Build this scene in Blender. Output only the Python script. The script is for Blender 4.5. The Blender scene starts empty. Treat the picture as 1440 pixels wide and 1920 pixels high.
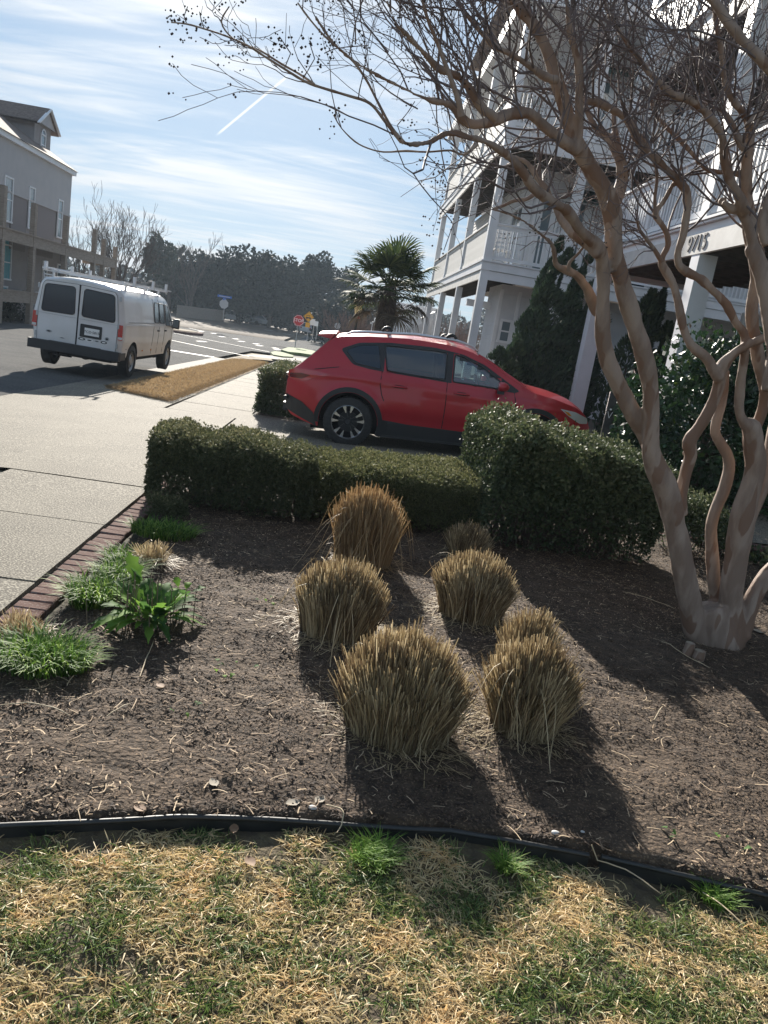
import bpy, bmesh, math, random
import numpy as np
from mathutils import Vector, Matrix, noise
R_ = math.radians
random.seed(7); rng = np.random.default_rng(7)
sc = bpy.context.scene
# ---------------------------------------------------------------- camera
CAMF, ROLL, HZ, H = 1440.0, R_(9.3), 625.0, 1.6
PITCH = math.atan((960 - HZ) * math.cos(ROLL) / CAMF)
cam = bpy.data.cameras.new('camera'); camo = bpy.data.objects.new('camera', cam)
sc.collection.objects.link(camo); sc.camera = camo
cam.sensor_fit = 'VERTICAL'; cam.sensor_height = 24; cam.lens = CAMF / 1920 * 24
cam.clip_start = .05; cam.clip_end = 6000
camo.matrix_world = Matrix.Translation((0, 0, H)) @ Matrix.Rotation(math.pi / 2 - PITCH, 4, 'X') @ Matrix.Rotation(ROLL, 4, 'Z')
sc.render.resolution_x = 768; sc.render.resolution_y = 1024
sc.view_settings.view_transform = 'Standard'; sc.view_settings.look = 'None'
sc.view_settings.exposure = 1.35; sc.view_settings.gamma = 1; sc.view_settings.use_curve_mapping = False
sc.render.engine = 'CYCLES'
sc.cycles.max_bounces = 6; sc.cycles.transparent_max_bounces = 8
SUN_H, SUN_E = R_(-14), R_(23.8)      # heading (left of forward), elevation
sd = Vector((math.sin(SUN_H) * math.cos(SUN_E), math.cos(SUN_H) * math.cos(SUN_E), math.sin(SUN_E)))
su = bpy.data.lights.new('sun', 'SUN'); su.energy = 4.5; su.angle = R_(.5); su.color = (1, .93, .83)
suo = bpy.data.objects.new('sun', su); sc.collection.objects.link(suo)
suo.rotation_euler = (-sd).to_track_quat('-Z', 'Y').to_euler(); suo.location = (0, 0, 30)
W = bpy.data.worlds.new('World'); sc.world = W; W.use_nodes = True
nt = W.node_tree; nt.nodes.clear()
def N(t, tree=None, **kw):
    n = (tree or nt).nodes.new(t)
    for k, v in kw.items(): setattr(n, k, v)
    return n
L = nt.links.new
sky = N('ShaderNodeTexSky', sky_type='NISHITA', sun_disc=False, sun_elevation=SUN_E, sun_rotation=SUN_H)
sky.air_density = 1.0; sky.dust_density = .0; sky.ozone_density = 2.5
tc = N('ShaderNodeTexCoord'); sep = N('ShaderNodeSeparateXYZ'); L(tc.outputs['Generated'], sep.inputs[0])
def M_(op, a, b=None, c=None):
    n = N('ShaderNodeMath', operation=op)
    for i, x in enumerate((a, b, c)):
        if x is None: continue
        if isinstance(x, (int, float)): n.inputs[i].default_value = x
        else: L(x, n.inputs[i])
    return n.outputs[0]
zz = M_('MAXIMUM', sep.outputs[2], 0.0)
zd = M_('ADD', zz, .10)
px = M_('DIVIDE', sep.outputs[0], zd); py = M_('DIVIDE', sep.outputs[1], zd)
def cloudnoise(sx, sy, rot, det, dist, off):
    cx = M_('ADD', M_('MULTIPLY', px, math.cos(rot)), M_('MULTIPLY', py, math.sin(rot)))
    cy = M_('ADD', M_('MULTIPLY', px, -math.sin(rot)), M_('MULTIPLY', py, math.cos(rot)))
    cb = N('ShaderNodeCombineXYZ'); L(M_('MULTIPLY', cx, sx), cb.inputs[0]); L(M_('MULTIPLY', cy, sy), cb.inputs[1]); cb.inputs[2].default_value = off
    n = N('ShaderNodeTexNoise'); n.inputs['Scale'].default_value = 1; n.inputs['Detail'].default_value = det
    n.inputs['Roughness'].default_value = .58; n.inputs['Distortion'].default_value = dist; L(cb.outputs[0], n.inputs['Vector'])
    return n.outputs[0]
n1 = cloudnoise(.32, 1.35, R_(-10), 9, 1.1, 7.4)
n2 = cloudnoise(1.1, 5.2, R_(10), 9, 1.4, 9.7)
n3 = cloudnoise(.35, .5, 0, 4, .3, 2.2)
cm = M_('ADD', M_('MULTIPLY', n1, .60), M_('ADD', M_('MULTIPLY', n2, .30), M_('MULTIPLY', n3, .45)))
def ramp(x, lo, hi, a=0.0, b=1.0):
    n = N('ShaderNodeMapRange', interpolation_type='SMOOTHSTEP'); L(x, n.inputs[0])
    for i, v in zip((1, 2, 3, 4), (lo, hi, a, b)): n.inputs[i].default_value = v
    return n.outputs[0]
mask = ramp(cm, .575, .82)
# forward scattering: thin cloud is brighter towards the sun
dp = N('ShaderNodeVectorMath', operation='DOT_PRODUCT'); L(tc.outputs['Generated'], dp.inputs[0]); dp.inputs[1].default_value = sd
near = ramp(dp.outputs['Value'], .89, 1.0)
mask = M_('MINIMUM', M_('ADD', M_('MULTIPLY', mask, .62), M_('MULTIPLY', near, .45)), 1.0)
low = ramp(sep.outputs[2], .0, .20, .42, .0)
mask = M_('MINIMUM', M_('ADD', mask, low), 1.0)
# contrails: thin straight streaks in the sky, each between two directions
def streak(e0, e1, wd):
    v0 = Vector(e0).normalized(); v1 = Vector(e1).normalized(); nn = v0.cross(v1).normalized(); mid = (v0 + v1).normalized(); ch = mid.dot(v0)
    a = N('ShaderNodeVectorMath', operation='DOT_PRODUCT'); L(tc.outputs['Generated'], a.inputs[0]); a.inputs[1].default_value = nn
    b = N('ShaderNodeVectorMath', operation='DOT_PRODUCT'); L(tc.outputs['Generated'], b.inputs[0]); b.inputs[1].default_value = mid
    return M_('MULTIPLY', ramp(M_('ABSOLUTE', a.outputs['Value']), wd * .3, wd, 1, 0), ramp(b.outputs['Value'], ch, ch + .0006))
def ray(x, y):
    dx = (x - 720) / CAMF; dy = (960 - y) / CAMF
    v = dx * math.sin(ROLL) + dy * math.cos(ROLL); u = dx * math.cos(ROLL) - dy * math.sin(ROLL)
    return (u, math.cos(PITCH) + v * math.sin(PITCH), -math.sin(PITCH) + v * math.cos(PITCH))
st = M_('MAXIMUM', M_('MULTIPLY', streak(ray(403, 256), ray(545, 138), .0018), .75), M_('MULTIPLY', streak(ray(370, 280), ray(384, 268), .0016), .5))
mx = N('ShaderNodeMix', data_type='RGBA'); L(mask, mx.inputs[0]); 
tn = N('ShaderNodeMix', data_type='RGBA', blend_type='MULTIPLY'); tn.inputs[0].default_value = 1; gm = N('ShaderNodeGamma'); gm.inputs[1].default_value = .45; L(sky.outputs[0], gm.inputs[0]); L(gm.outputs[0], tn.inputs[6]); tn.inputs[7].default_value = (.42, .63, .83, 1); L(tn.outputs[2], mx.inputs[6])
cb2 = N('ShaderNodeMix', data_type='RGBA'); L(near, cb2.inputs[0]); cb2.inputs[6].default_value = (2.0, 2.1, 2.2, 1); cb2.inputs[7].default_value = (2.9, 2.98, 3.05, 1)
L(cb2.outputs[2], mx.inputs[7]); cx_ = N('ShaderNodeMix', data_type='RGBA'); L(st, cx_.inputs[0]); L(mx.outputs[2], cx_.inputs[6]); cx_.inputs[7].default_value = (3.2, 3.25, 3.3, 1)
bg = N('ShaderNodeBackground'); bg.inputs[1].default_value = .145; L(cx_.outputs[2], bg.inputs[0])
wo = N('ShaderNodeOutputWorld'); L(bg.outputs[0], wo.inputs[0])

# ---------------------------------------------------------------- street frame (c across, a along), turned 5 degrees
SN, CS = math.sin(R_(5)), math.cos(R_(5))
def ca(x, y): return x * CS + y * SN, y * CS - x * SN
def xy(c, a): return c * CS - a * SN, c * SN + a * CS
def cl(x, a, b): return max(a, min(b, x))
def ss(x, a, b):
    t = cl((x - a) / (b - a), 0, 1); return t * t * (3 - 2 * t)
def zg(c, a):
    z = -.012 * cl(a - 6, 0, 6) - .009 * cl(a - 12, 0, 63) + .4 * ss(a, 85, 112)
    if c > 0: z += .05 * min(c, 5) * ss(a, 6, 9)
    if c < -2.6: z -= .08 * cl(-2.6 - c, 0, 1.7) / 1.7
    return z
def G(x, y, dz=0):
    """ground point under a pixel of the photograph, in street coordinates"""
    z = 0
    for i in range(14):
        d = ray(x, y); t = (z - H) / d[2]; c, a = ca(d[0] * t, d[1] * t); z = zg(c, a) + dz
    return c, a, z
def GW(x, y, dz=0):
    c, a, z = G(x, y, dz); return Vector((*xy(c, a), z))
def at(x, y, Y):
    d = ray(x, y); t = Y / d[1]; return Vector((d[0] * t, Y, H + d[2] * t))
def WV(c, a, z): return Vector((*xy(c, a), z))

# ---------------------------------------------------------------- materials
MATS = {}
def mat(name, col, rough=.7, col2=None, scale=6, detail=6, bump=0, bscale=60, metal=0, spec=.5, coat=0, trans=0, attr=None, translucent=0,
        stretch=(1, 1, 1), speck=None, speckscale=300, contrast=(.35, .65), alpha=1, speckr=(.56, .66)):
    m = bpy.data.materials.new(name); m.use_nodes = True; t = m.node_tree; b = t.nodes['Principled BSDF']
    b.inputs['Base Color'].default_value = (*col, 1); b.inputs['Roughness'].default_value = rough
    b.inputs['Metallic'].default_value = metal; b.inputs['Specular IOR Level'].default_value = spec
    b.inputs['Coat Weight'].default_value = coat; b.inputs['Transmission Weight'].default_value = trans; b.inputs['Alpha'].default_value = alpha
    tcn = t.nodes.new('ShaderNodeTexCoord'); mp = t.nodes.new('ShaderNodeMapping'); mp.inputs['Scale'].default_value = stretch
    t.links.new(tcn.outputs['Object'], mp.inputs[0]); src = None
    def nz(s, d=4):
        n = t.nodes.new('ShaderNodeTexNoise'); n.inputs['Scale'].default_value = s; n.inputs['Detail'].default_value = d; t.links.new(mp.outputs[0], n.inputs['Vector']); return n.outputs[0]
    def mr(x, lo, hi, a=0, bb=1):
        n = t.nodes.new('ShaderNodeMapRange'); t.links.new(x, n.inputs[0])
        for i, v in zip((1, 2, 3, 4), (lo, hi, a, bb)): n.inputs[i].default_value = v
        return n.outputs[0]
    def mixc(f, a, bb):
        n = t.nodes.new('ShaderNodeMix'); n.data_type = 'RGBA'; t.links.new(f, n.inputs[0])
        for i, x in ((6, a), (7, bb)):
            if isinstance(x, tuple): n.inputs[i].default_value = (*x, 1)
            else: t.links.new(x, n.inputs[i])
        return n.outputs[2]
    if attr:   # list of colours picked by the per-leaf value r
        an = t.nodes.new('ShaderNodeAttribute'); an.attribute_name = 'r'
        cr = t.nodes.new('ShaderNodeValToRGB'); e = cr.color_ramp.elements
        while len(e) < len(attr): e.new(.5)
        for i, cc in enumerate(attr): e[i].position = i / (len(attr) - 1); e[i].color = (*cc, 1)
        t.links.new(an.outputs['Fac'], cr.inputs[0]); src = cr.outputs[0]
    elif col2 is not None:
        src = mixc(mr(nz(scale, detail), *contrast), col, col2)
    if speck is not None:
        base = src if src is not None else col
        src = mixc(mr(nz(speckscale, 2), *speckr), base, speck)
    if src is not None: t.links.new(src, b.inputs['Base Color'])
    if bump:
        bn = t.nodes.new('ShaderNodeBump'); bn.inputs['Strength'].default_value = 1; bn.inputs['Distance'].default_value = bump
        t.links.new(nz(bscale, 6), bn.inputs['Height']); t.links.new(bn.outputs[0], b.inputs['Normal'])
    if translucent:
        tr = t.nodes.new('ShaderNodeBsdfTranslucent'); ms = t.nodes.new('ShaderNodeMixShader'); ms.inputs[0].default_value = translucent
        if src is not None: t.links.new(src, tr.inputs[0])
        else: tr.inputs[0].default_value = (*col, 1)
        t.links.new(b.outputs[0], ms.inputs[1]); t.links.new(tr.outputs[0], ms.inputs[2]); t.links.new(ms.outputs[0], t.nodes['Material Output'].inputs[0])
    MATS[name] = m; return m
def glassmat(name, tint, fac=.25, rough=.02):
    """thin pane: mostly see-through, with a mirror-like share"""
    m = bpy.data.materials.new(name); m.use_nodes = True; t = m.node_tree; t.nodes.clear()
    o = t.nodes.new('ShaderNodeOutputMaterial'); a = t.nodes.new('ShaderNodeBsdfTransparent'); g = t.nodes.new('ShaderNodeBsdfGlossy'); ms = t.nodes.new('ShaderNodeMixShader')
    a.inputs[0].default_value = (*tint, 1); g.inputs[0].default_value = (.9, .95, 1, 1); g.inputs[1].default_value = rough
    lw = t.nodes.new('ShaderNodeFresnel'); lw.inputs[0].default_value = 1.5
    ad = t.nodes.new('ShaderNodeMath'); ad.operation = 'ADD'; ad.inputs[1].default_value = fac; t.links.new(lw.outputs[0], ad.inputs[0])
    t.links.new(ad.outputs[0], ms.inputs[0]); t.links.new(a.outputs[0], ms.inputs[1]); t.links.new(g.outputs[0], ms.inputs[2]); t.links.new(ms.outputs[0], o.inputs[0])
    MATS[name] = m; return m
asphalt = mat('asphalt', (.075, .076, .077), .95, (.105, .104, .102), 1.2, bump=.004, bscale=160, speck=(.24, .235, .22), speckscale=70, spec=.02)
asphalt_f = asphalt
concrete = mat('exposed_aggregate_concrete', (.100, .090, .072), .85, (.142, .128, .103), 1.6, bump=.006, bscale=75, speck=(.34, .31, .25), speckscale=85, spec=.2, speckr=(.48, .62))
concrete2 = mat('plain_concrete', (.12, .113, .097), .85, (.16, .149, .13), 3, bump=.002, bscale=120, spec=.25)
jointm = mat('joint_dirt', (.035, .03, .022), .95, (.07, .06, .035), 12)
brickm = mat('brick_clay', (.10, .055, .045), .92, (.165, .105, .09), 7, bump=.004, bscale=70, speck=(.20, .16, .14), speckscale=60, spec=.1)
whitepaint = mat('white_paint', (.76, .77, .78), .55, (.66, .67, .68), 2.5)
roadpaint = mat('road_paint', (.68, .68, .66), .7, (.45, .45, .43), 6)
soil = mat('mulch_soil', (.030, .019, .011), .95, (.082, .055, .034), 14, bump=.02, bscale=45, speck=(.18, .122, .075), speckscale=110)
lawnsoil = mat('lawn_soil', (.06, .045, .028), .95, (.12, .095, .05), 18, bump=.015, bscale=60)
chipm = mat('mulch_chips', (.1, .07, .05), .85, attr=[(.022, .013, .009), (.055, .034, .022), (.11, .07, .045), (.27, .185, .115), (.60, .46, .30)])
bladem = mat('lawn_blades', (.3, .3, .1), .55, attr=[(.06, .12, .03), (.12, .19, .05), (.32, .31, .12), (.62, .50, .27), (.76, .60, .35), (.72, .46, .20)], translucent=.35)
tanm = mat('dormant_turf', (.3, .2, .1), .8, attr=[(.22, .15, .08), (.36, .25, .13), (.47, .335, .18), (.42, .32, .19)], translucent=.3)
tanbase = mat('dormant_turf_base', (.22, .15, .08), .95, (.36, .25, .14), 2.2)
greenm = mat('green_blades', (.1, .2, .05), .6, spec=.25, attr=[(.045, .095, .02), (.085, .18, .03), (.17, .30, .05), (.32, .43, .09)], translucent=.42)
strawm = mat('cut_grass_stems', (.3, .25, .1), .6, attr=[(.12, .08, .045), (.20, .145, .078), (.30, .225, .12), (.42, .325, .18), (.62, .50, .31)], translucent=.25)
orangem = mat('dry_grass_stems', (.3, .2, .1), .6, attr=[(.17, .10, .045), (.27, .17, .08), (.38, .25, .12), (.46, .34, .19)], translucent=.25)
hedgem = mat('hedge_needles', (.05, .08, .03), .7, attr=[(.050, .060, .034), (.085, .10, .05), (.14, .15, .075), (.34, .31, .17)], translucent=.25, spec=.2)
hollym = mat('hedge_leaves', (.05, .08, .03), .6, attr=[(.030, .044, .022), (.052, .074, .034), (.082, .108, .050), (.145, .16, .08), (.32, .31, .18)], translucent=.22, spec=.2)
camm = mat('glossy_leaves', (.02, .05, .02), .40, attr=[(.010, .024, .012), (.018, .042, .018), (.03, .07, .025), (.05, .10, .03), (.22, .30, .04)], translucent=.15, spec=.4)
junm = mat('juniper_scales', (.02, .05, .02), .7, attr=[(.022, .045, .028), (.036, .07, .036), (.055, .095, .04), (.085, .13, .05)], translucent=.12)
fartree = mat('evergreen_foliage', (.03, .05, .02), .8, spec=.2, attr=[(.009, .017, .017), (.016, .027, .023), (.027, .040, .030), (.045, .060, .038)], translucent=.05)
pinem = mat('pine_foliage', (.03, .05, .03), .7, attr=[(.02, .03, .018), (.035, .048, .028), (.055, .06, .035)], translucent=.1)
twigm = mat('dark_twigs', (.05, .036, .028), .8, (.085, .062, .05), 20)
farbark = mat('far_bark', (.075, .055, .045), .9, (.12, .095, .08), 3)
bark = mat('crepe_myrtle_bark', (.225, .162, .122), .72, (.33, .255, .20), 10, 8, bump=.012, bscale=24, stretch=(1, 1, .24), speck=(.20, .125, .085), speckscale=9, contrast=(.43, .57), speckr=(.55, .58))
blackplastic = mat('black_plastic', (.012, .014, .014), .45, (.03, .03, .028), 10)
tyrem = mat('tyre_rubber', (.018, .018, .019), .75, (.03, .03, .03), 30)
black = mat('black_trim', (.018, .019, .021), .5)
dark = mat('dark_inside', (.012, .012, .014), .9)
chrome = mat('bright_metal', (.75, .76, .78), .22, metal=1)
alu = mat('brushed_aluminium', (.62, .63, .66), .35, metal=.85)
redpaint = mat('red_car_paint', (.42, .008, .02), .34, (.38, .007, .017), 3, coat=.55, spec=.4, metal=.1)
vanpaint = mat('white_van_paint', (.66, .66, .66), .38, (.58, .57, .55), 1.5, coat=.35)
darkglass = mat('tinted_glass', (.018, .032, .05), .08, spec=.45)
carglass = glassmat('clear_car_glass', (.50, .62, .62), .10)
pane = mat('window_pane', (.10, .14, .16), .06, (.16, .20, .22), 1.5, spec=1)
redlens = mat('red_lens', (.42, .01, .012), .15, spec=.8, coat=.6)
clearlens = mat('clear_lens', (.55, .56, .56), .12, spec=.8, coat=.6)
amberlens = mat('amber_lens', (.7, .25, .03), .25)
siding = mat('white_siding', (.60, .61, .63), .6, (.53, .54, .56), 2)
trim = mat('white_trim', (.74, .75, .77), .5, (.66, .67, .68), 2)
weather = mat('weathered_white_boards', (.62, .61, .58), .65, (.50, .49, .46), 4, bump=.001, bscale=40)
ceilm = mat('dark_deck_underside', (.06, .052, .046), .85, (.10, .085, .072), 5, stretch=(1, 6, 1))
stucco = mat('taupe_stucco', (.25, .232, .228), .85, (.285, .265, .26), 2, bump=.002, bscale=80)
stucco2 = mat('grey_stucco', (.40, .395, .40), .85, (.43, .42, .42), 2, bump=.002, bscale=80)
shingle = mat('brown_shingles', (.12, .09, .075), .9, (.20, .15, .12), 9, bump=.01, bscale=30)
woodm = mat('brown_timber', (.23, .185, .15), .8, (.31, .26, .21), 4, stretch=(1, 1, 5))
tealm = mat('teal_curtain', (.05, .25, .30), .6, (.08, .33, .38), 6, stretch=(8, 8, 1))
steel = mat('galvanised_steel', (.38, .39, .40), .45, metal=.7)
signred = mat('sign_red', (.52, .02, .025), .5); signyellow = mat('sign_yellow', (.80, .38, .01), .5); signwhite = mat('sign_white', (.78, .78, .76), .5); signblue = mat('sign_blue', (.02, .12, .45), .5)
signback = mat('sign_back', (.42, .43, .44), .5, metal=.3)
letterw = mat('white_letters', (.85, .85, .85), .5); letterb = mat('black_letters', (.01, .01, .012), .5)
awning = mat('dark_green_canvas', (.03, .06, .055), .8)
lampglow = mat('frosted_lamp_glass', (.72, .62, .42), .3, translucent=.5)

# ---------------------------------------------------------------- builders
OFF = {}
COL = sc.collection
def tag(o, label=None, cat=None, group=None, kind=None):
    if label: o['label'] = label
    if cat: o['category'] = cat
    if group: o['group'] = group
    if kind: o['kind'] = kind
    return o
def thing(name, base, label=None, cat=None, group=None, street=False, kind=None, rz=0):
    """Empty at a thing's base. street=True: base and all parts are given in (c, a, z)"""
    o = bpy.data.objects.new(name, None); COL.objects.link(o); o.empty_display_size = .2
    b = Vector(base)
    o.location = WV(*b) if street else b
    o.rotation_euler = (0, 0, R_(5) if street else rz)
    OFF[o.name] = b; return tag(o, label, cat, group, kind)
def finish(me, name, mats, parent, kind=None):
    for m in (mats if isinstance(mats, (list, tuple)) else [mats]): me.materials.append(m)
    o = bpy.data.objects.new(name, me); COL.objects.link(o)
    if parent is not None: o.parent = parent; OFF[o.name] = OFF.get(parent.name, Vector((0, 0, 0)))
    if kind: o['kind'] = kind
    return o
class MB:
    def __init__(s): s.v = []; s.f = []; s.m = []
    def add(s, vs, fs, mi=0):
        n = len(s.v); s.v += [tuple(v) for v in vs]; s.f += [tuple(i + n for i in f) for f in fs]; s.m += [mi] * len(fs); return s
    def box(s, c, d, M=None, mi=0):
        x, y, z = d[0] / 2, d[1] / 2, d[2] / 2
        vs = [Vector((i * x, j * y, k * z)) for i in (-1, 1) for j in (-1, 1) for k in (-1, 1)]
        c = Vector(c); vs = [(M @ v if M is not None else v) + c for v in vs]
        return s.add(vs, [(0, 1, 3, 2), (4, 6, 7, 5), (0, 4, 5, 1), (2, 3, 7, 6), (0, 2, 6, 4), (1, 5, 7, 3)], mi)
    def bx(s, x0, x1, y0, y1, z0, z1, mi=0): return s.box(((x0 + x1) / 2, (y0 + y1) / 2, (z0 + z1) / 2), (abs(x1 - x0), abs(y1 - y0), abs(z1 - z0)), None, mi)
    def bar(s, p, q, w, h=None, mi=0, up=(0, 0, 1)):
        p, q = Vector(p), Vector(q); d = q - p; l = d.length; y = d.normalized(); x = y.cross(Vector(up))
        if x.length < 1e-4: x = y.cross(Vector((1, 0, 0)))
        x.normalize(); z = x.cross(y); M = Matrix((x, y, z)).transposed()
        return s.box((p + q) / 2, (w, l, h or w), M, mi)
    def tube(s, pts, rads, n=8, cap=True, mi=0):
        pts = [Vector(p) for p in pts]; k = len(pts)
        if not isinstance(rads, (list, tuple)): rads = [rads] * k
        vs = []; fs = []; prev = None
        for i, p in enumerate(pts):
            d = (pts[min(i + 1, k - 1)] - pts[max(i - 1, 0)]).normalized()
            if prev is None:
                a = Vector((0, 0, 1)) if abs(d.z) < .9 else Vector((1, 0, 0)); x = d.cross(a).normalized()
            else: x = (prev - d * prev.dot(d)).normalized()
            prev = x; y = d.cross(x)
            for j in range(n):
                t = 2 * math.pi * j / n; vs.append(p + (x * math.cos(t) + y * math.sin(t)) * rads[i])
        for i in range(k - 1):
            for j in range(n): fs.append((i * n + j, i * n + (j + 1) % n, (i + 1) * n + (j + 1) % n, (i + 1) * n + j))
        if cap: fs.append(tuple(range(n))[::-1]); fs.append(tuple((k - 1) * n + j for j in range(n)))
        return s.add(vs, fs, mi)
    def lathe(s, prof, n=24, M=None, mi=0):
        M = M or Matrix.Identity(4); vs = []; fs = []; k = len(prof)
        for r, h in prof:
            for j in range(n):
                t = 2 * math.pi * j / n; vs.append(M @ Vector((r * math.cos(t), r * math.sin(t), h)))
        for i in range(k - 1):
            for j in range(n): fs.append((i * n + j, i * n + (j + 1) % n, (i + 1) * n + (j + 1) % n, (i + 1) * n + j))
        return s.add(vs, fs, mi)
    def prism(s, poly, fn, w0, w1, mi=0):
        n = len(poly); vs = [fn(u, v, w0) for u, v in poly] + [fn(u, v, w1) for u, v in poly]
        fs = [tuple(range(n)), tuple(range(2 * n - 1, n - 1, -1))] + [(i, i + n, (i + 1) % n + n, (i + 1) % n) for i in range(n)]
        return s.add(vs, fs, mi)
    def mesh(s, name, off=(0, 0, 0), smooth=False, fix=True):
        weld = not fix
        me = bpy.data.meshes.new(name); o = Vector(off); me.from_pydata([Vector(v) - o for v in s.v], [], s.f)
        me.polygons.foreach_set('material_index', s.m)
        if fix:
            bm = bmesh.new(); bm.from_mesh(me); bmesh.ops.recalc_face_normals(bm, faces=bm.faces); bm.to_mesh(me); bm.free()
        if weld:
            bm = bmesh.new(); bm.from_mesh(me); bmesh.ops.remove_doubles(bm, verts=bm.verts, dist=2e-5); bm.to_mesh(me); bm.free()
        if smooth:
            me.polygons.foreach_set('use_smooth', [True] * len(me.polygons)); me.set_sharp_from_angle(angle=R_(smooth if smooth > 1 else 35))
        me.update(); return me
    def build(s, name, mats, parent=None, smooth=False, kind=None, fix=True):
        off = OFF.get(parent.name, Vector((0, 0, 0))) if parent is not None else Vector((0, 0, 0))
        return finish(s.mesh(name, off, smooth, fix), name, mats, parent, kind)
def copies(name, me, m, parent, spots, label=None):
    """alike pieces sharing one mesh; spots are (location, z rotation) in the parent's coordinates"""
    off = OFF.get(parent.name, Vector((0, 0, 0))); me.materials.append(m) if not me.materials else None
    for p, r in spots:
        o = bpy.data.objects.new(name, me); COL.objects.link(o); o.parent = parent; o.location = Vector(p) - off; o.rotation_euler = (0, 0, r)
        OFF[o.name] = off
def np_mesh(name, V, F, mats, parent=None, r=None, kind=None, smooth=False):
    V = np.asarray(V, dtype=np.float32).reshape(-1, 3); F = np.asarray(F, dtype=np.int32); k = F.shape[1]
    off = OFF.get(parent.name, Vector((0, 0, 0))) if parent is not None else Vector((0, 0, 0))
    V = V - np.array(off, dtype=np.float32)
    me = bpy.data.meshes.new(name); me.vertices.add(len(V)); me.vertices.foreach_set('co', V.ravel())
    me.loops.add(F.size); me.loops.foreach_set('vertex_index', F.ravel()); me.polygons.add(len(F))
    me.polygons.foreach_set('loop_start', np.arange(0, F.size, k, dtype=np.int32))
    if r is not None:
        at_ = me.attributes.new('r', 'FLOAT', 'POINT'); at_.data.foreach_set('value', np.clip(np.asarray(r, dtype=np.float32), 0, 1))
    if smooth: me.polygons.foreach_set('use_smooth', np.ones(len(F), dtype=bool))
    me.update(calc_edges=True); me.validate()
    return finish(me, name, mats, parent, kind)
def unit(v): return v / np.maximum(np.linalg.norm(v, axis=-1, keepdims=True), 1e-9)
def strips(name, P, Wd, side, mats, parent, r, kind='stuff'):
    """n ribbons: P (n,k,3) centre lines, Wd (n,k) half widths, side (n,3)"""
    n, k, _ = P.shape
    V = np.stack([P - side[:, None, :] * Wd[..., None], P + side[:, None, :] * Wd[..., None]], axis=2)   # n,k,2,3
    base = (np.arange(n) * k * 2)[:, None, None]; i = np.arange(k - 1)[None, :, None] * 2
    F = (base + i + np.array([0, 1, 3, 2])[None, None, :]).reshape(-1, 4)
    return np_mesh(name, V.reshape(-1, 3), F, mats, parent, np.repeat(r, k * 2), kind)
def leaves(name, C, D, S, mats, parent, r, aspect=.5, kind='stuff', nrm=None, fold=.25):
    """diamond leaves: centres C, long axis D, size S"""
    n = len(C); D = unit(D)
    q = unit(rng.normal(size=(n, 3))) if nrm is None else unit(nrm + rng.normal(size=(n, 3)) * .5)
    sd_ = unit(np.cross(D, q)); up = np.cross(sd_, D); S = S[:, None]
    V = np.stack([C - D * S * .5, C + sd_ * S * aspect * .5 + up * S * fold * .3, C + D * S * .5, C - sd_ * S * aspect * .5 + up * S * fold * .3], axis=1)
    F = np.arange(n * 4).reshape(-1, 4)
    return np_mesh(name, V.reshape(-1, 3), F, mats, parent, np.repeat(r, 4), kind)
def segmesh(name, segs, mats, parent, n=4, kind=None):
    A = np.array([(*s[0], *s[1], s[2], s[3]) for s in segs], dtype=np.float64)
    P0, P1, R0, R1 = A[:, :3], A[:, 3:6], A[:, 6], A[:, 7]
    d = unit(P1 - P0); a = np.where(np.abs(d[:, 2:3]) < .9, np.array([[0, 0, 1.]]), np.array([[1., 0, 0]])); x = unit(np.cross(d, a)); y = np.cross(d, x)
    t = np.arange(n) * 2 * math.pi / n; c, s_ = np.cos(t), np.sin(t)
    ring = x[:, None, :] * c[None, :, None] + y[:, None, :] * s_[None, :, None]
    V = np.concatenate([P0[:, None] + ring * R0[:, None, None], P1[:, None] + ring * R1[:, None, None]], axis=1)
    b = (np.arange(len(A)) * 2 * n)[:, None, None]; j = np.arange(n)
    F = (b + np.stack([j, (j + 1) % n, (j + 1) % n + n, j + n], axis=1)[None]).reshape(-1, 4)
    return np_mesh(name, V.reshape(-1, 3), F, mats, parent, None, kind, smooth=True)
def grow(p, d, length, r, depth, out, tips, up=.15, wig=.25, spread=.75, nseg=3, kids=(2, 4), rmin=.0012, shrink=.62):
    p = Vector(p); d = Vector(d).normalized(); pts = [p.copy()]
    for i in range(nseg):
        d = (d + Vector((random.gauss(0, wig), random.gauss(0, wig), random.gauss(0, wig) + up)) * .5).normalized()
        q = p + d * length / nseg; r2 = max(rmin, r * (1 - .28 * (i + 1) / nseg))
        out.append((p, q, max(rmin, r * (1 - .28 * i / nseg)), r2)); p = q; pts.append((p.copy(), d.copy(), r2))
    if depth <= 0: tips.append((p.copy(), d.copy())); return
    for k in range(random.randint(*kids)):
        b = pts[random.randint(max(1, nseg - 2), nseg)] if k else pts[-1]
        sp = spread * random.uniform(.5, 1.1); ax = Vector((random.gauss(0, 1), random.gauss(0, 1), random.gauss(0, 1))).cross(b[1]).normalized()
        nd = (Matrix.Rotation(sp, 3, ax) @ b[1])
        grow(b[0], nd, length * random.uniform(.55, .9), b[2] * shrink, depth - 1, out, tips, up, wig, spread, nseg, kids, rmin, shrink)
def text(name, body, size, m, parent, M, extrude=.004, kind=None):
    cu = bpy.data.curves.new(name, 'FONT'); cu.body = body; cu.size = size; cu.extrude = extrude; cu.align_x = 'CENTER'; cu.align_y = 'CENTER'
    tmp = bpy.data.objects.new('tmp', cu); COL.objects.link(tmp); dg = bpy.context.evaluated_depsgraph_get()
    me = bpy.data.meshes.new_from_object(tmp.evaluated_get(dg)); bpy.data.objects.remove(tmp); me.name = name
    off = OFF.get(parent.name, Vector((0, 0, 0)))
    me.transform(Matrix.Translation(-off) @ M); me.materials.clear()
    return finish(me, name, m, parent, kind)
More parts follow.
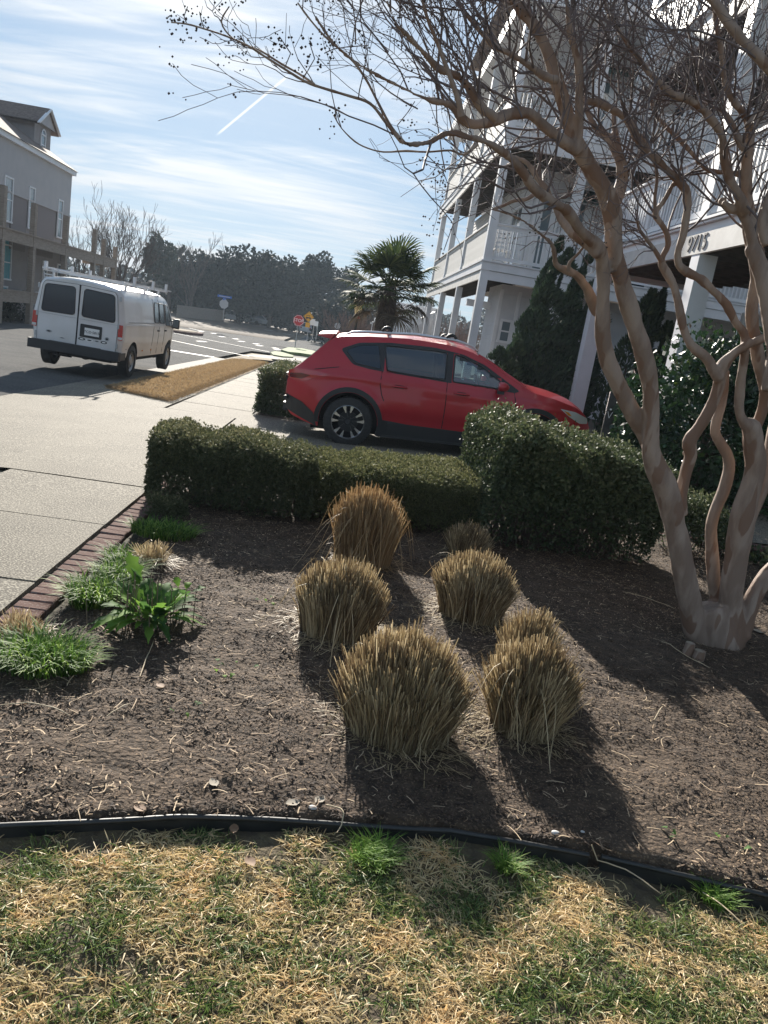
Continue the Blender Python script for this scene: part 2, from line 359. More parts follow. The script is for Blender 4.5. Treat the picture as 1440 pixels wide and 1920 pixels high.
# ================================================================ the setting
def sheet(name, m, c0, c1, a0, a1, res, dz=0, zf=None, inside=None, kind='structure', parent=None, thick=0, cfun=None):
    nc = max(1, int((c1 - c0) / res)); na = max(1, int((a1 - a0) / res)); V = []; F = []; idx = {}
    for i in range(nc + 1):
        for j in range(na + 1):
            c = c0 + (c1 - c0) * i / nc; a = a0 + (a1 - a0) * j / na
            if cfun: c, a = cfun(c, a)
            x, y = xy(c, a); idx[i, j] = len(V); V.append((x, y, zg(c, a) + dz + (zf(c, a) if zf else 0)))
    for i in range(nc):
        for j in range(na): F.append((idx[i, j], idx[i + 1, j], idx[i + 1, j + 1], idx[i, j + 1]))
    me = bpy.data.meshes.new(name); me.from_pydata(V, [], F); me.polygons.foreach_set('use_smooth', [True] * len(F)); me.update()
    o = finish(me, name, m, parent, kind if parent is None else None); return o
def gsub(c, a): return -.35
# wide base of dry earth and grass, reaching the horizon
earth = mat('dry_earth', (.13, .10, .065), .95, (.20, .155, .09), .25, bump=.02, bscale=3)
mb = MB(); xs = [-2500, -600, -200, -100, -60, -40, -25, -12, 0, 12, 25, 40, 60, 100, 200, 600, 2500]; ys = [-60, -10, 0, 10, 20, 35, 50, 70, 85, 92, 99, 106, 112, 130, 200, 500, 1500, 4500]
mb.add([WV(c, a, zg(c, a) - .22) for c in xs for a in ys], [(i * len(ys) + j, (i + 1) * len(ys) + j, (i + 1) * len(ys) + j + 1, i * len(ys) + j + 1) for i in range(len(xs) - 1) for j in range(len(ys) - 1)])
mb.build('ground', earth, None, smooth=60, kind='structure', fix=False)
# roads
sheet('road', asphalt, -15.6, -4.9, -4, 44, 1.0, -.06)
mb = MB()
def cross(c): return 66 + (c + 20) * 1.15         # far edge of the crossing street, a along c
cs_ = [-60, -45, -30, -20, -15, -10, -5, 0, 10, 25, 45]
for i in range(len(cs_) - 1):
    p, q = cs_[i], cs_[i + 1]
    def nearedge(c): return 43.9 if c < -3.5 else 43.9 + (c + 3.5) * .9
    rows = 6
    vs = []
    for c in (p, q):
        for k in range(rows + 1):
            a = nearedge(c) + (cross(c) - nearedge(c)) * k / rows if c > -31 else 40 + k * 3
            vs.append(WV(c, a, zg(c, a) - .064))
    mb.add(vs, [(k, k + rows + 1, k + rows + 2, k + 1) for k in range(rows)])
mb.build('crossing_road', asphalt_f, None, smooth=60, kind='structure', fix=False)
# the street goes on beyond the crossing
mb = MB()
for k in range(16):
    a0, a1 = 60 + k * 8, 68 + k * 8; f = lambda a: 5.5 + (a - 60) * .055
    mb.add([WV(c, a, zg(c, a) - .058) for a in (a0, a1) for c in (-5 + f(a) * .2 - 1.5, 2 + f(a) * .5)], [(0, 1, 3, 2)])
mb.build('far_road', asphalt_f, None, smooth=60, kind='structure', fix=False)
# gutter, curb and apron at the near side
sheet('gutter', concrete2, -4.9, -4.30, 15.2, 31.5, .6, -.048)
sheet('near_gutter', concrete2, -4.9, -4.30, -4, 7.2, .6, -.048)
mb = MB()
def curbrun(m, a0, a1, c0=-4.30, c1=-4.15, h=.02, step=.6):
    n = max(1, int((a1 - a0) / step))
    for i in range(n):
        a, b = a0 + (a1 - a0) * i / n, a0 + (a1 - a0) * (i + 1) / n
        vs = [WV(c, t, zg(c, t) + z) for t in (a, b) for c, z in ((c0, -.16), (c0 + .02, h), (c1, h), (c1, -.16))]
        m.add(vs, [(0, 1, 5, 4), (1, 2, 6, 5), (2, 3, 7, 6)])
curbrun(mb, 14.9, 31.5); mb.build('curb', concrete2, None, smooth=30, kind='structure')
sheet('driveway', concrete, -4.92, -1.52, 6.62, 12.35, .35, .0, zf=lambda c, a: -.05 * ss(-c, 4.2, 4.9))
sheet('driveway_apron', concrete, -4.92, -2.64, 12.36, 15.2, .35, .0, zf=lambda c, a: -.05 * ss(-c, 4.2, 4.9))
sheet('driveway_upper', concrete, -1.49, 8.5, 7.55, 13.3, .5, .0)
# sidewalk panels, each cast piece its own slab with open joints
sw = bpy.data.objects.new('sidewalk', None); COL.objects.link(sw); tag(sw, kind='structure')
def slab(parent, c0, c1, a0, a1, m, g=.009, dz=0, name='concrete_panel', th=.06):
    b_ = MB(); n = max(1, int((a1 - a0) / .6)); nc = max(1, int((c1 - c0) / .6)); ins = g
    def Z(c, a): return zg(c, a) + dz
    top = [];
    for i in range(nc + 1):
        for j in range(n + 1):
            c = c0 + ins + (c1 - c0 - 2 * ins) * i / nc; a = a0 + ins + (a1 - a0 - 2 * ins) * j / n; top.append(WV(c, a, Z(c, a)))
    b_.add(top, [(i * (n + 1) + j, (i + 1) * (n + 1) + j, (i + 1) * (n + 1) + j + 1, i * (n + 1) + j + 1) for i in range(nc) for j in range(n)])
    cs = [(c0 + ins, a0 + ins), (c1 - ins, a0 + ins), (c1 - ins, a1 - ins), (c0 + ins, a1 - ins)]
    lo = [(c0 + ins * .3, a0 + ins * .3), (c1 - ins * .3, a0 + ins * .3), (c1 - ins * .3, a1 - ins * .3), (c0 + ins * .3, a1 - ins * .3)]
    vs = [WV(c, a, Z(c, a)) for c, a in cs] + [WV(c, a, Z(c, a) - th) for c, a in lo]
    b_.add(vs, [(i, (i + 1) % 4, (i + 1) % 4 + 4, i + 4) for i in range(4)])
    o = b_.build(name, m, parent, fix=False); return o
edges = [-1.0, .4, 1.63, 2.86, 4.07, 5.31, 6.6]
for i in range(len(edges) - 1): slab(sw, -2.64, -1.455, edges[i], edges[i + 1], concrete, dz=random.uniform(-.004, .004))
a = 12.37
while a < 31: slab(sw, -2.6, -1.35, a, a + 1.24, concrete, dz=random.uniform(-.003, .003)); a += 1.24
sheet('joint_bed', jointm, -2.75, -1.2, -2, 44, .5, -.028)
# soldier-course brick border between walk and bed
bb = bpy.data.objects.new('brick_border', None); COL.objects.link(bb); tag(bb, kind='structure')
a = -.4
bmesh_b = None
vars_ = []
for k in range(5):
    b_ = MB(); L_, Wd_, Hh = .165, .0875 + .003 * random.random(), .06; e = .006
    b_.add([(-L_ / 2, -Wd_ / 2, -Hh), (L_ / 2, -Wd_ / 2, -Hh), (L_ / 2, Wd_ / 2, -Hh), (-L_ / 2, Wd_ / 2, -Hh), (-L_ / 2, -Wd_ / 2, -e), (L_ / 2, -Wd_ / 2, -e), (L_ / 2, Wd_ / 2, -e), (-L_ / 2, Wd_ / 2, -e),
            (-L_ / 2 + e, -Wd_ / 2 + e, 0), (L_ / 2 - e, -Wd_ / 2 + e, random.uniform(-.002, 0)), (L_ / 2 - e, Wd_ / 2 - e, 0), (-L_ / 2 + e, Wd_ / 2 - e, random.uniform(-.002, 0))],
           [(0, 1, 5, 4), (1, 2, 6, 5), (2, 3, 7, 6), (3, 0, 4, 7), (4, 5, 9, 8), (5, 6, 10, 9), (6, 7, 11, 10), (7, 4, 8, 11), (8, 9, 10, 11)])
    me = b_.mesh('brick'); me.materials.append(brickm); vars_.append(me)
while a < 7.2:
    o = bpy.data.objects.new('brick', random.choice(vars_)); COL.objects.link(o); o.parent = bb
    c = -1.352 + random.uniform(-.004, .004); o.location = WV(c, a, zg(c, a) + .004 + random.uniform(-.004, .004))
    o.rotation_euler = (random.uniform(-.02, .02), random.uniform(-.015, .015), R_(5) + random.uniform(-.03, .03)); a += .101
# brick edge where the driveway meets the bed on the right and under the far bush
a = 3.1
while a < 8.2:
    o = bpy.data.objects.new('brick', random.choice(vars_)); COL.objects.link(o); o.parent = bb
    o.location = WV(a, 7.46, zg(a, 7.46) + .006 + random.uniform(-.004, .004)); o.rotation_euler = (random.uniform(-.02, .02), 0, R_(95) + random.uniform(-.02, .02)); a += .101 if 0 else .205
    o.rotation_euler[2] = R_(5) + random.uniform(-.02, .02)
# planting bed and lawn
def edge_y(x):   # the plastic edging in world x -> y
    pts = [(-3.5, 1.25), (-1.6, 1.76), (-.98, 2.0), (-.5, 2.17), (-.04, 2.26), (.4, 2.34), (.85, 2.33), (1.2, 2.29), (1.48, 2.25), (2.0, 2.13), (3.2, 1.7), (5, .9)]
    for (x0, y0), (x1, y1) in zip(pts, pts[1:]):
        if x <= x1: t = (x - x0) / (x1 - x0); t2 = t; return y0 + (y1 - y0) * t2
    return pts[-1][1]
def bn(x, y):
    v = noise.fractal(Vector((x * 1.1, y * 1.1, 3)), 1, 2, 4) * .035
    v += noise.fractal(Vector((x * 9, y * 9, 7)), 1, 2, 3) * .012 + noise.noise(Vector((x * 38, y * 38, 1))) * .005
    return v
def bedz(x, y):
    c, a = ca(x, y); e = ss(c, -1.24, -.95)
    return zg(c, a) + bn(x, y) * (.25 + .75 * e) - .035 * (1 - e) + .02 * math.exp(-((x - .3) ** 2 + (y - 3.6) ** 2) / 1.5)
def grid_world(name, m, x0, x1, nx, ys, zf, kind='structure'):
    V = [];
    for i in range(nx + 1):
        x = x0 + (x1 - x0) * i / nx; row = ys(x)
        for y in row: V.append((x, y, zf(x, y)))
    k = len(ys(x0)); F = [(i * k + j, (i + 1) * k + j, (i + 1) * k + j + 1, i * k + j + 1) for i in range(nx) for j in range(k - 1)]
    me = bpy.data.meshes.new(name); me.from_pydata(V, [], F); me.polygons.foreach_set('use_smooth', [True] * len(F)); me.update()
    return finish(me, name, m, None, kind)
def bedrow(x):
    y0 = edge_y(x) + .004; y1 = (7.4 + x * SN) / CS + .02; y1 = max(y1, y0 + 1)
    return [y0 + (y1 - y0) * (j / 190) ** 1.5 for j in range(191)]
BX0 = -2.0
V = []; nx = 230
# rows start at the brick border: x follows it
for i in range(nx + 1):
    for j in range(191):
        t = i / nx; y = 1.0 + (7.6 - 1.0) * (j / 190) ** 1.15
        xl = (-1.262 - y * SN) / CS; x = xl + (6.5 - xl) * t ** 1.45
        e_ = edge_y(x); V.append((x, y, bedz(x, y)) if y > e_ + .004 else (x, e_ + .003, -.2))
F = [(i * 191 + j, (i + 1) * 191 + j, (i + 1) * 191 + j + 1, i * 191 + j + 1) for i in range(nx) for j in range(190)]
me = bpy.data.meshes.new('planting_bed'); me.from_pydata(V, [], F); me.polygons.foreach_set('use_smooth', [True] * len(F)); me.update(); finish(me, 'planting_bed', soil, None, 'structure')
def lawnz(x, y):
    return -.044 + noise.fractal(Vector((x * 2, y * 2, 13)), 1, 2, 4) * .02 + noise.noise(Vector((x * 30, y * 30, 1))) * .004
grid_world('lawn_ground', lawnsoil, -6, 6, 150, lambda x: [-3 + (edge_y(x) - .004 + 3) * (1 - (1 - j / 90) ** 1.6) for j in range(91)], lawnz)
# black edging strip
ed = tag(MB().build('lawn_edging', blackplastic) if 0 else bpy.data.objects.new('lawn_edging', None), 'low black plastic edging strip curving between the mulch bed and the lawn', 'edging'); COL.objects.link(ed); ed.location = (0, 2.26, 0); OFF[ed.name] = Vector((0, 2.26, 0))
b_ = MB(); t_ = MB(); xs = [(-2.6 + i * .04) for i in range(140)]; jn = .885
for seg, (s0, s1) in enumerate((((-3, jn)), ((jn + .004, 4)))):
    pts = [x for x in xs if s0 <= x <= s1]; vs = []
    for x in pts:
        y = edge_y(x) + noise.noise(Vector((x * 1.7, 5, 5))) * .012; z = .004 + noise.noise(Vector((x * 1.3, 2, 8))) * .010 + (.006 if seg else 0)
        vs.append([(x, y - .004, -.12), (x, y - .0045, z - .012), (x, y + .0045, z - .012), (x, y + .004, -.12)])
        t_.v  # top bead below
    b_.add([v for q in vs for v in q], [(i * 4 + j, i * 4 + j + 1, (i + 1) * 4 + j + 1, (i + 1) * 4 + j) for i in range(len(vs) - 1) for j in range(3)])
    t_.tube([(v[1][0], (v[1][1] + v[2][1]) / 2, v[1][2] + .003) for v in vs], .0095, 8)
b_.build('strip', blackplastic, ed, smooth=40); t_.build('bead', blackplastic, ed, smooth=60)

# ---------------------------------------------------------------- mulch chips, straw and litter (nobody could count them)
def bedmask(x, y):
    c, a = ca(x, y); return (y > edge_y(x) + .01) & (c > -1.23)
vedge = np.vectorize(edge_y); vbed = np.vectorize(bedz); vlawn = np.vectorize(lawnz)
def bed_points(n, y0, y1, power=1.0):
    out = []
    while sum(len(o) for o in out) < n:
        y = y0 + (y1 - y0) * rng.random(n) ** power; x = -1.9 + 6.0 * rng.random(n); lim = y * .62 + .35
        c = x * CS + y * SN; ok = (y > vedge(x) + .01) & (c > -1.25) & (x < lim) & (c < 5); out.append(np.stack([x[ok], y[ok]], 1))
    return np.concatenate(out)[:n]
P = bed_points(120000, 1.8, 7.3, 1.35); n = len(P); z = vbed(P[:, 0], P[:, 1]) + rng.random(n) * .007
ln = .0035 + .011 * rng.random(n) ** 2.4; th = rng.random(n) * 2 * np.pi; tilt = rng.normal(size=n) * .22
D = np.stack([np.cos(th) * np.cos(tilt), np.sin(th) * np.cos(tilt), np.sin(tilt)], 1); C = np.column_stack([P, z])
PP = np.stack([C - D * ln[:, None], C + np.array([0, 0, .0015]), C + D * ln[:, None]], 1); Wd = (.0010 + .0032 * rng.random(n) ** 1.8)[:, None] * np.array([[.7, 1, .5]])
side = unit(np.cross(D, unit(np.array([[0, 0, 1.]]) + rng.normal(size=(n, 3)) * .45)))
keepm = np.array([noise.fractal(Vector((x * 2.2, y * 2.2, 40)), 1, 2, 4) for x, y in P]); kk = (keepm > rng.random(n) * .9 - .80); PP, Wd, side, P = PP[kk], Wd[kk], side[kk], P[kk]; n = len(P)
rr = rng.random(n) ** 1.15 * (.55 + .45 * np.clip(.5 + 1.2 * np.sin(P[:, 0] * 2.1 + 1) * np.cos(P[:, 1] * 1.7), 0, 1)); strips('mulch_chips', PP, Wd, side, chipm, None, rr)
P = bed_points(2600, 1.8, 7.2, 1.2); n = len(P); z = vbed(P[:, 0], P[:, 1]) + .006 + rng.random(n) * .008
ln = .012 + .032 * rng.random(n) ** 2.5; th = rng.random(n) * 2 * np.pi; D = np.stack([np.cos(th), np.sin(th), rng.normal(size=n) * .12], 1); C = np.column_stack([P, z])
bend = rng.normal(size=(n, 3)) * np.array([1, 1, .15]) * ln[:, None] * .22
k = 5; T = np.linspace(-1, 1, k); PP = C[:, None] + D[:, None] * ln[:, None, None] * T[None, :, None] + bend[:, None] * (1 - T ** 2)[None, :, None]
strips('straw_litter', PP, np.full((n, k), .0011) * (1 + rng.random((n, 1))), unit(np.cross(D, [[0, 0, 1.]])), chipm, None, .72 + .28 * rng.random(n))
# ---------------------------------------------------------------- lawn blades
def lawn_points(n, y0, y1, sx):
    y = y0 + (y1 - y0) * rng.random(n); x = (rng.random(n) * 2 - 1) * sx; ok = y < vedge(x) - .012; return np.stack([x[ok], y[ok]], 1)
P = np.concatenate([lawn_points(80000, 1.15, 2.4, 1.75), lawn_points(9000, -.6, 1.2, 2.5)]); n = len(P)
def nmap(P, f, o, oc=3): return np.array([noise.fractal(Vector((x * f, y * f, o)), 1, 2, oc) for x, y in P])
clump = nmap(P, 7, 2); green = .8 * nmap(P, 4.2, 9) + .45 * nmap(P, 12, 4); bare = nmap(P, 3.5, 21)
dist = vedge(P[:, 0]) - P[:, 1]; keep = (bare + .55 * np.clip(dist / .22, 0, 1) + .25 * clump > rng.random(n) * .6 - .12); P, clump, green = P[keep], clump[keep], green[keep]; n = len(P)
z = vlawn(P[:, 0], P[:, 1]); C = np.column_stack([P, z]); ln = (.022 + .038 * rng.random(n) ** 1.3) * (1 + .5 * np.clip(clump, -.6, .9)); th = rng.random(n) * 2 * np.pi + 1.2 * clump
isg = green + rng.normal(size=n) * .20 > .10; lay = np.where(isg, .9, 1.25) + rng.normal(size=n) * .35
D = np.stack([np.cos(th) * np.sin(lay), np.sin(th) * np.sin(lay), np.maximum(np.cos(lay), .12)], 1)
k = 4; T = np.linspace(0, 1, k); cur = rng.normal(size=(n, 3)) * np.array([.8, .8, .1]); droop = np.array([0, 0, -1.]) * np.where(isg, .28, .42)[:, None]
PP = C[:, None] + D[:, None] * (ln[:, None] * T[None])[..., None] + (cur * .35 + droop)[:, None] * (ln[:, None] * T[None] ** 2)[..., None]
PP[:, 1:, 2] = np.maximum(PP[:, 1:, 2], (z + .004 + .01 * rng.random(n))[:, None])
rr = np.where(isg, .05 + .33 * rng.random(n), np.clip(.52 + .34 * rng.random(n) + .22 * np.maximum(clump, 0) , .42, 1))
strips('lawn_grass', PP, (.0011 + .0012 * rng.random(n))[:, None] * np.array([[1, .95, .7, .12]]), unit(np.cross(D, rng.normal(size=(n, 3)))), bladem, None, rr)
# ---------------------------------------------------------------- parkway strip of dormant turf
def strip_zone(c, a):
    if not (-4.15 < c < -2.66 and 12.42 < a < 31.4): return False
    if a < 13.1 + (-2.68 - c) * .85: return False
    if a > 30.2: return ((c + 3.4) / .75) ** 2 + ((a - 30.2) / 1.2) ** 2 < 1
    return True
def strip_c(c, a):
    s0 = 13.1 + (-2.68 - c) * .85
    if a < 17: a = s0 + (a - 12.44) / (17 - 12.44) * (17 - s0)
    if a > 30.2: f = math.sqrt(max(0, 1 - ((a - 30.2) / 1.2) ** 2)); c = -3.4 + (c + 3.4) * f
    return c, a
sheet('grass_strip', tanbase, -4.15, -2.68, 12.44, 31.38, .12, .03, zf=lambda c, a: noise.noise(Vector((c * 5, a * 5, 0))) * .012 - (.09 if (c > -2.72 or a < 13.12 + (-2.68 - c) * .85) else 0), cfun=strip_c)
n = 52000; c = -4.15 + 1.48 * rng.random(n); a = 12.45 + 18.9 * rng.random(n) ** 1.4
ok = np.array([strip_zone(x, y) for x, y in zip(c, a)]); c, a = c[ok], a[ok]; n = len(c)
C = np.array([tuple(WV(x, y, zg(x, y) + .028)) for x, y in zip(c, a)]); th = rng.random(n) * 6.283; ln = .035 + .04 * rng.random(n)
D = np.stack([np.cos(th) * .8, np.sin(th) * .8, .5 + .4 * rng.random(n)], 1); PP = np.stack([C, C + D * ln[:, None] * .6, C + D * ln[:, None] + np.array([[0, 0, -.008]])], 1)
edge = (c > -2.85) | (a < 13.3 + (-2.68 - c) * .85)
strips('dormant_grass', PP, np.array([[.004, .0035, .001]]) * np.ones((n, 1)), unit(np.cross(D, rng.normal(size=(n, 3)))), tanm, None, np.where(edge, .15 * rng.random(n), rng.random(n)))
# ---------------------------------------------------------------- painted markings (real height above the asphalt)
def paint(name, pts, dz=-.048):
    m_ = MB(); m_.add([WV(c, a, zg(c, a) + dz) for c, a in pts], [tuple(range(len(pts)))]); return m_.build(name, roadpaint, None, kind='structure', fix=False)
def line(name, p, q, w):
    c0, a0 = p; c1, a1 = q; n_ = max(1, int(math.hypot(c1 - c0, a1 - a0) / 2)); m_ = MB(); dx, dy = c1 - c0, a1 - a0; l = math.hypot(dx, dy); ox, oy = -dy / l * w / 2, dx / l * w / 2
    for i in range(n_):
        t0, t1 = i / n_, (i + 1) / n_; A = (c0 + dx * t0, a0 + dy * t0); B = (c0 + dx * t1, a0 + dy * t1)
        m_.add([WV(c, a, zg(c, a) - .05) for c, a in ((A[0] - ox, A[1] - oy), (A[0] + ox, A[1] + oy), (B[0] + ox, B[1] + oy), (B[0] - ox, B[1] - oy))], [(0, 1, 2, 3)])
    return m_.build(name, roadpaint, None, kind='structure', fix=False)
line('stop_line', (-7.0, 31.5), (-4.95, 31.4), .5)
line('edge_line', G(255, 622)[:2], G(478, 668)[:2], .16)
line('lane_line', G(322, 622)[:2], G(505, 658)[:2], .12)
for (x, y) in ((380, 621), (420, 631), (457, 640), (492, 648), (526, 655), (383, 640)):
    c, a, z = G(x, y)
    for k in (0, 1):
        if (x, y) == (383, 640) and k: continue
        line('crosswalk_mark', (c + k * 1.1 - .35, a - .1), (c + k * 1.1 - .15, a + 1.3), .3)
for i in range(4): 
    c, a, z = G(338 + i * 3, 603 + i * 3.2); c2, a2, z = G(392 - i * 3, 614 + i * 2); line('crossing_bar', (c, a), (c2, a2), .2)
for (x, y) in ((505, 622), (540, 629)):
    c, a, z = G(x, y); line('far_mark', (c - .6, a - 1), (c + .4, a + .5), .3)
# corner island: concrete with two strips of grass, in front of the crossing
sheet('corner_sidewalk', concrete2, -4.2, 1.0, 35.2, 42.6, .8, .02, cfun=lambda c, a: (max(c, -4.2 + ss(a, 37, 42.6) * 2.8 if a > 37 else c), a))
sheet('sidewalk_far', concrete2, -2.6, -1.35, 32, 36, .8, .01)
def turf(name, pts, m1, dz=.03, h=.05, n=1500, mm=None):
    b_ = MB(); b_.add([WV(c, a, zg(c, a) + dz + h) for c, a in pts] + [WV(c, a, zg(c, a) + dz - .1) for c, a in pts], [tuple(range(len(pts)))] + [(i, (i + 1) % len(pts), (i + 1) % len(pts) + len(pts), i + len(pts)) for i in range(len(pts))]); return b_.build(name, m1, None, kind='structure')
turfg = mat('green_turf', (.10, .16, .05), .9, (.17, .21, .08), 3, bump=.02, bscale=14)
turf('corner_turf', [G(x, y)[:2] for x, y in ((507, 663), (515, 661), (530, 663), (550, 669), (549, 672), (530, 671), (512, 668))], turfg)
turf('corner_turf', [G(x, y)[:2] for x, y in ((527, 658), (540, 653), (566, 655), (600, 662), (600, 670), (562, 664), (540, 662))], turfg)
turf('street_corner_turf', [(-22, 62), (-15.7, 45.5), (-15.8, 30), (-17.2, 30), (-17.5, 46), (-23, 60)], earth, dz=.0, h=.03)
# far side pavement and curb by the left building
sheet('left_sidewalk', concrete2, -17.6, -15.6, 10, 46, 1.0, .03)
mb = MB(); curbrun(mb, 10, 46, -15.66, -15.5, .05, 1.5); mb.build('left_curb', concrete2, None, kind='structure')
# dark verge under the far trees
leaflitter = mat('leaf_litter_ground', (.07, .05, .035), .95, (.13, .095, .06), .6, bump=.02, bscale=6)
mb = MB()
for i in range(24):
    c0, c1 = -50 + i * 4, -46 + i * 4
    if -6.5 < c0 < 3: continue
    mb.add([WV(c, a, zg(c, a) + h) for c in (c0, c1) for a, h in ((cross(c) + .2, -.10), (cross(c) + .7, .05), (cross(c) + 12, .05), (cross(c) + 40, .02), (cross(c) + 90, 0))], [(k, k + 5, k + 6, k + 1) for k in range(4)])
mb.build('far_verge', leaflitter, None, kind='structure', smooth=60, fix=False)
# ================================================================ vehicles
def interp(pts):
    def f(x):
        if x <= pts[0][0]: return pts[0][1]
        for (x0, y0), (x1, y1) in zip(pts, pts[1:]):
            if x <= x1:
                t = (x - x0) / (x1 - x0); return y0 + (y1 - y0) * t
        return pts[-1][1]
    return f
def smooth_interp(pts, w=.06):
    f = interp(pts); return lambda x: (f(x - w) + 2 * f(x - w / 2) + 2 * f(x) + 2 * f(x + w / 2) + f(x + w)) / 8
def inside(poly, x, z):
    r = False; n = len(poly)
    for i in range(n):
        (x0, z0), (x1, z1) = poly[i], poly[(i + 1) % n]
        if (z0 > z) != (z1 > z) and x < (x1 - x0) * (z - z0) / (z1 - z0) + x0: r = not r
    return r
def clip(poly, axis, val, keep_less):
    out = []; n = len(poly)
    for i in range(n):
        p, q = poly[i], poly[(i + 1) % n]; pi = (p[axis] <= val) == keep_less or p[axis] == val; qi = (q[axis] <= val) == keep_less or q[axis] == val
        if pi: out.append(p)
        if pi != qi:
            t = (val - p[axis]) / (q[axis] - p[axis]); out.append((p[0] + (q[0] - p[0]) * t, p[1] + (q[1] - p[1]) * t))
    return out
def patch(m, Y, poly, off, sgn, cell=.09, mi=0, X=None):
    x0 = min(p[0] for p in poly); x1 = max(p[0] for p in poly); z0 = min(p[1] for p in poly); z1 = max(p[1] for p in poly)
    x = x0
    while x < x1:
        col = clip(clip(poly, 0, x, False), 0, x + cell, True); z = z0
        while z < z1 and len(col) > 2:
            q = clip(clip(col, 1, z, False), 1, z + cell, True)
            if len(q) > 2: m.add([(u, sgn * (Y(u, v) + off), v) for u, v in q], [tuple(range(len(q)))], mi)
            z += cell
        x += cell
def outline(m, Y, poly, off, sgn, r, closed=True, n=6):
    pts = []; k = len(poly)
    for i in range(k if closed else k - 1):
        (a, b), (c, d) = poly[i], poly[(i + 1) % k]; s = max(1, int(math.hypot(c - a, d - b) / .08))
        pts += [(a + (c - a) * j / s, b + (d - b) * j / s) for j in range(s)]
    pts.append(poly[0] if closed else poly[-1])
    m.tube([(u, sgn * (Y(u, v) + off), v) for u, v in pts], r, n, cap=False)
def roundpoly(poly, r=.05, k=3):
    out = []; n = len(poly)
    for i in range(n):
        p = Vector(poly[i]); a = Vector(poly[i - 1]) - p; b = Vector(poly[(i + 1) % n]) - p; rr = min(r, a.length * .45, b.length * .45)
        A = p + a.normalized() * rr; B = p + b.normalized() * rr
        for j in range(k + 1):
            t = j / k; q = A * (1 - t) ** 2 + p * 2 * t * (1 - t) + B * t * t; out.append((q.x, q.y))
    return out
def local(o): OFF[o.name] = Vector((0, 0, 0)); return o
def wheel(parent, x, y, r, w, side, style, label=None):
    """side +1: outer face towards +y"""
    M = Matrix.Translation((x, y, r)) @ Matrix.Rotation(-side * math.pi / 2, 4, 'X')
    root = MB(); root.lathe([(r * .66, -w / 2), (r * .9, -w / 2), (r * .985, -w * .42), (r, -w * .3), (r, w * .3), (r * .985, w * .42), (r * .9, w / 2), (r * .70, w / 2 * 1.02), (r * .66, w * .44)], 40, M)
    for k in range(44):   # tread grooves as small blocks on the shoulder
        t = k * 2 * math.pi / 44
        for s in (-1, 1): root.box(M @ Vector((math.cos(t) * r * .993, math.sin(t) * r * .993, s * w * .36)), (.012, w * .16, .02), (M.to_3x3() @ Matrix.Rotation(t, 3, 'Z') @ Matrix.Rotation(math.pi / 2, 3, 'X')))
    ty = root.build('wheel', tyrem, parent, smooth=40)
    rim = MB()
    if style == 'alloy':
        rim.lathe([(r * .665, -w * .4), (r * .655, w * .30), (r * .685, w * .42), (r * .70, w * .45), (r * .665, w * .46), (r * .635, w * .40), (r * .62, w * .1), (r * .62, -w * .4)], 40, M, 1)
        for k in range(10):
            t0 = k // 2 * 2 * math.pi / 5 + (k % 2 - .5) * .50 + .35
            def fn(u, v, wz, t=t0): return M @ (Matrix.Rotation(t, 4, 'Z') @ Vector((u, v, wz)))
            # spoke: dark-sided, machined bright face flaring at the rim
            rim.prism([(r * .13, -.016), (r * .40, -.013), (r * .64, -.006), (r * .64, .006 + .008), (r * .40, .013), (r * .13, .016)], fn, w * .20, w * .36, 2)
            rim.prism([(r * .38, -.005), (r * .66, -.026), (r * .66, .030), (r * .38, .006)], fn, w * .355, w * .385, 1 if k % 2 == 0 else 1)
        rim.lathe([(0, w * .40), (r * .10, w * .40), (r * .12, w * .36), (r * .17, w * .30), (r * .17, w * .1)], 20, M, 2)
        for k in range(5):
            t = k * 2 * math.pi / 5 + .1; rim.lathe([(0, w * .33), (.008, w * .33), (.010, w * .28)], 6, M @ Matrix.Translation((math.cos(t) * r * .15, math.sin(t) * r * .15, 0)), 1)
        rim.lathe([(0, w * .04), (r * .42, w * .04), (r * .42, w * .0)], 30, M, 2)      # brake disc
        rim.lathe([(0, -w * .2), (r * .64, -w * .2)], 24, M, 4)
    else:
        rim.lathe([(r * .665, -w * .4), (r * .66, w * .36), (r * .64, w * .40), (r * .60, w * .30), (r * .52, w * .22), (r * .40, w * .28), (r * .25, w * .34), (r * .22, w * .42), (0, w * .44)], 30, M, 3)
        for k in range(8):
            t = k * math.pi / 4; rim.lathe([(.0, w * .30), (.022, w * .30), (.024, w * .22)], 8, M @ Matrix.Translation((math.cos(t) * r * .46, math.sin(t) * r * .46, 0)), 4)
    rim.build('rim', [tyrem, chrome, black, steel, dark], ty, smooth=30)
    return ty
def loft_body(root, xs, zb, zt, Y, crown, hole=None, rows=22, m=None, name='body', zlow=None):
    """shell: both sides from zb(x) to zt(x), then the top across"""
    b = MB(); k = rows; top = 12
    for sgn in (1, -1):
        V = []; F = []
        for x in xs:
            lo, hi = zb(x), zt(x)
            for j in range(k + 1):
                z = lo + (hi - lo) * j / k; V.append((x, sgn * Y(x, z), z))
        for i in range(len(xs) - 1):
            for j in range(k):
                q = [i * (k + 1) + j, (i + 1) * (k + 1) + j, (i + 1) * (k + 1) + j + 1, i * (k + 1) + j + 1]
                cx = sum(V[t][0] for t in q) / 4; cz = sum(V[t][2] for t in q) / 4
                if hole and any(inside(h, cx, cz) for h in hole): continue
                F.append(q if sgn < 0 else q[::-1])
        b.add(V, F)
    return b
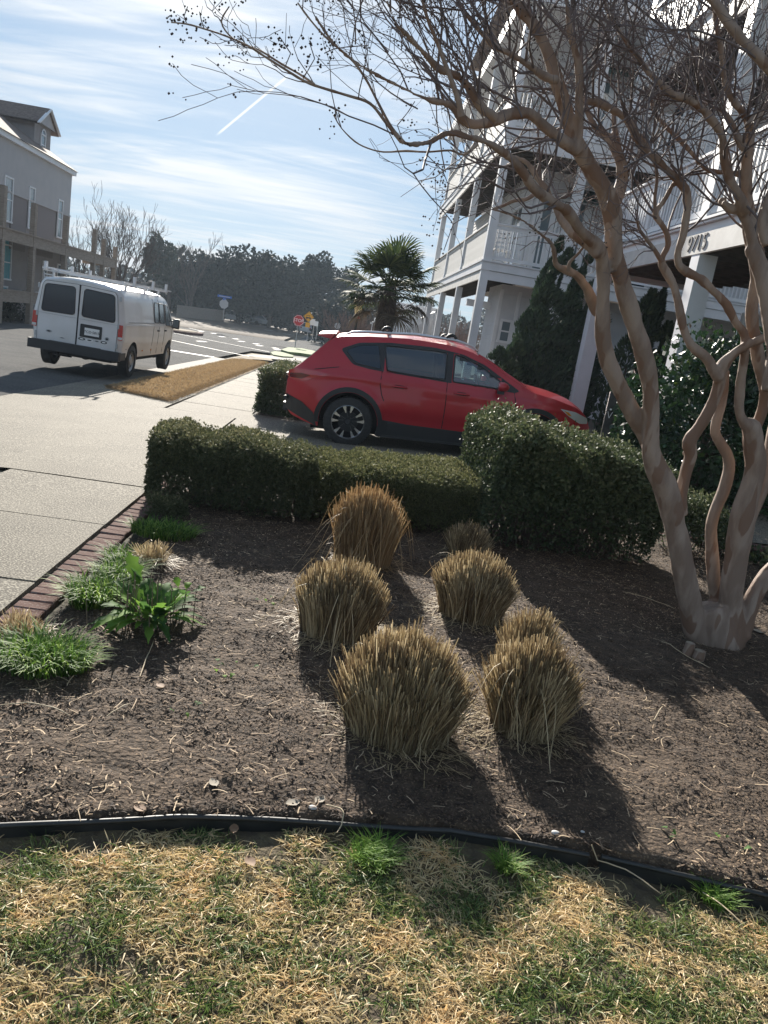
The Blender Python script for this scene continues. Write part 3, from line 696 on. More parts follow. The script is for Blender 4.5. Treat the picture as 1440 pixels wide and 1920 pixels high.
def top_region(xs, zt, Y, crown, x0, x1, yin=1.0, off=0.0, n=14):
    b = MB(); sel = [x for x in xs if x0 - 1e-6 <= x <= x1 + 1e-6]
    if sel[0] > x0 + 1e-4: sel = [x0] + sel
    if sel[-1] < x1 - 1e-4: sel = sel + [x1]
    V = []
    for x in sel:
        z = zt(x); y = Y(x, z) * yin
        for j in range(n + 1):
            t = -1 + 2 * j / n; V.append((x, y * t, z + crown(x) * (1 - (t * yin) ** 2) + off))
    return b.add(V, [(i * (n + 1) + j, i * (n + 1) + j + 1, (i + 1) * (n + 1) + j + 1, (i + 1) * (n + 1) + j) for i in range(len(sel) - 1) for j in range(n)])
# ---------------------------------------------------------------- the red crossover
def red_car():
    root = thing('parked_car', (0, 0, 0), 'red five-door crossover with silver roof rails parked nose-in beside the house', 'car'); local(root)
    wr = .36
    zt0 = smooth_interp([(-2.30, .80), (-2.27, .99), (-2.12, 1.10), (-1.93, 1.28), (-1.72, 1.50), (-1.60, 1.555), (-1.2, 1.60), (-.6, 1.635), (0, 1.61), (.35, 1.545), (.62, 1.43), (1.02, 1.20), (1.28, 1.075), (1.6, 1.02), (1.95, .93), (2.12, .84), (2.22, .72), (2.26, .60)], .05)
    def zb0(x):
        z = interp([(-2.30, .46), (-2.2, .36), (-1.9, .27), (-1.75, .25), (1.75, .22), (2.1, .22), (2.26, .30)])(x)
        for wx in (-1.35, 1.35):
            d = abs(x - wx)
            if d < .43: z = max(z, wr + math.sqrt(max(0, .43 ** 2 - d * d)))
        return z
    belt = interp([(-2.3, 1.10), (-1.2, 1.10), (0, 1.04), (1.05, 1.0), (2.3, .9)])
    def wpl(x):
        if x < -1.55: t = (-1.55 - x) / .75; return .92 * (1 - .30 * cl(t, 0, 1) ** 3.2)
        if x > 1.2: t = (x - 1.2) / 1.06; return .92 * (1 - .42 * cl(t, 0, 1) ** 3.0)
        return .92
    def Y(x, z):
        w = wpl(x); b = belt(x)
        if z > b: return w * .965 - (z - b) * .40 * (1 if x > -1.6 else 1 - .3 * cl((-1.6 - x) / .6, 0, 1)) - .06 * ss(z, b, b + .5) ** 2
        d = b - z; y = w * (.965 + .035 * math.sin(cl(d / .42, 0, 1) * math.pi / 2)) - .05 * ss(d, .45, .85) + .012 * math.exp(-((d - .10) / .035) ** 2)
        for wx in (-1.35, 1.35):
            r = math.hypot(x - wx, z - wr); y += .022 * math.exp(-((r - .47) / .07) ** 2)
        y -= .02 * math.exp(-((z - .48) / .07) ** 2) * (1 if abs(x) < .85 else 0)
        return y
    def crown(x): return interp([(-2.3, .03), (-1.6, .05), (0, .06), (.6, .06), (1.2, .075), (1.8, .09), (2.26, .06)])(x)
    xs = sorted(set([round(-2.30 + 4.56 * i / 150, 4) for i in range(151)] + [-1.35 - .43 * math.cos(t * math.pi / 24) for t in range(25)] + [1.35 - .43 * math.cos(t * math.pi / 24) for t in range(25)]))
    glassall = roundpoly([(-1.56, 1.385), (-1.30, 1.50), (-.85, 1.548), (-.2, 1.552), (.22, 1.50), (.55, 1.385), (1.08, 1.075), (1.02, 1.045), (0, 1.085), (-1.1, 1.145), (-1.36, 1.185)], .05)
    front = roundpoly([(.10, 1.105), (.10, 1.485), (.24, 1.455), (.50, 1.36), (.84, 1.145), (.84, 1.075)], .025, 2)
    rear = roundpoly([(-.86, 1.155), (-.93, 1.50), (-.2, 1.505), (-.02, 1.495), (-.02, 1.112)], .03, 2)
    quart = roundpoly([(-1.48, 1.375), (-1.30, 1.46), (-1.02, 1.49), (-.95, 1.165), (-1.32, 1.21)], .03, 2)
    body = loft_body(root, xs, zb0, zt0, Y, crown, hole=[front, rear], rows=26)
    for sg in (0, 1):   # close the nose and tail
        x = xs[0] if not sg else xs[-1]; lo, hi = zb0(x), zt0(x); V = []; s_ = -1 if not sg else 1
        for j in range(9):
            z = lo + (hi - lo) * j / 8; y = Y(x, z)
            for k in range(13):
                t = -1 + 2 * k / 12; V.append((x + s_ * .07 * (1 - t * t) * (.6 + .4 * math.sin(j / 8 * math.pi)), y * t, z + (crown(x) * (1 - t * t) if j == 8 else 0)))
        body.add(V, [(j * 13 + k, j * 13 + k + 1, (j + 1) * 13 + k + 1, (j + 1) * 13 + k) for j in range(8) for k in range(12)])
    bo = body.build('body', redpaint, root, smooth=45)
    top_region(xs, zt0, Y, crown, 1.16, 2.26).build('hood', redpaint, root, smooth=60)
    top_region(xs, zt0, Y, crown, -1.70, .44).build('roof', redpaint, root, smooth=60)
    top_region(xs, zt0, Y, crown, .44, 1.16, 1.0, 0).build('windscreen', MATS['clear_car_glass'], root, smooth=60)
    top_region(xs, zt0, Y, crown, -2.12, -1.70, .92, .004).build('rear_window', darkglass, root, smooth=60)
    t_ = top_region(xs, zt0, Y, crown, -2.30, -1.70); t_.build('tailgate', redpaint, root, smooth=60)
    for s in (1, -1):   # pillars at the windscreen edges
        m = MB(); outline(m, Y, [(.44, zt0(.44)), (.62, zt0(.62)), (.85, zt0(.85)), (1.16, zt0(1.16))], -.02, s, .028, False); m.build('pillar', redpaint, root, smooth=60)
    # roof spoiler over the rear window
    m = MB(); m.add([(x, y, z) for x, z in ((-1.66, 1.585), (-1.90, 1.555), (-1.92, 1.530), (-1.72, 1.50)) for y in (-.60, -.3, 0, .3, .60)], [(i * 5 + j, i * 5 + j + 1, ((i + 1) % 4) * 5 + j + 1, ((i + 1) % 4) * 5 + j) for i in range(4) for j in range(4)] + [(0, 5, 10, 15), (4, 9, 14, 19)])
    m.v = [(x, y, z + .045 * (1 - (y / .62) ** 2)) for x, y, z in m.v]; m.build('spoiler', redpaint, root, smooth=30)
    for s in (1, -1):
        m = MB(); patch(m, Y, glassall, .0025, s)
        # the black surround leaves the two see-through panes open
        m2 = MB(); keep = []
        for f in m.f:
            cx = sum(m.v[i][0] for i in f) / len(f); cz = sum(m.v[i][2] for i in f) / len(f)
            keep.append(not (inside(front, cx, cz) or inside(rear, cx, cz)))
        m.m = [a for a, k in zip(m.m, keep) if k]; m.f = [a for a, k in zip(m.f, keep) if k]
        fr = m.build('window_frame', black, root, fix=False)
        m = MB(); outline(m, Y, front, .004, s, .012); outline(m, Y, rear, .004, s, .012); outline(m, Y, quart, .004, s, .006); m.build('seal', black, fr, smooth=60)
        for q in (quart,): m = MB(); patch(m, Y, q, .006, s); m.build('quarter_window', darkglass, root, fix=False)
        m = MB(); patch(m, Y, rear, .001, s); m.build('side_window', glassmat('tinted_car_glass', (.10, .13, .14), .06) if 'tinted_car_glass' not in MATS else MATS['tinted_car_glass'], root, fix=False)
        m = MB(); patch(m, Y, front, .001, s); m.build('side_window', carglass, root, fix=False)
        # black cladding round the wheels and along the sill
        m = MB(); arc = lambda wx, r, a0, a1, n=22: [(wx + r * math.cos(a0 + (a1 - a0) * i / n), wr + r * math.sin(a0 + (a1 - a0) * i / n)) for i in range(n + 1)]
        for wx, A0, A1 in ((-1.35, -.35, math.pi + .1), (1.35, -.1, math.pi + .35)):
            m = MB(); n = 26; o1 = arc(wx, .435, A0, A1, n); o2 = arc(wx, .505, A0, A1, n)
            vs = [(u, s * (Y(u, v) + .010), v) for u, v in o1] + [(u, s * (Y(u, v) + .010), v) for u, v in o2] + [(u, s * (Y(u, v) - .08), v) for u, v in o1] + [(u, s * (Y(u, v) - .0), v) for u, v in o2]; k = n + 1
            for i in range(n): m.add([vs[i], vs[i + 1], vs[k + i + 1], vs[k + i], vs[2 * k + i], vs[2 * k + i + 1], vs[3 * k + i], vs[3 * k + i + 1]], [(0, 1, 2, 3), (0, 1, 5, 4), (3, 2, 7, 6)])
            m.build('wheel_arch', black, root, smooth=50)
        m = MB(); patch(m, Y, [(-.94, .22), (-.86, .45), (-.5, .42), (.7, .40), (.86, .45), (.92, .22)], .012, s); m.box((0, s * .855, .215), (1.75, .10, .03)); m.build('sill', black, root, fix=False)
        m = MB(); patch(m, Y, [(-2.30, .44), (-2.30, .66), (-2.05, .58), (-1.86, .44), (-1.80, .25)], .010, s); m.build('rear_bumper_corner', black, root, fix=False)
        # lamps
        m = MB(); patch(m, Y, roundpoly([(-2.29, .885), (-2.29, 1.0), (-2.12, 1.055), (-1.90, 1.045), (-1.66, 1.0), (-1.86, .955), (-2.02, .875)], .03, 2), .008, s, .05); tl = m.build('tail_light', redlens, root, fix=False)
        m = MB(); patch(m, Y, [(-2.27, .90), (-2.27, .96), (-2.08, .985), (-1.95, .965), (-2.08, .90)], .011, s, .05); m.build('dark_lens', mat('smoked_lens', (.12, .006, .008), .1, coat=1) if 'smoked_lens' not in MATS else MATS['smoked_lens'], tl, fix=False)
        m = MB(); patch(m, Y, roundpoly([(2.20, .70), (2.18, .78), (1.95, .865), (1.70, .895), (1.86, .79), (2.05, .70)], .02, 2), .008, s, .05); hl = m.build('headlight', clearlens, root, fix=False)
        m = MB(); patch(m, Y, [(1.76, .872), (1.84, .855), (1.90, .80), (1.84, .81)], .011, s, .05); m.build('indicator', amberlens, hl, fix=False)
        # door gaps, crease and handles
        m = MB()
        for ln in ([(.02, 1.10), (.03, .80), (.02, .42)], [(-.93, 1.14), (-.94, .95), (-.90, .80), (-.86, .72)], [(1.0, 1.05), (1.04, .9), (1.02, .6), (.93, .44)], [(-1.55, 1.13), (-1.9, 1.06)]):
            outline(m, Y, ln, .000, s, .0065, False, 5)
        m.build('door_gap', dark, root)
        for hx in (-.66, .24):
            m = MB(); m.tube([(hx - .11, s * (Y(hx, .945) + .004), .945), (hx - .08, s * (Y(hx, .945) + .035), .95), (hx + .08, s * (Y(hx, .945) + .035), .947), (hx + .11, s * (Y(hx, .945) + .004), .942)], .013, 8); h = m.build('door_handle', redpaint, root, smooth=60)
            m = MB(); patch(m, Y, roundpoly([(hx - .075, .925), (hx - .07, .975), (hx + .07, .970), (hx + .075, .920)], .02, 2), .004, s, .1); m.build('cup', MATS.get('cup_shadow') or mat('cup_shadow', (.10, .004, .006), .5), h, fix=False)
        # mirror
        m = MB(); cx, cy, cz = .82, s * (Y(.8, 1.10) + .16), 1.115; M = Matrix.Scale(1, 3)
        ring = []
        for i, (dx, ry, rz) in enumerate(((-.075, .095, .055), (-.06, .11, .07), (.0, .105, .07), (.05, .075, .05), (.075, .02, .015))):
            ring.append([(cx + dx, cy + ry * math.cos(t * math.pi / 8), cz + rz * math.sin(t * math.pi / 8)) for t in range(16)])
        m.add([v for r in ring for v in r], [(i * 16 + t, i * 16 + (t + 1) % 16, (i + 1) * 16 + (t + 1) % 16, (i + 1) * 16 + t) for i in range(4) for t in range(16)] + [tuple(range(15, -1, -1))])
        mi_ = m.build('door_mirror', redpaint, root, smooth=50)
        m = MB(); m.bar((cx + .02, s * (Y(.8, 1.08) - .01), 1.06), (cx, cy - s * .05, 1.085), .07, .035); m.box((cx - .04, cy, cz - .075), (.09, .13, .05)); m.build('mirror_stalk', black, mi_, smooth=30)
        # roof rail with crossbar feet
        m = MB(); yr = s * .60; m.tube([(-1.52, yr, 1.59), (-1.42, yr, 1.635), (-1.2, yr, 1.66), (-.5, yr, 1.705), (.1, yr, 1.685), (.34, yr, 1.63), (.42, yr, 1.575)], [.012, .02, .021, .021, .021, .018, .01], 10); m.build('roof_rail', alu, root, smooth=60)
    for xb in (-.92, .02):
        m = MB(); m.bar((xb, -.60, 1.735), (xb, .60, 1.735), .055, .025)
        for s in (1, -1): m.tube([(xb - .07, s * .60, 1.705), (xb - .04, s * .60, 1.745), (xb, s * .60, 1.758), (xb + .04, s * .60, 1.745), (xb + .07, s * .60, 1.705)], .022, 8)
        m.build('crossbar', black, root, smooth=50)
    for wx in (-1.35, 1.35):
        for s in (1, -1):
            wheel(root, wx, s * .80, wr, .225, s, 'alloy')
    # bumper, plate, exhaust, underside
    m = MB(); m.bx(-2.34, -2.2, -.62, .62, .40, .52); m.tube([(-2.30, y, .60 - .0 * y) for y in (-.75, -.4, 0, .4, .75)], .03, 8); m.build('rear_bumper', black, root, smooth=30)
    m = MB(); m.bx(-2.372, -2.362, -.26, .26, .80, .93); m.build('number_plate_recess', black, root)
    m = MB(); m.bx(-1.9, 1.95, -.72, .72, .20, .34); m.build('underbody', dark, root)
    for wx in (-1.35, 1.35): m = MB(); m.bx(wx - .42, wx + .42, -.66, .66, .3, .80); m.build('wheel_well', dark, root)
    m = MB(); m.bx(-1.7, 1.1, -.80, .80, .34, .62); m.bx(.95, 1.25, -.74, .74, .6, 1.02)
    for x_ in (-.75, .25):
        for s in (1, -1): m.bx(x_ - .25, x_ + .3, s * .38 - .24, s * .38 + .24, .6, .85); m.box((x_ - .28, s * .38, 1.05), (.12, .44, .55), Matrix.Rotation(-.2, 3, 'Y')); m.box((x_ - .34, s * .38, 1.37), (.09, .24, .16), Matrix.Rotation(-.2, 3, 'Y'))
    m.build('cabin_interior', dark, root)
    m = MB(); Mw = Matrix.Translation((.62, .36, 1.03)) @ Matrix.Rotation(math.pi / 2 - .4, 4, 'Y'); m.tube([Mw @ Vector((.18 * math.cos(t * math.pi / 10), .18 * math.sin(t * math.pi / 10), 0)) for t in range(21)], .014, 6); m.build('steering_wheel', black, root, smooth=60)
    return root
car = red_car()
RWX, RWY = at(654, 790, 11.15).x, 11.15
gz = zg(*ca(RWX, RWY)); tilt = R_(-2.6); hd = R_(2.0)
# rear wheel contact fixes the place; near side is the car's right side (-y)
Mc = Matrix.Rotation(hd, 4, 'Z') @ Matrix.Rotation(tilt, 4, 'Y')
cpos = Vector((RWX, RWY, gz - .035)) - (Mc @ Vector((-1.35, -.91, 0)))
car.rotation_mode = 'XYZ'; car.matrix_basis = Matrix.Translation(cpos) @ Mc

# ---------------------------------------------------------------- the white work van
def van():
    root = thing('work_van', (0, 0, 0), 'white cargo van with ladder rack parked at the kerb, seen from behind', 'van'); local(root)
    wr = .37; Lr, Lf = -2.62, 2.78; zt_pts = [(-2.62, 1.88), (-2.55, 1.93), (-2.3, 1.95), (1.1, 1.95), (1.3, 1.90), (1.95, 1.30), (2.1, 1.20), (2.6, 1.08), (2.74, .98), (2.78, .85)]
    zt0 = smooth_interp(zt_pts, .04)
    def zb0(x):
        z = .46 if x > -2.2 else .50
        for wx in (-1.72, 1.76):
            d = abs(x - wx)
            if d < .46: z = max(z, wr + math.sqrt(max(0, .46 ** 2 - d * d)) * .98)
        return z
    def wpl(x):
        if x > 1.6: t = (x - 1.6) / 1.18; return 1.0 * (1 - .28 * cl(t, 0, 1) ** 3)
        if x < -2.5: return 1.0 - .10 * ((-2.5 - x) / .12) ** 2
        return 1.0
    def Y(x, z):
        w = wpl(x); y = w
        if z > 1.22: y -= (z - 1.22) * .17 + .10 * ss(z, 1.72, 2.0) ** 2
        if z < .95: y -= (.95 - z) * .06
        y += .008 * math.exp(-((z - 1.20) / .03) ** 2) - .008 * math.exp(-((z - .66) / .03) ** 2)
        return y
    def crown(x): return .085 if x < 1.3 else .07
    xs = sorted(set([round(Lr + (Lf - Lr) * i / 110, 4) for i in range(111)] + [-1.72 - .46 * math.cos(t * math.pi / 20) for t in range(21)] + [1.76 - .46 * math.cos(t * math.pi / 20) for t in range(21)] + [-2.60, -2.58, -2.56, -2.54, -2.52]))
    body = loft_body(root, xs, zb0, zt0, Y, crown, rows=18)
    for x, s_ in ((xs[0], -1), (xs[-1], 1)):
        lo, hi = zb0(x), zt0(x); V = []
        for j in range(13):
            z = lo + (hi - lo) * j / 12; y = Y(x, z)
            for k in range(13):
                t = -1 + 2 * k / 12; V.append((x + s_ * .03 * (1 - t * t), y * t, z + (crown(x) * (1 - t * t) if j == 12 else 0)))
        body.add(V, [(j * 13 + k, j * 13 + k + 1, (j + 1) * 13 + k + 1, (j + 1) * 13 + k) for j in range(12) for k in range(12)])
    body.build('body', vanpaint, root, smooth=40)
    top_region(xs, zt0, Y, crown, Lr, 1.2).build('roof', vanpaint, root, smooth=60)
    top_region(xs, zt0, Y, crown, 1.2, 2.05, .93, .003).build('windscreen', darkglass, root, smooth=60)
    top_region(xs, zt0, Y, crown, 1.2, Lf).build('bonnet', vanpaint, root, smooth=60)
    # rear doors
    xr = Lr - .03
    def rear(poly, off, mi=0, m=None, th=.012):
        m = m or MB()
        def X(y): return Lr - .03 * (1 - min(1, abs(y)) ** 2)
        def fn(u, v, w): return (X(u) - w, u, v)
        m.prism(poly, fn, off, off + th, mi); return m
    for s in (1, -1):
        dp_ = roundpoly([(s * .012, .56), (s * .86, .56), (s * .87, 1.2), (s * .80, 1.80), (s * .74, 1.87), (s * .012, 1.90)], .04, 3)
        m = rear(dp_, .000, th=.014); d = m.build('rear_door', vanpaint, root, smooth=30)
        wp = roundpoly([(s * .075, 1.24), (s * .80, 1.22), (s * .745, 1.80), (s * .10, 1.83)], .07, 4)
        rear(wp, .006, th=.012).build('door_window', darkglass, d, smooth=30)
        m = MB(); m.tube([(Lr - .03 * (1 - min(1, abs(u)) ** 2) - .013, u, v) for u, v in dp_ + [dp_[0]]], .0045, 5, cap=False); m.build('door_gap', dark, root)
        m = MB(); n_ = len(wp); m.tube([(Lr - .03 * (1 - u * u) - .017, u, v) for u, v in wp + [wp[0]]], .010, 6, cap=False); m.build('window_seal', black, d, smooth=60)
        m = MB()
        for z0, z1 in ((1.175, 1.17),): m.tube([(Lr - .03 * (1 - u * u) - .0145, u, z0) for u in (s * .03, s * .3, s * .6, s * .85)], .003, 4)
        for hz_ in (.72, 1.15, 1.74): m.bx(Lr - .045, Lr - .01, s * .86, s * .90, hz_ - .05, hz_ + .05)
        m.build('door_hinge', vanpaint if 0 else steel, d)
        m = rear([(s * .885, .86), (s * .985, .86), (s * .975, 1.19), (s * .875, 1.19)], -.012, th=.03); m.build('tail_light', redlens, root, smooth=20)
        m = rear([(s * .89, .875), (s * .98, .875), (s * .98, .93), (s * .89, .93)], .015, th=.008); m.build('reversing_light', clearlens, root)
    m = MB(); m.bar((Lr - .040, 0, .56), (Lr - .042, 0, 1.90), .014, .03); m.build('door_seam', dark, root)
    m = rear(roundpoly([(-.54, .80), (-.07, .80), (-.07, 1.08), (-.54, 1.08)], .02, 2), .012, th=.014); pr = m.build('plate_surround', black, root)
    m = rear([(-.49, .85), (-.17, .85), (-.17, 1.01), (-.49, 1.01)], .024, th=.006); np_ = m.build('number_plate', signwhite, root)
    text('plate_text', 'TCD·5815', .078, letterb, root, Matrix.Translation((Lr - .062, -.33, .925)) @ Matrix.Rotation(-math.pi / 2, 4, 'Z') @ Matrix.Rotation(math.pi / 2, 4, 'X'), .001)
    # badges and stickers along the lower right door
    for y, z, w_, h_, mt in ((-.12, .755, .075, .03, letterb), (-.29, .75, .08, .028, signwhite), (-.45, .755, .05, .016, steel), (-.60, .755, .07, .03, black), (-.66, .84, .05, .045, steel), (.60, .80, .07, .03, steel), (.30, .70, .06, .012, steel)):
        b2 = MB(); pts = [(y + w_ * math.cos(t * math.pi / 8), z + h_ * math.sin(t * math.pi / 8)) for t in range(16)]; rear(pts, .013, m=b2, th=.004); o = b2.build('sticker', mt, root)
        b2 = MB(); pts = [(y + w_ * .6 * math.cos(t * math.pi / 8), z + h_ * .5 * math.sin(t * math.pi / 8)) for t in range(16)]; rear(pts, .0165, m=b2, th=.002); b2.build('sticker_print', signwhite if mt is letterb or mt is black else letterb, o)
    m = MB(); m.bx(Lr - .17, Lr - .03, -.99, .99, .40, .60); m.bx(Lr - .10, Lr + .3, .90, 1.0, .42, .58); m.bx(Lr - .10, Lr + .3, -1.0, -.90, .42, .58); m.bx(Lr - .175, Lr - .05, -.55, .55, .60, .612); m.build('rear_bumper', black, root, smooth=20)
    m = MB(); m.bx(-2.5, 2.6, -.75, .75, .32, .46); m.box((-1.72, 0, .36), (.12, 1.5, .12)); m.tube([(-2.6, .45, .36), (-1.9, .45, .36)], .04, 8); m.lathe([(0, -.12), (.14, -.1), (.14, .1), (0, .12)], 14, Matrix.Translation((-1.72, .05, .37)) @ Matrix.Rotation(math.pi / 2, 4, 'Y')); m.bx(-2.62, -2.55, .1, .5, .30, .34); m.build('underbody', dark, root)
    for wx in (-1.72, 1.76): m = MB(); m.bx(wx - .45, wx + .45, -.72, .72, .3, .84); m.build('wheel_well', dark, root)
    for s in (1, -1):
        for nm, pl in (('side_window', [(-.02, 1.28), (.42, 1.27), (.42, 1.76), (.02, 1.77)]), ('side_window', [(.50, 1.27), (.98, 1.26), (.96, 1.75), (.50, 1.76)]), ('cab_window', [(1.10, 1.22), (1.82, 1.20), (1.72, 1.36), (1.38, 1.72), (1.12, 1.75)])):
            p = roundpoly(pl, .06, 3); m = MB(); patch(m, Y, p, .008, s, .12); w_ = m.build(nm, darkglass if 0 else pane, root, fix=False); m = MB(); outline(m, Y, p, .006, s, .011); m.build('window_seal', black, w_, smooth=60)
        m = MB()
        for ln in ([(-.08, .50), (-.08, 1.85)], [(.46, .50), (.46, 1.85)], [(1.04, .50), (1.04, 1.82)], [(1.92, .75), (1.90, 1.2)], [(-2.3, 1.26), (-.1, 1.26)], [(-2.3, .66), (-2.2, .66)]): outline(m, Y, ln, .000, s, .0065, False, 5)
        m.build('door_gap', black, root)
        m = MB(); outline(m, Y, [(-2.45, 1.20), (-1.2, 1.205), (0, 1.205), (1.9, 1.19)], .001, s, .007, False, 6); m.build('side_moulding', vanpaint, root, smooth=60)
        for hx in (.38, 1.12): m = MB(); m.box((hx, s * (Y(hx, 1.08) + .012), 1.08), (.16, .03, .035)); m.build('door_handle', black, root)
        for lx in (-.9, -.1): m = MB(); m.box((lx, s * (Y(lx, .60) + .006), .60), (.07, .012, .03)); m.build('side_marker', amberlens, root)
        m = MB(); cx, cy = 1.74, s * 1.13; m.box((cx, cy, 1.28), (.10, .17, .26)); m.bar((cx, s * .95, 1.19), (cx, cy, 1.19), .05); m.bar((cx, s * .95, 1.34), (cx, cy, 1.34), .03)
        mm = m.build('door_mirror', black, root, smooth=30); m = MB(); m.box((cx - .053, cy, 1.29), (.006, .14, .20)); m.build('mirror_glass', pane, mm)
    for wx in (-1.72, 1.76):
        for s in (1, -1): wheel(root, wx, s * .87, wr, .235, s, 'steel')
    # ladder rack: a separate thing strapped on the roof
    rk = thing('ladder_rack', (0, 0, 0), 'white metal ladder rack bolted on the white van roof', 'roof rack'); local(rk)
    for xb in (-2.1, -.5, .8):
        m = MB(); m.bar((xb, -1.02, 2.15), (xb, 1.02, 2.15), .06, .035)
        for s in (1, -1): m.bar((xb, s * .78, 1.86), (xb, s * .80, 2.15), .05, .04); m.bx(xb - .08, xb + .08, s * .76 - .05, s * .76 + .05, 1.86, 1.90)
        m.build('crossbar', trim, rk, smooth=20)
        for s in (1, -1): m = MB(); m.bx(xb - .05, xb + .05, s * .98 - .025, s * .98 + .025, 2.15, 2.34); m.build('end_stop', trim, rk, smooth=20)
    for s in (.55, .72, -.40, -.84):
        m = MB(); m.bar((-2.5 if s != .72 else -2.35, s, 2.185), (1.5 if s > 0 else 1.9, s, 2.185), .045, .03); m.build('side_rail', alu, rk, smooth=20)
    m = MB(); m.bar((-2.3, .95, 2.19), (-.6, .2, 2.21), .09, .03); m.bar((-1.2, -.3, 2.19), (.6, -.9, 2.2), .05, .03); m.build('clamp_arm', alu, rk, smooth=20)
    m = MB(); 
    for i in range(9): m.tube([(-1.9 + i * .3, .55, 2.20), (-1.9 + i * .3, .90, 2.20)], .014, 6)
    m.bar((-2.2, .90, 2.20), (.7, .90, 2.20), .03, .05); m.build('rung', alu, rk, smooth=40)
    return root, rk
vn, rack = van()
c_, a_, z_ = G(237, 706); VW = WV(c_, a_, z_)
Mv = Matrix.Rotation(R_(90 + 4.0), 4, 'Z') @ Matrix.Rotation(R_(1.0), 4, 'X')
vp = VW - (Mv @ Vector((-1.72, -.90, 0)))
Mv = Mv @ Matrix.Scale(.93, 4); vp = VW - (Mv @ Vector((-1.72, -.90, 0)))
for o in (vn, rack): o.matrix_basis = Matrix.Translation(vp) @ Mv @ (Matrix.Translation((0, 0, -.07)) if o is rack else Matrix.Identity(4))
# ================================================================ planting: clipped hedges, cut grasses, tufts, weeds
def hedge(name, pts, w, z1, label, m, n, leaf, cat='hedge', nbranch=260, lo=.03, thin=.0, kindleaf='foliage', group=None, asp=.5, ends=.12, jag=.035, tuft=0, street=True, zfn=None, seed=1, taper=1.0):
    """clipped row: centre line pts (c,a), half width w(t), top height z1(t)"""
    random.seed(seed); base = (*pts[0], 0); b0 = (pts[0][0], pts[0][1], zg(*pts[0]))
    root = thing(name, xy(*pts[0]) + (zg(*pts[0]),), label, cat, group)
    seg = [0]; 
    for p, q in zip(pts, pts[1:]): seg.append(seg[-1] + math.hypot(q[0] - p[0], q[1] - p[1]))
    Lt = seg[-1]
    def cen(t):
        s = t * Lt
        for i in range(len(pts) - 1):
            if s <= seg[i + 1] + 1e-9:
                f = (s - seg[i]) / (seg[i + 1] - seg[i]); p, q = pts[i], pts[i + 1]; d = Vector((q[0] - p[0], q[1] - p[1])).normalized(); return p[0] + (q[0] - p[0]) * f, p[1] + (q[1] - p[1]) * f, d
    C = np.zeros((n, 3)); Nn = np.zeros((n, 3)); k = 0
    P = []; NN = []
    for i in range(n):
        t = random.random(); ang = random.random(); c, a, d = cen(t); hh = z1(t); ww = w(t)
        # superellipse section: choose a point on side or top by perimeter
        per = random.random() * (2 * hh + 2 * ww); 
        if per < hh: u, v = -1, per / hh
        elif per < hh + 2 * ww: u, v = (per - hh) / ww - 1, 1
        else: u, v = 1, (per - hh - 2 * ww) / hh
        end = min(t, 1 - t) * Lt / ends; 
        if random.random() < .18 and end > 1: t2 = 0 if random.random() < .5 else 1; t = t2; c, a, d = cen(t); u = random.uniform(-1, 1); v = random.random(); end = 0; hh = z1(t); ww = w(t)
        nrm = Vector((u ** 3, 0, max(0, v) ** 6)) 
        rr = (abs(u) ** 7 + max(v, 0) ** 7) ** (1 / 7) if (u or v) else 1
        u, v = u / max(rr, 1), v / max(rr, 1)
        sh = 1 - .10 * max(0, 1 - end) ** 2
        if end < 1: u *= .93 + .07 * end; v *= .95 + .05 * end
        ox, oy = -d.y, d.x
        depth = random.random() ** 2 * .10 if i % 5 < 3 or v < .42 else random.random() * ww * .75
        bump_ = noise.fractal(Vector((c * 4 + seed, a * 4, v * 3)), 1, 2, 3) * jag * 1.6 + random.gauss(0, jag * .35)
        f = 1 - depth / ww if abs(u) > .6 else 1
        uu = u * (ww * f + bump_ * abs(u)); zz_ = v * hh - (depth if v > .8 else 0) + bump_ * v
        e = 0
        if end < 1: e = (ends * .0)
        if thin and zz_ < thin and random.random() > (max(0, zz_) / thin) ** 1.4 * .55 + .05: zz_ = thin + random.random() * (hh - thin)
        if zz_ < lo: zz_ = lo + random.random() * .1
        uu *= taper + (1 - taper) * min(1, zz_ / hh * 1.25)
        cc, aa = c + ox * uu + d.x * (-1 if t < .5 else 1) * (random.random() * .05 if end < 1 else 0), a + oy * uu
        x, y = xy(cc, aa); P.append((x, y, zg(cc, aa) + zz_))
        nx_, ny_ = xy(ox * u, oy * u); NN.append((nx_ * abs(u) ** 2 + random.gauss(0, .25), ny_ * abs(u) ** 2 + random.gauss(0, .25), v ** 3 + .1))
    C = np.array(P); Nn = unit(np.array(NN)); D = unit(Nn * .7 + rng.normal(size=(n, 3)) * .6)
    if tuft:   # sprays of short needles rather than flat leaves
        C = np.repeat(C, tuft, 0); D = unit(np.repeat(D, tuft, 0) + rng.normal(size=(len(C), 3)) * .55); C = C + D * leaf * .35; Nn = np.repeat(Nn, tuft, 0)
    hf = (C[:, 2] - C[:, 2].min()) / np.ptp(C[:, 2]); r = np.clip(rng.random(len(C)) * .62 + .42 * hf ** 3, 0, 1)  # sunlit tops put into the leaf colour: paler with height
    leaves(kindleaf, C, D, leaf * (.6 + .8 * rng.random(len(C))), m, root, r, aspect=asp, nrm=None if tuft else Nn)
    ns = n // 400   # stray shoots above and beside the clipped face
    if ns:
        ii = rng.integers(0, len(C), ns * 5); base_ = C[ii]; dd = unit(Nn[ii] + rng.normal(size=(len(ii), 3)) * .5 + np.array([0, 0, .4])); leaves(kindleaf, base_ + dd * (.01 + .035 * rng.random((len(ii), 1))), dd, leaf * (.7 + .7 * rng.random(len(ii))), m, root, .3 + .7 * rng.random(len(ii)), aspect=asp)
    segs = []
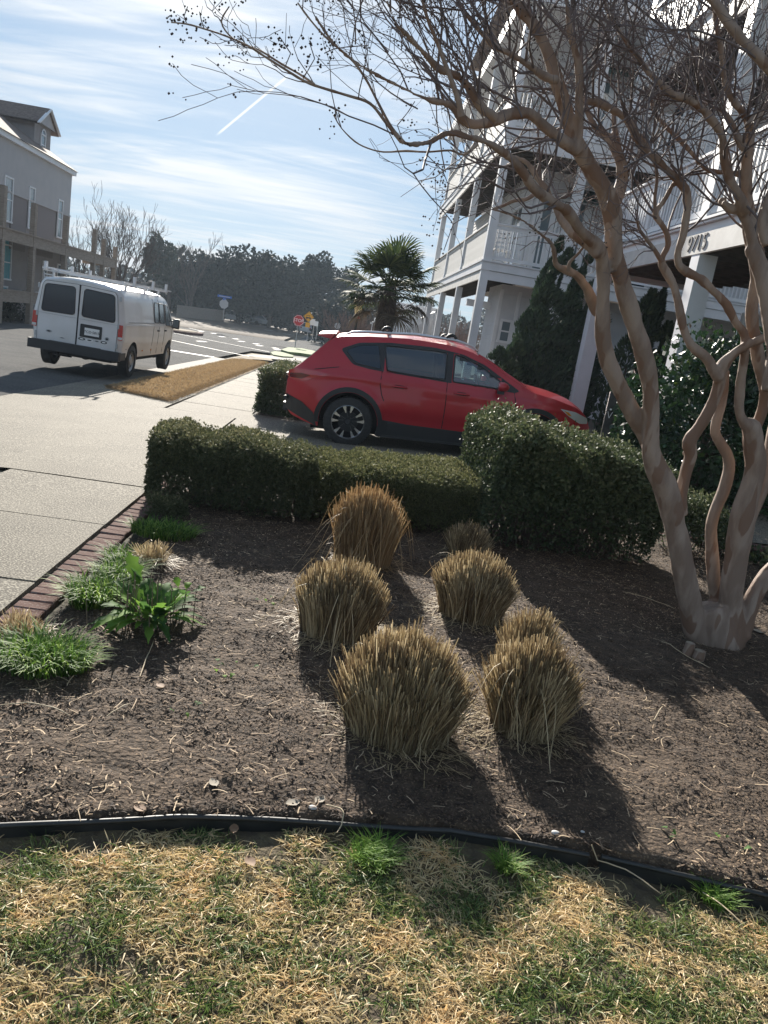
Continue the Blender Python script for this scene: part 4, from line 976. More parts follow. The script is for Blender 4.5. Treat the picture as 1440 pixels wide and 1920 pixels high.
    for i in range(nbranch):
        t = random.uniform(.12, .88); c, a, d = cen(t); x, y = xy(c + random.uniform(-.4, .4) * w(t), a + random.uniform(-.4, .4) * w(t))
        grow((x, y, zg(c, a) - .02), (random.gauss(0, .3), random.gauss(0, .3), 1), z1(t) * random.uniform(.3, .45), .005, 1, segs, [], up=.1, wig=.25, nseg=3, kids=(2, 3), rmin=.0018)
    segmesh('stem', segs, twigm, root, 4, 'stuff')
    return root
# front row of three clipped hedges
hedgem2 = mat('hedge_needles_olive', (.05, .08, .03), .7, attr=[(.05, .058, .028), (.10, .115, .05), (.17, .18, .08), (.36, .33, .17)], translucent=.25, spec=.2)
C1 = G(275, 958)[:2]; C2 = G(905, 1005)[:2]
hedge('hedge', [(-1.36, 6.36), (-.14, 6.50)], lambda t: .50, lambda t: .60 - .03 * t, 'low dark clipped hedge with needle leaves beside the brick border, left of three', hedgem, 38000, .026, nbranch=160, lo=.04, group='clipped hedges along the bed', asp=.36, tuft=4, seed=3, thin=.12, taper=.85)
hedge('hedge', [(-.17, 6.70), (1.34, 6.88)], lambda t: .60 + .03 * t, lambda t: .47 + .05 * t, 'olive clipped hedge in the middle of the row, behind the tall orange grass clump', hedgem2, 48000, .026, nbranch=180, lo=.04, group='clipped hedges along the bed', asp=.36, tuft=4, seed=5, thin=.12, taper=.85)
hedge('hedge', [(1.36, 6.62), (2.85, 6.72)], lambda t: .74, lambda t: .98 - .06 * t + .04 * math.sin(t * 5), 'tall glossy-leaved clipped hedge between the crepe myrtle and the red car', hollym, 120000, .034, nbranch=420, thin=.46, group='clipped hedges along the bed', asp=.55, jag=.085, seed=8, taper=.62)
hedge('hedge', [(3.30, 7.0), (3.95, 6.95)], lambda t: .30, lambda t: .62 - .22 * t, 'small ragged hedge end with light leaves seen between the crepe myrtle stems', hollym, 7000, .034, nbranch=60, thin=.2, asp=.55, jag=.09, seed=9)
hedge('hedge', [(-.92, 13.2), (-.95, 17.5)], lambda t: .38, lambda t: .80, 'rounded clipped hedge with pale top beside the sidewalk, behind the red car tail', hollym, 42000, .045, nbranch=120, lo=.05, asp=.5, jag=.05, seed=11)
tag(hedge('low_shrub', [(-1.16, 5.55), (-1.05, 5.75)], lambda t: .10, lambda t: .17, 'tiny brownish shrub at the foot of the left hedge by the bricks', hedgem, 1500, .022, nbranch=20, asp=.35, tuft=3, seed=13, cat='shrub'))
# ---- cut ornamental grasses
def stems(base, R, Hh, n, m, label, cat='ornamental grass', name='grass_clump', lean=.28, width=.0021, droop=.02, loose=26, dome=.22, group='cut-back ornamental grasses', ry=None, rbias=0, messy=.028, cutj=.06):
    x0, y0 = base; c0, a0 = ca(x0, y0); z0 = bedz(x0, y0) - .012; root = thing(name, (x0, y0, z0), label, cat, group)
    ry = ry or R; t = rng.random(n) * 6.2832; rad = np.sqrt(rng.random(n)); bx_ = np.cos(t) * rad; by_ = np.sin(t) * rad; lean = lean * .62
    B = np.column_stack([x0 + bx_ * R * .86, y0 + by_ * ry * .86, np.full(n, z0)]); top = Hh * (1 - (dome + .16) * rad ** 2.6) * (1 - .16 * rng.random(n) ** 1.5) * (1 + rng.normal(size=n) * cutj) + .02 * np.sin(B[:, 0] * 40) * np.cos(B[:, 1] * 37)
    out = np.column_stack([bx_, by_]) * np.array([R, ry]) * lean + rng.normal(size=(n, 2)) * messy
    k = 4; T = np.linspace(0, 1, k); PP = np.zeros((n, k, 3))
    PP[:, :, :2] = B[:, None, :2] + out[:, None, :] * (T ** 1.4)[None, :, None]; PP[:, :, 2] = z0 + top[:, None] * T[None]
    PP[:, 1:3, :2] += rng.normal(size=(n, 2, 2)) * .004
    PP[:, :, 2] -= droop * (T ** 3)[None] * (rad ** 2)[:, None]
    side = unit(np.column_stack([rng.normal(size=n), rng.normal(size=n) * .6, np.zeros(n)]))
    patchn = np.array([noise.noise(Vector((u * 9, v * 9, 3))) for u, v in B[:, :2]])
    r = np.clip(.44 + .36 * rng.normal(size=n) + .5 * patchn + rbias, 0, 1)
    strips('stem', PP, np.full((n, k), width) * (.6 + .8 * rng.random((n, 1))) * np.array([[.8, 1, 1, .8]]), side, m, root, r)
    loose = int(loose * .4)
    nt_ = int(420 * R / .25); t = rng.random(nt_) * 6.2832; rd = R * (.55 + .75 * rng.random(nt_)); hx_ = t + rng.normal(size=nt_) * .9; l = .04 + .13 * rng.random(nt_) ** 2; k = 4; T = np.linspace(0, 1, k); PP = np.zeros((nt_, k, 3))
    PP[:, :, 0] = (x0 + np.cos(t) * rd)[:, None] + (np.cos(hx_) * l)[:, None] * T[None]; PP[:, :, 1] = (y0 + np.sin(t) * rd)[:, None] + (np.sin(hx_) * l)[:, None] * T[None]
    PP[:, :, 2] = z0 + .02 + (rng.random(nt_) * .07 * np.clip(1.2 - rd / R, 0, 1))[:, None] + (rng.random(nt_) * .012)[:, None] * np.sin(T * 3.14)[None]
    strips('thatch', PP, np.full((nt_, k), .0016), unit(np.column_stack([-np.sin(hx_), np.cos(hx_), np.zeros(nt_)])), m, root, .25 + .7 * rng.random(nt_))
    if loose:   # bent loose blades
        t = rng.random(loose) * 6.2832; dx, dy = np.cos(t), np.sin(t); ln = Hh * (.6 + .6 * rng.random(loose)); k = 7; T = np.linspace(0, 1, k)
        PP = np.zeros((loose, k, 3)); bx_ = x0 + dx * R * .75; by_ = y0 + dy * ry * .75; zs = z0 + Hh * (.1 + .8 * rng.random(loose))
        PP[:, :, 0] = bx_[:, None] + dx[:, None] * ln[:, None] * T[None] * .55 + rng.normal(size=(loose, 1)) * .08 * (T ** 2)[None]; PP[:, :, 1] = by_[:, None] + dy[:, None] * ln[:, None] * T[None] * .55 + rng.normal(size=(loose, 1)) * .08 * (T ** 2)[None]
        PP[:, :, 2] = np.maximum(zs[:, None] + .12 * ln[:, None] * np.sin(T * 2.2)[None] - .9 * ln[:, None] * (T ** 2)[None], z0 + .015)
        strips('loose_blade', PP, np.full((loose, k), .0018), unit(np.column_stack([-dy, dx, np.zeros(loose)])), m, root, .6 + .4 * rng.random(loose))
    return root
stems((.20, 2.99), .26, .43, 5600, strawm, 'largest and nearest cut-back tan grass clump, broad domed top', width=.0022, loose=40, dome=.30)
stems((.77, 3.18), .17, .42, 3800, strawm, 'green-tinged cut grass clump right of the nearest one, shaggy right side', lean=.55, messy=.03, loose=60, rbias=-.06, cutj=.06, dome=.25)
stems((.86, 3.78), .13, .34, 1000, strawm, 'small cut grass clump directly behind the shaggy one', lean=.5, messy=.03, loose=26, cutj=.05)
stems((.62, 4.50), .22, .40, 3800, strawm, 'round straw-coloured grass clump in the middle of the right row', lean=.48, messy=.022, loose=40)
stems((-.15, 3.90), .23, .40, 3800, strawm, 'tan grass clump in the left row with blades splayed on its left side', lean=.40, messy=.018, loose=60)
stems((-.10, 5.28), .235, .54, 3800, orangem, 'tall orange-brown grass clump in front of the middle hedge', lean=.18, messy=.035, loose=110, dome=.06, droop=.05, width=.0024)
stems((.70, 5.92), .17, .27, 900, strawm, 'small dull grass clump tucked against the hedges', lean=.4, loose=20)
stems(tuple(GW(38, 1190).xy), .09, .16, 260, strawm, 'short bright straw tuft at the left picture edge beside the bricks', name='straw_tuft', cat='grass tuft', group=None, lean=.8, loose=12, rbias=.3, width=.002)
stems(tuple(GW(285, 1058).xy), .09, .15, 240, strawm, 'small yellow straw tuft among the green tufts near the leafy weed', name='straw_tuft', cat='grass tuft', group=None, lean=.9, loose=10, rbias=.2, width=.002)
# ---- green tufts of lily turf
def tuft(base, R, ln, n, label, ry=None, m=greenm, width=.0028, up=1.0):
    x0, y0 = base; z0 = bedz(x0, y0); root = thing('lilyturf', (x0, y0, z0), label, 'grass plant', 'green tufts along the brick border'); ry = ry or R
    t = rng.random(n) * 6.2832; rad = np.sqrt(rng.random(n)); B = np.column_stack([x0 + np.cos(t) * rad * R, y0 + np.sin(t) * rad * ry, np.full(n, z0)])
    t2 = rng.random(n) * 6.2832; o = np.column_stack([np.cos(t2), np.sin(t2)]) * .7 + np.column_stack([np.cos(t), np.sin(t)]) * rad[:, None] * .8
    l = ln * (.55 + .6 * rng.random(n)); k = 5; T = np.linspace(0, 1, k); PP = np.zeros((n, k, 3))
    PP[:, :, :2] = B[:, None, :2] + o[:, None] * (l[:, None] * (T ** 1.6)[None] * .62)[..., None]; PP[:, :, 2] = z0 + l[:, None] * (T * up - .42 * T ** 2.6)[None]
    strips('blade', PP, (width * (.7 + .6 * rng.random(n)))[:, None] * np.array([[.7, 1, .95, .7, .1]]), unit(np.column_stack([-o[:, 1], o[:, 0], np.zeros(n)])), m, root, np.clip(rng.random(n) ** 1.3, 0, 1))
p = GW(60, 1262); tuft((p.x, p.y + .10), .20, .17, 1100, 'bright green lily turf tuft at the left edge, nearest of the tufts', ry=.15)
p = GW(165, 1135); tuft((p.x, p.y + .10), .13, .19, 750, 'green lily turf tuft against the bricks, left of the leafy weed', ry=.16)
p = GW(205, 1105); tuft((p.x, p.y + .16), .11, .17, 500, 'narrow green tuft behind and left of the leafy weed')
p = GW(300, 1012); tuft((p.x, p.y + .06), .22, .14, 900, 'sunlit green tuft nearest the left hedge', ry=.14)
p = GW(232, 1052); tuft((p.x, p.y + .05), .13, .13, 420, 'thin green tuft spilling over the bricks between two denser tufts')
# ---- the broad-leaved weed and small sprigs
def broadleaf(base, n, ln, label, name='leafy_weed', spikes=0, w=.28, flat=.5):
    x0, y0 = base; z0 = bedz(x0, y0); root = thing(name, (x0, y0, z0), label, 'weed'); 
    for i in range(n):
        t = random.uniform(0, 6.283); l = ln * random.uniform(.55, 1.1); el = random.uniform(flat, 1.45); k = 9; m_ = MB(); vs = []; ri = []
        d = Vector((math.cos(t), math.sin(t), 0)); s = Vector((-d.y, d.x, 0)); o = Vector((x0, y0, z0)) + d * random.uniform(0, .05); wv = random.uniform(.6, 1.3)
        for j in range(k + 1):
            u = j / k; hgt = l * (math.sin(el) * u - .55 * u * u * (1.4 - el * .5)); p = o + d * (l * math.cos(el * .8) * u + .02) + Vector((0, 0, max(.008, hgt + .02)))
            ww = l * w * (math.sin(max(0, (u - .25) / .75) ** .8 * math.pi) * .5 + .03) * (1 + .3 * math.sin(j * 2.6 * wv)); cup = ww * .35
            vs += [p - s * ww + Vector((0, 0, cup)), p, p + s * ww + Vector((0, 0, cup * random.uniform(.3, 1.2)))]
        m_.add(vs, [(j * 3 + q, j * 3 + q + 1, (j + 1) * 3 + q + 1, (j + 1) * 3 + q) for j in range(k) for q in (0, 1)])
        m_.build('leaf', random.choice([weedm, weedm, weedm2]), root, smooth=60, fix=False)
    for i in range(spikes):
        q = Vector((x0 + random.gauss(0, .10), y0 + random.gauss(0, .08), z0)); MB().tube([q, q + Vector((random.gauss(0, .015), random.gauss(0, .015), random.uniform(.12, .24)))], [.0028, .002], 5).build('dead_stalk', MATS['dead_stalk'], root)
    return root
weedm = mat('weed_leaf', (.045, .10, .03), .7, spec=.15, col2=(.10, .20, .05), scale=12, translucent=.4); weedm2 = mat('weed_leaf_pale', (.12, .24, .04), .7, (.20, .34, .06), 12, spec=.15, translucent=.45); mat('dead_stalk', (.16, .12, .08), .8)
p = GW(265, 1190); broadleaf((p.x, p.y + .12), 95, .30, 'large leafy green weed with upright crinkled leaves near the brick border', spikes=34, w=.17, flat=.5)
p = GW(255, 1120); broadleaf((p.x - .01, p.y + .02), 6, .36, 'few tall pale leaves standing up behind the large weed', w=.22, flat=4)
p = GW(345, 1120); broadleaf((p.x, p.y), 14, .12, 'small yellow-green weed at the right of the large leafy weed', w=.4)
for i, (x, y, lb) in enumerate(((447, 1262, 'single bright green sprig lying on open mulch left of the clumps'), (410, 1262, 'flat green sprig left of the bright one on open mulch'), (345, 1335, 'pale mossy sprig below the leafy weed'), (505, 1135, 'tiny green sprig between the leafy weed and the tan clump'), (1275, 1595, 'small yellow-green sprig near the edging at the right'), (1345, 1600, 'smallest yellow-green sprig near the edging at the right'))):
    p = GW(x, y); broadleaf((p.x, p.y), 4, .045, lb, name='sprig', w=.45, flat=.1)
tuftlab = ('bright green grass tuft in the lawn just below the edging, near the middle', 'bright green grass tuft in the lawn below the joint of the edging', 'green grass tuft in the lawn at the right under the edging')
for (x, y, R, n), lb in zip(((700, 1622, .07, 420), (945, 1640, .035, 160), (1340, 1700, .05, 220)), tuftlab):
    q = GW(x, y, -.06); t_ = thing('lawn_tuft', (q.x, q.y, lawnz(q.x, q.y)), lb, 'grass tuft'); th = rng.random(n) * 6.283; rd = R * np.sqrt(rng.random(n)); l = .05 + .045 * rng.random(n); T = np.linspace(0, 1, 4); t2 = rng.random(n) * 6.283
    PP = np.zeros((n, 4, 3)); PP[:, :, 0] = (q.x + np.cos(th) * rd)[:, None] + (np.cos(t2) * l)[:, None] * (T ** 1.5)[None] * .8; PP[:, :, 1] = (q.y + np.sin(th) * rd)[:, None] + (np.sin(t2) * l)[:, None] * (T ** 1.5)[None] * .8
    PP[:, :, 2] = lawnz(q.x, q.y) + l[:, None] * (T - .35 * T ** 2)[None]; strips('blade', PP, np.array([[.0018, .0018, .0014, .0002]]) * np.ones((n, 1)), unit(np.column_stack([-np.sin(t2), np.cos(t2), np.zeros(n)])), greenm, t_, .3 + .6 * rng.random(n))
# ---- fallen leaves, pale wood chips, pebbles, sticks that can be told apart
leafbrown = mat('fallen_leaf', (.20, .11, .06), .7, (.30, .19, .11), 30, translucent=.2); paper = mat('pale_bark_piece', (.30, .26, .20), .8); pebm = mat('pebble', (.55, .54, .52), .8, (.4, .4, .38), 20)
def fallen(x, y, s, lb, m=leafbrown, dz=0, name='fallen_leaf', cat='leaf'):
    q = GW(x, y, dz); z = (bedz(q.x, q.y) if q.y > edge_y(q.x) else lawnz(q.x, q.y) + .02) + .005; r = thing(name, (q.x, q.y, z), lb, cat); t = random.uniform(0, 6.28); m_ = MB(); vs = []
    for j in range(6):
        u = j / 5 - .5; w_ = .30 * s * max(0, math.cos(u * math.pi)) ** .8 + .002; cz = .10 * s * (u * u) * random.uniform(.5, 1.6)
        for v in (-1, 0, 1): a_ = Vector((u * s, v * w_, cz + abs(v) * .07 * s * random.uniform(.4, 1.2))); vs.append(Matrix.Rotation(t, 3, 'Z') @ a_ + Vector((q.x, q.y, z)))
    m_.add(vs, [(j * 3 + k, j * 3 + k + 1, j * 3 + k + 4, j * 3 + k + 3) for j in range(5) for k in (0, 1)]); m_.build('blade', m, r, smooth=60, fix=False)
for x, y, s, lb in ((1122, 1150, .04, 'orange fallen leaf in the shade left of the crepe myrtle base'), (1035, 1060, .035, 'curled tan leaf in the shade right of the small clump'), (1175, 1068, .03, 'small tan leaf under the tall hedge'), (598, 1508, .05, 'pale curled leaf on mulch just above the edging'), (548, 1512, .055, 'flat pale leaf resting beside the edging, left of the pebble'), (400, 1475, .05, 'papery pale leaf on open mulch lower left'), (262, 1520, .05, 'brown leaf standing against the edging'), (300, 1290, .05, 'brown leaf at the right end of the nearest green tuft'), (470, 1608, .05, 'brown curled leaf on the lawn under the edging'), (440, 1545, .045, 'reddish leaf lying on top of the edging'), (1420, 1185, .09, 'pale grey leaf right of the crepe myrtle base'), (35, 1320, .06, 'brown leaf at the left edge below the green tuft'), (1240, 1000, .04, 'tan leaf below the tall hedge near the first stem')):
    fallen(x, y, s, lb, m=paper if 'pale' in lb else leafbrown)
def blob(x, y, s, lb, m, name, cat, dz=0):
    q = GW(x, y, dz); z = bedz(q.x, q.y) if q.y > edge_y(q.x) else lawnz(q.x, q.y); r = thing(name, (q.x, q.y, z), lb, cat); bm = bmesh.new(); bmesh.ops.create_icosphere(bm, subdivisions=2, radius=1)
    for v in bm.verts: v.co = Vector((v.co.x * s, v.co.y * s * .7, v.co.z * s * .45)) * (1 + .15 * noise.noise(v.co * 2 + Vector((x, y, 0)))) + Vector((0, 0, s * .35))
    me = bpy.data.meshes.new('stone'); bm.to_mesh(me); bm.free(); me.polygons.foreach_set('use_smooth', [True] * len(me.polygons)); finish(me, 'stone', m, r)
blob(585, 1522, .016, 'small white pebble by the edging, left of centre', pebm, 'pebble', 'pebble'); blob(1040, 1568, .016, 'white pebble beside the edging joint', pebm, 'pebble', 'pebble'); blob(1145, 1205, .02, 'tan stone at the edge of the shade', soil, 'stone', 'stone'); blob(1090, 1570, .008, 'tiny grey pebble right of the white one by the joint', pebm, 'pebble', 'pebble')
def stick(x0, y0, x1, y1, lb, bend=.06, r=.0022, m=None, dz=0):
    p, q = GW(x0, y0, dz), GW(x1, y1, dz); root = thing('dry_stalk', tuple(p), lb, 'dry stalk'); d = q - p; s = Vector((-d.y, d.x, 0)); pts = []
    for i in range(9):
        t = i / 8; v = p + d * t + s * bend * math.sin(t * math.pi); b_ = bedz(v.x, v.y) if v.y > edge_y(v.x) else lawnz(v.x, v.y) + .02; pts.append((v.x, v.y, b_ + .010 + .012 * math.sin(t * math.pi)))
    MB().tube(pts, [r] * 8 + [r * .5], 6).build('stalk', m or MATS['pale_straw'], root, smooth=60)
mat('pale_straw', (.42, .33, .20), .7, (.52, .42, .27), 8)
for a_ in ((262, 1275, 288, 1205, 'straight pale stalk in the shadow of the leafy weed', .0), (0, 1322, 130, 1345, 'long thin stalk at the left edge below the green tuft', .03), (200, 1350, 245, 1325, 'short pale stalk on open mulch left', .02), (1170, 1115, 1265, 1140, 'pale bowed stalk in the shade left of the crepe myrtle', .12), (1240, 1205, 1330, 1258, 'long pale curved stalk below the crepe myrtle base', -.10), (1225, 1355, 1242, 1328, 'short bright stalk on sunlit mulch at the right', .0), (1105, 1600, 1240, 1665, 'long straw stalk lying over the lawn right of the edging joint', .05), (1320, 1665, 1395, 1735, 'straight straw stalk on the lawn at the lower right', .0), (430, 1100, 480, 1118, 'brown stalk on mulch right of the leafy weed', .0), (610, 1520, 632, 1558, 'hooked straw loop hanging over the edging', .35)): stick(*a_[:5], bend=a_[5])
# sawn stump stubs by the tree
for x, y, r_, h_, lb in ((1288, 1228, .030, .07, 'short sawn stub at the left foot of the crepe myrtle'), (1308, 1235, .034, .055, 'wider sawn stub in front of the crepe myrtle base')):
    q = GW(x, y); z = bedz(q.x, q.y); s = thing('stump', (q.x, q.y, z), lb, 'stump'); MB().tube([(q.x, q.y, z - .02), (q.x + .004, q.y, z + h_ * .6), (q.x + .002, q.y, z + h_)], [r_ * 1.1, r_, r_ * .92], 10).build('stub', bark, s, smooth=40); MB().lathe([(0, 0), (r_ * .9, 0)], 10, Matrix.Translation((q.x + .002, q.y, z + h_ + .001))).build('cut_face', paper, s)
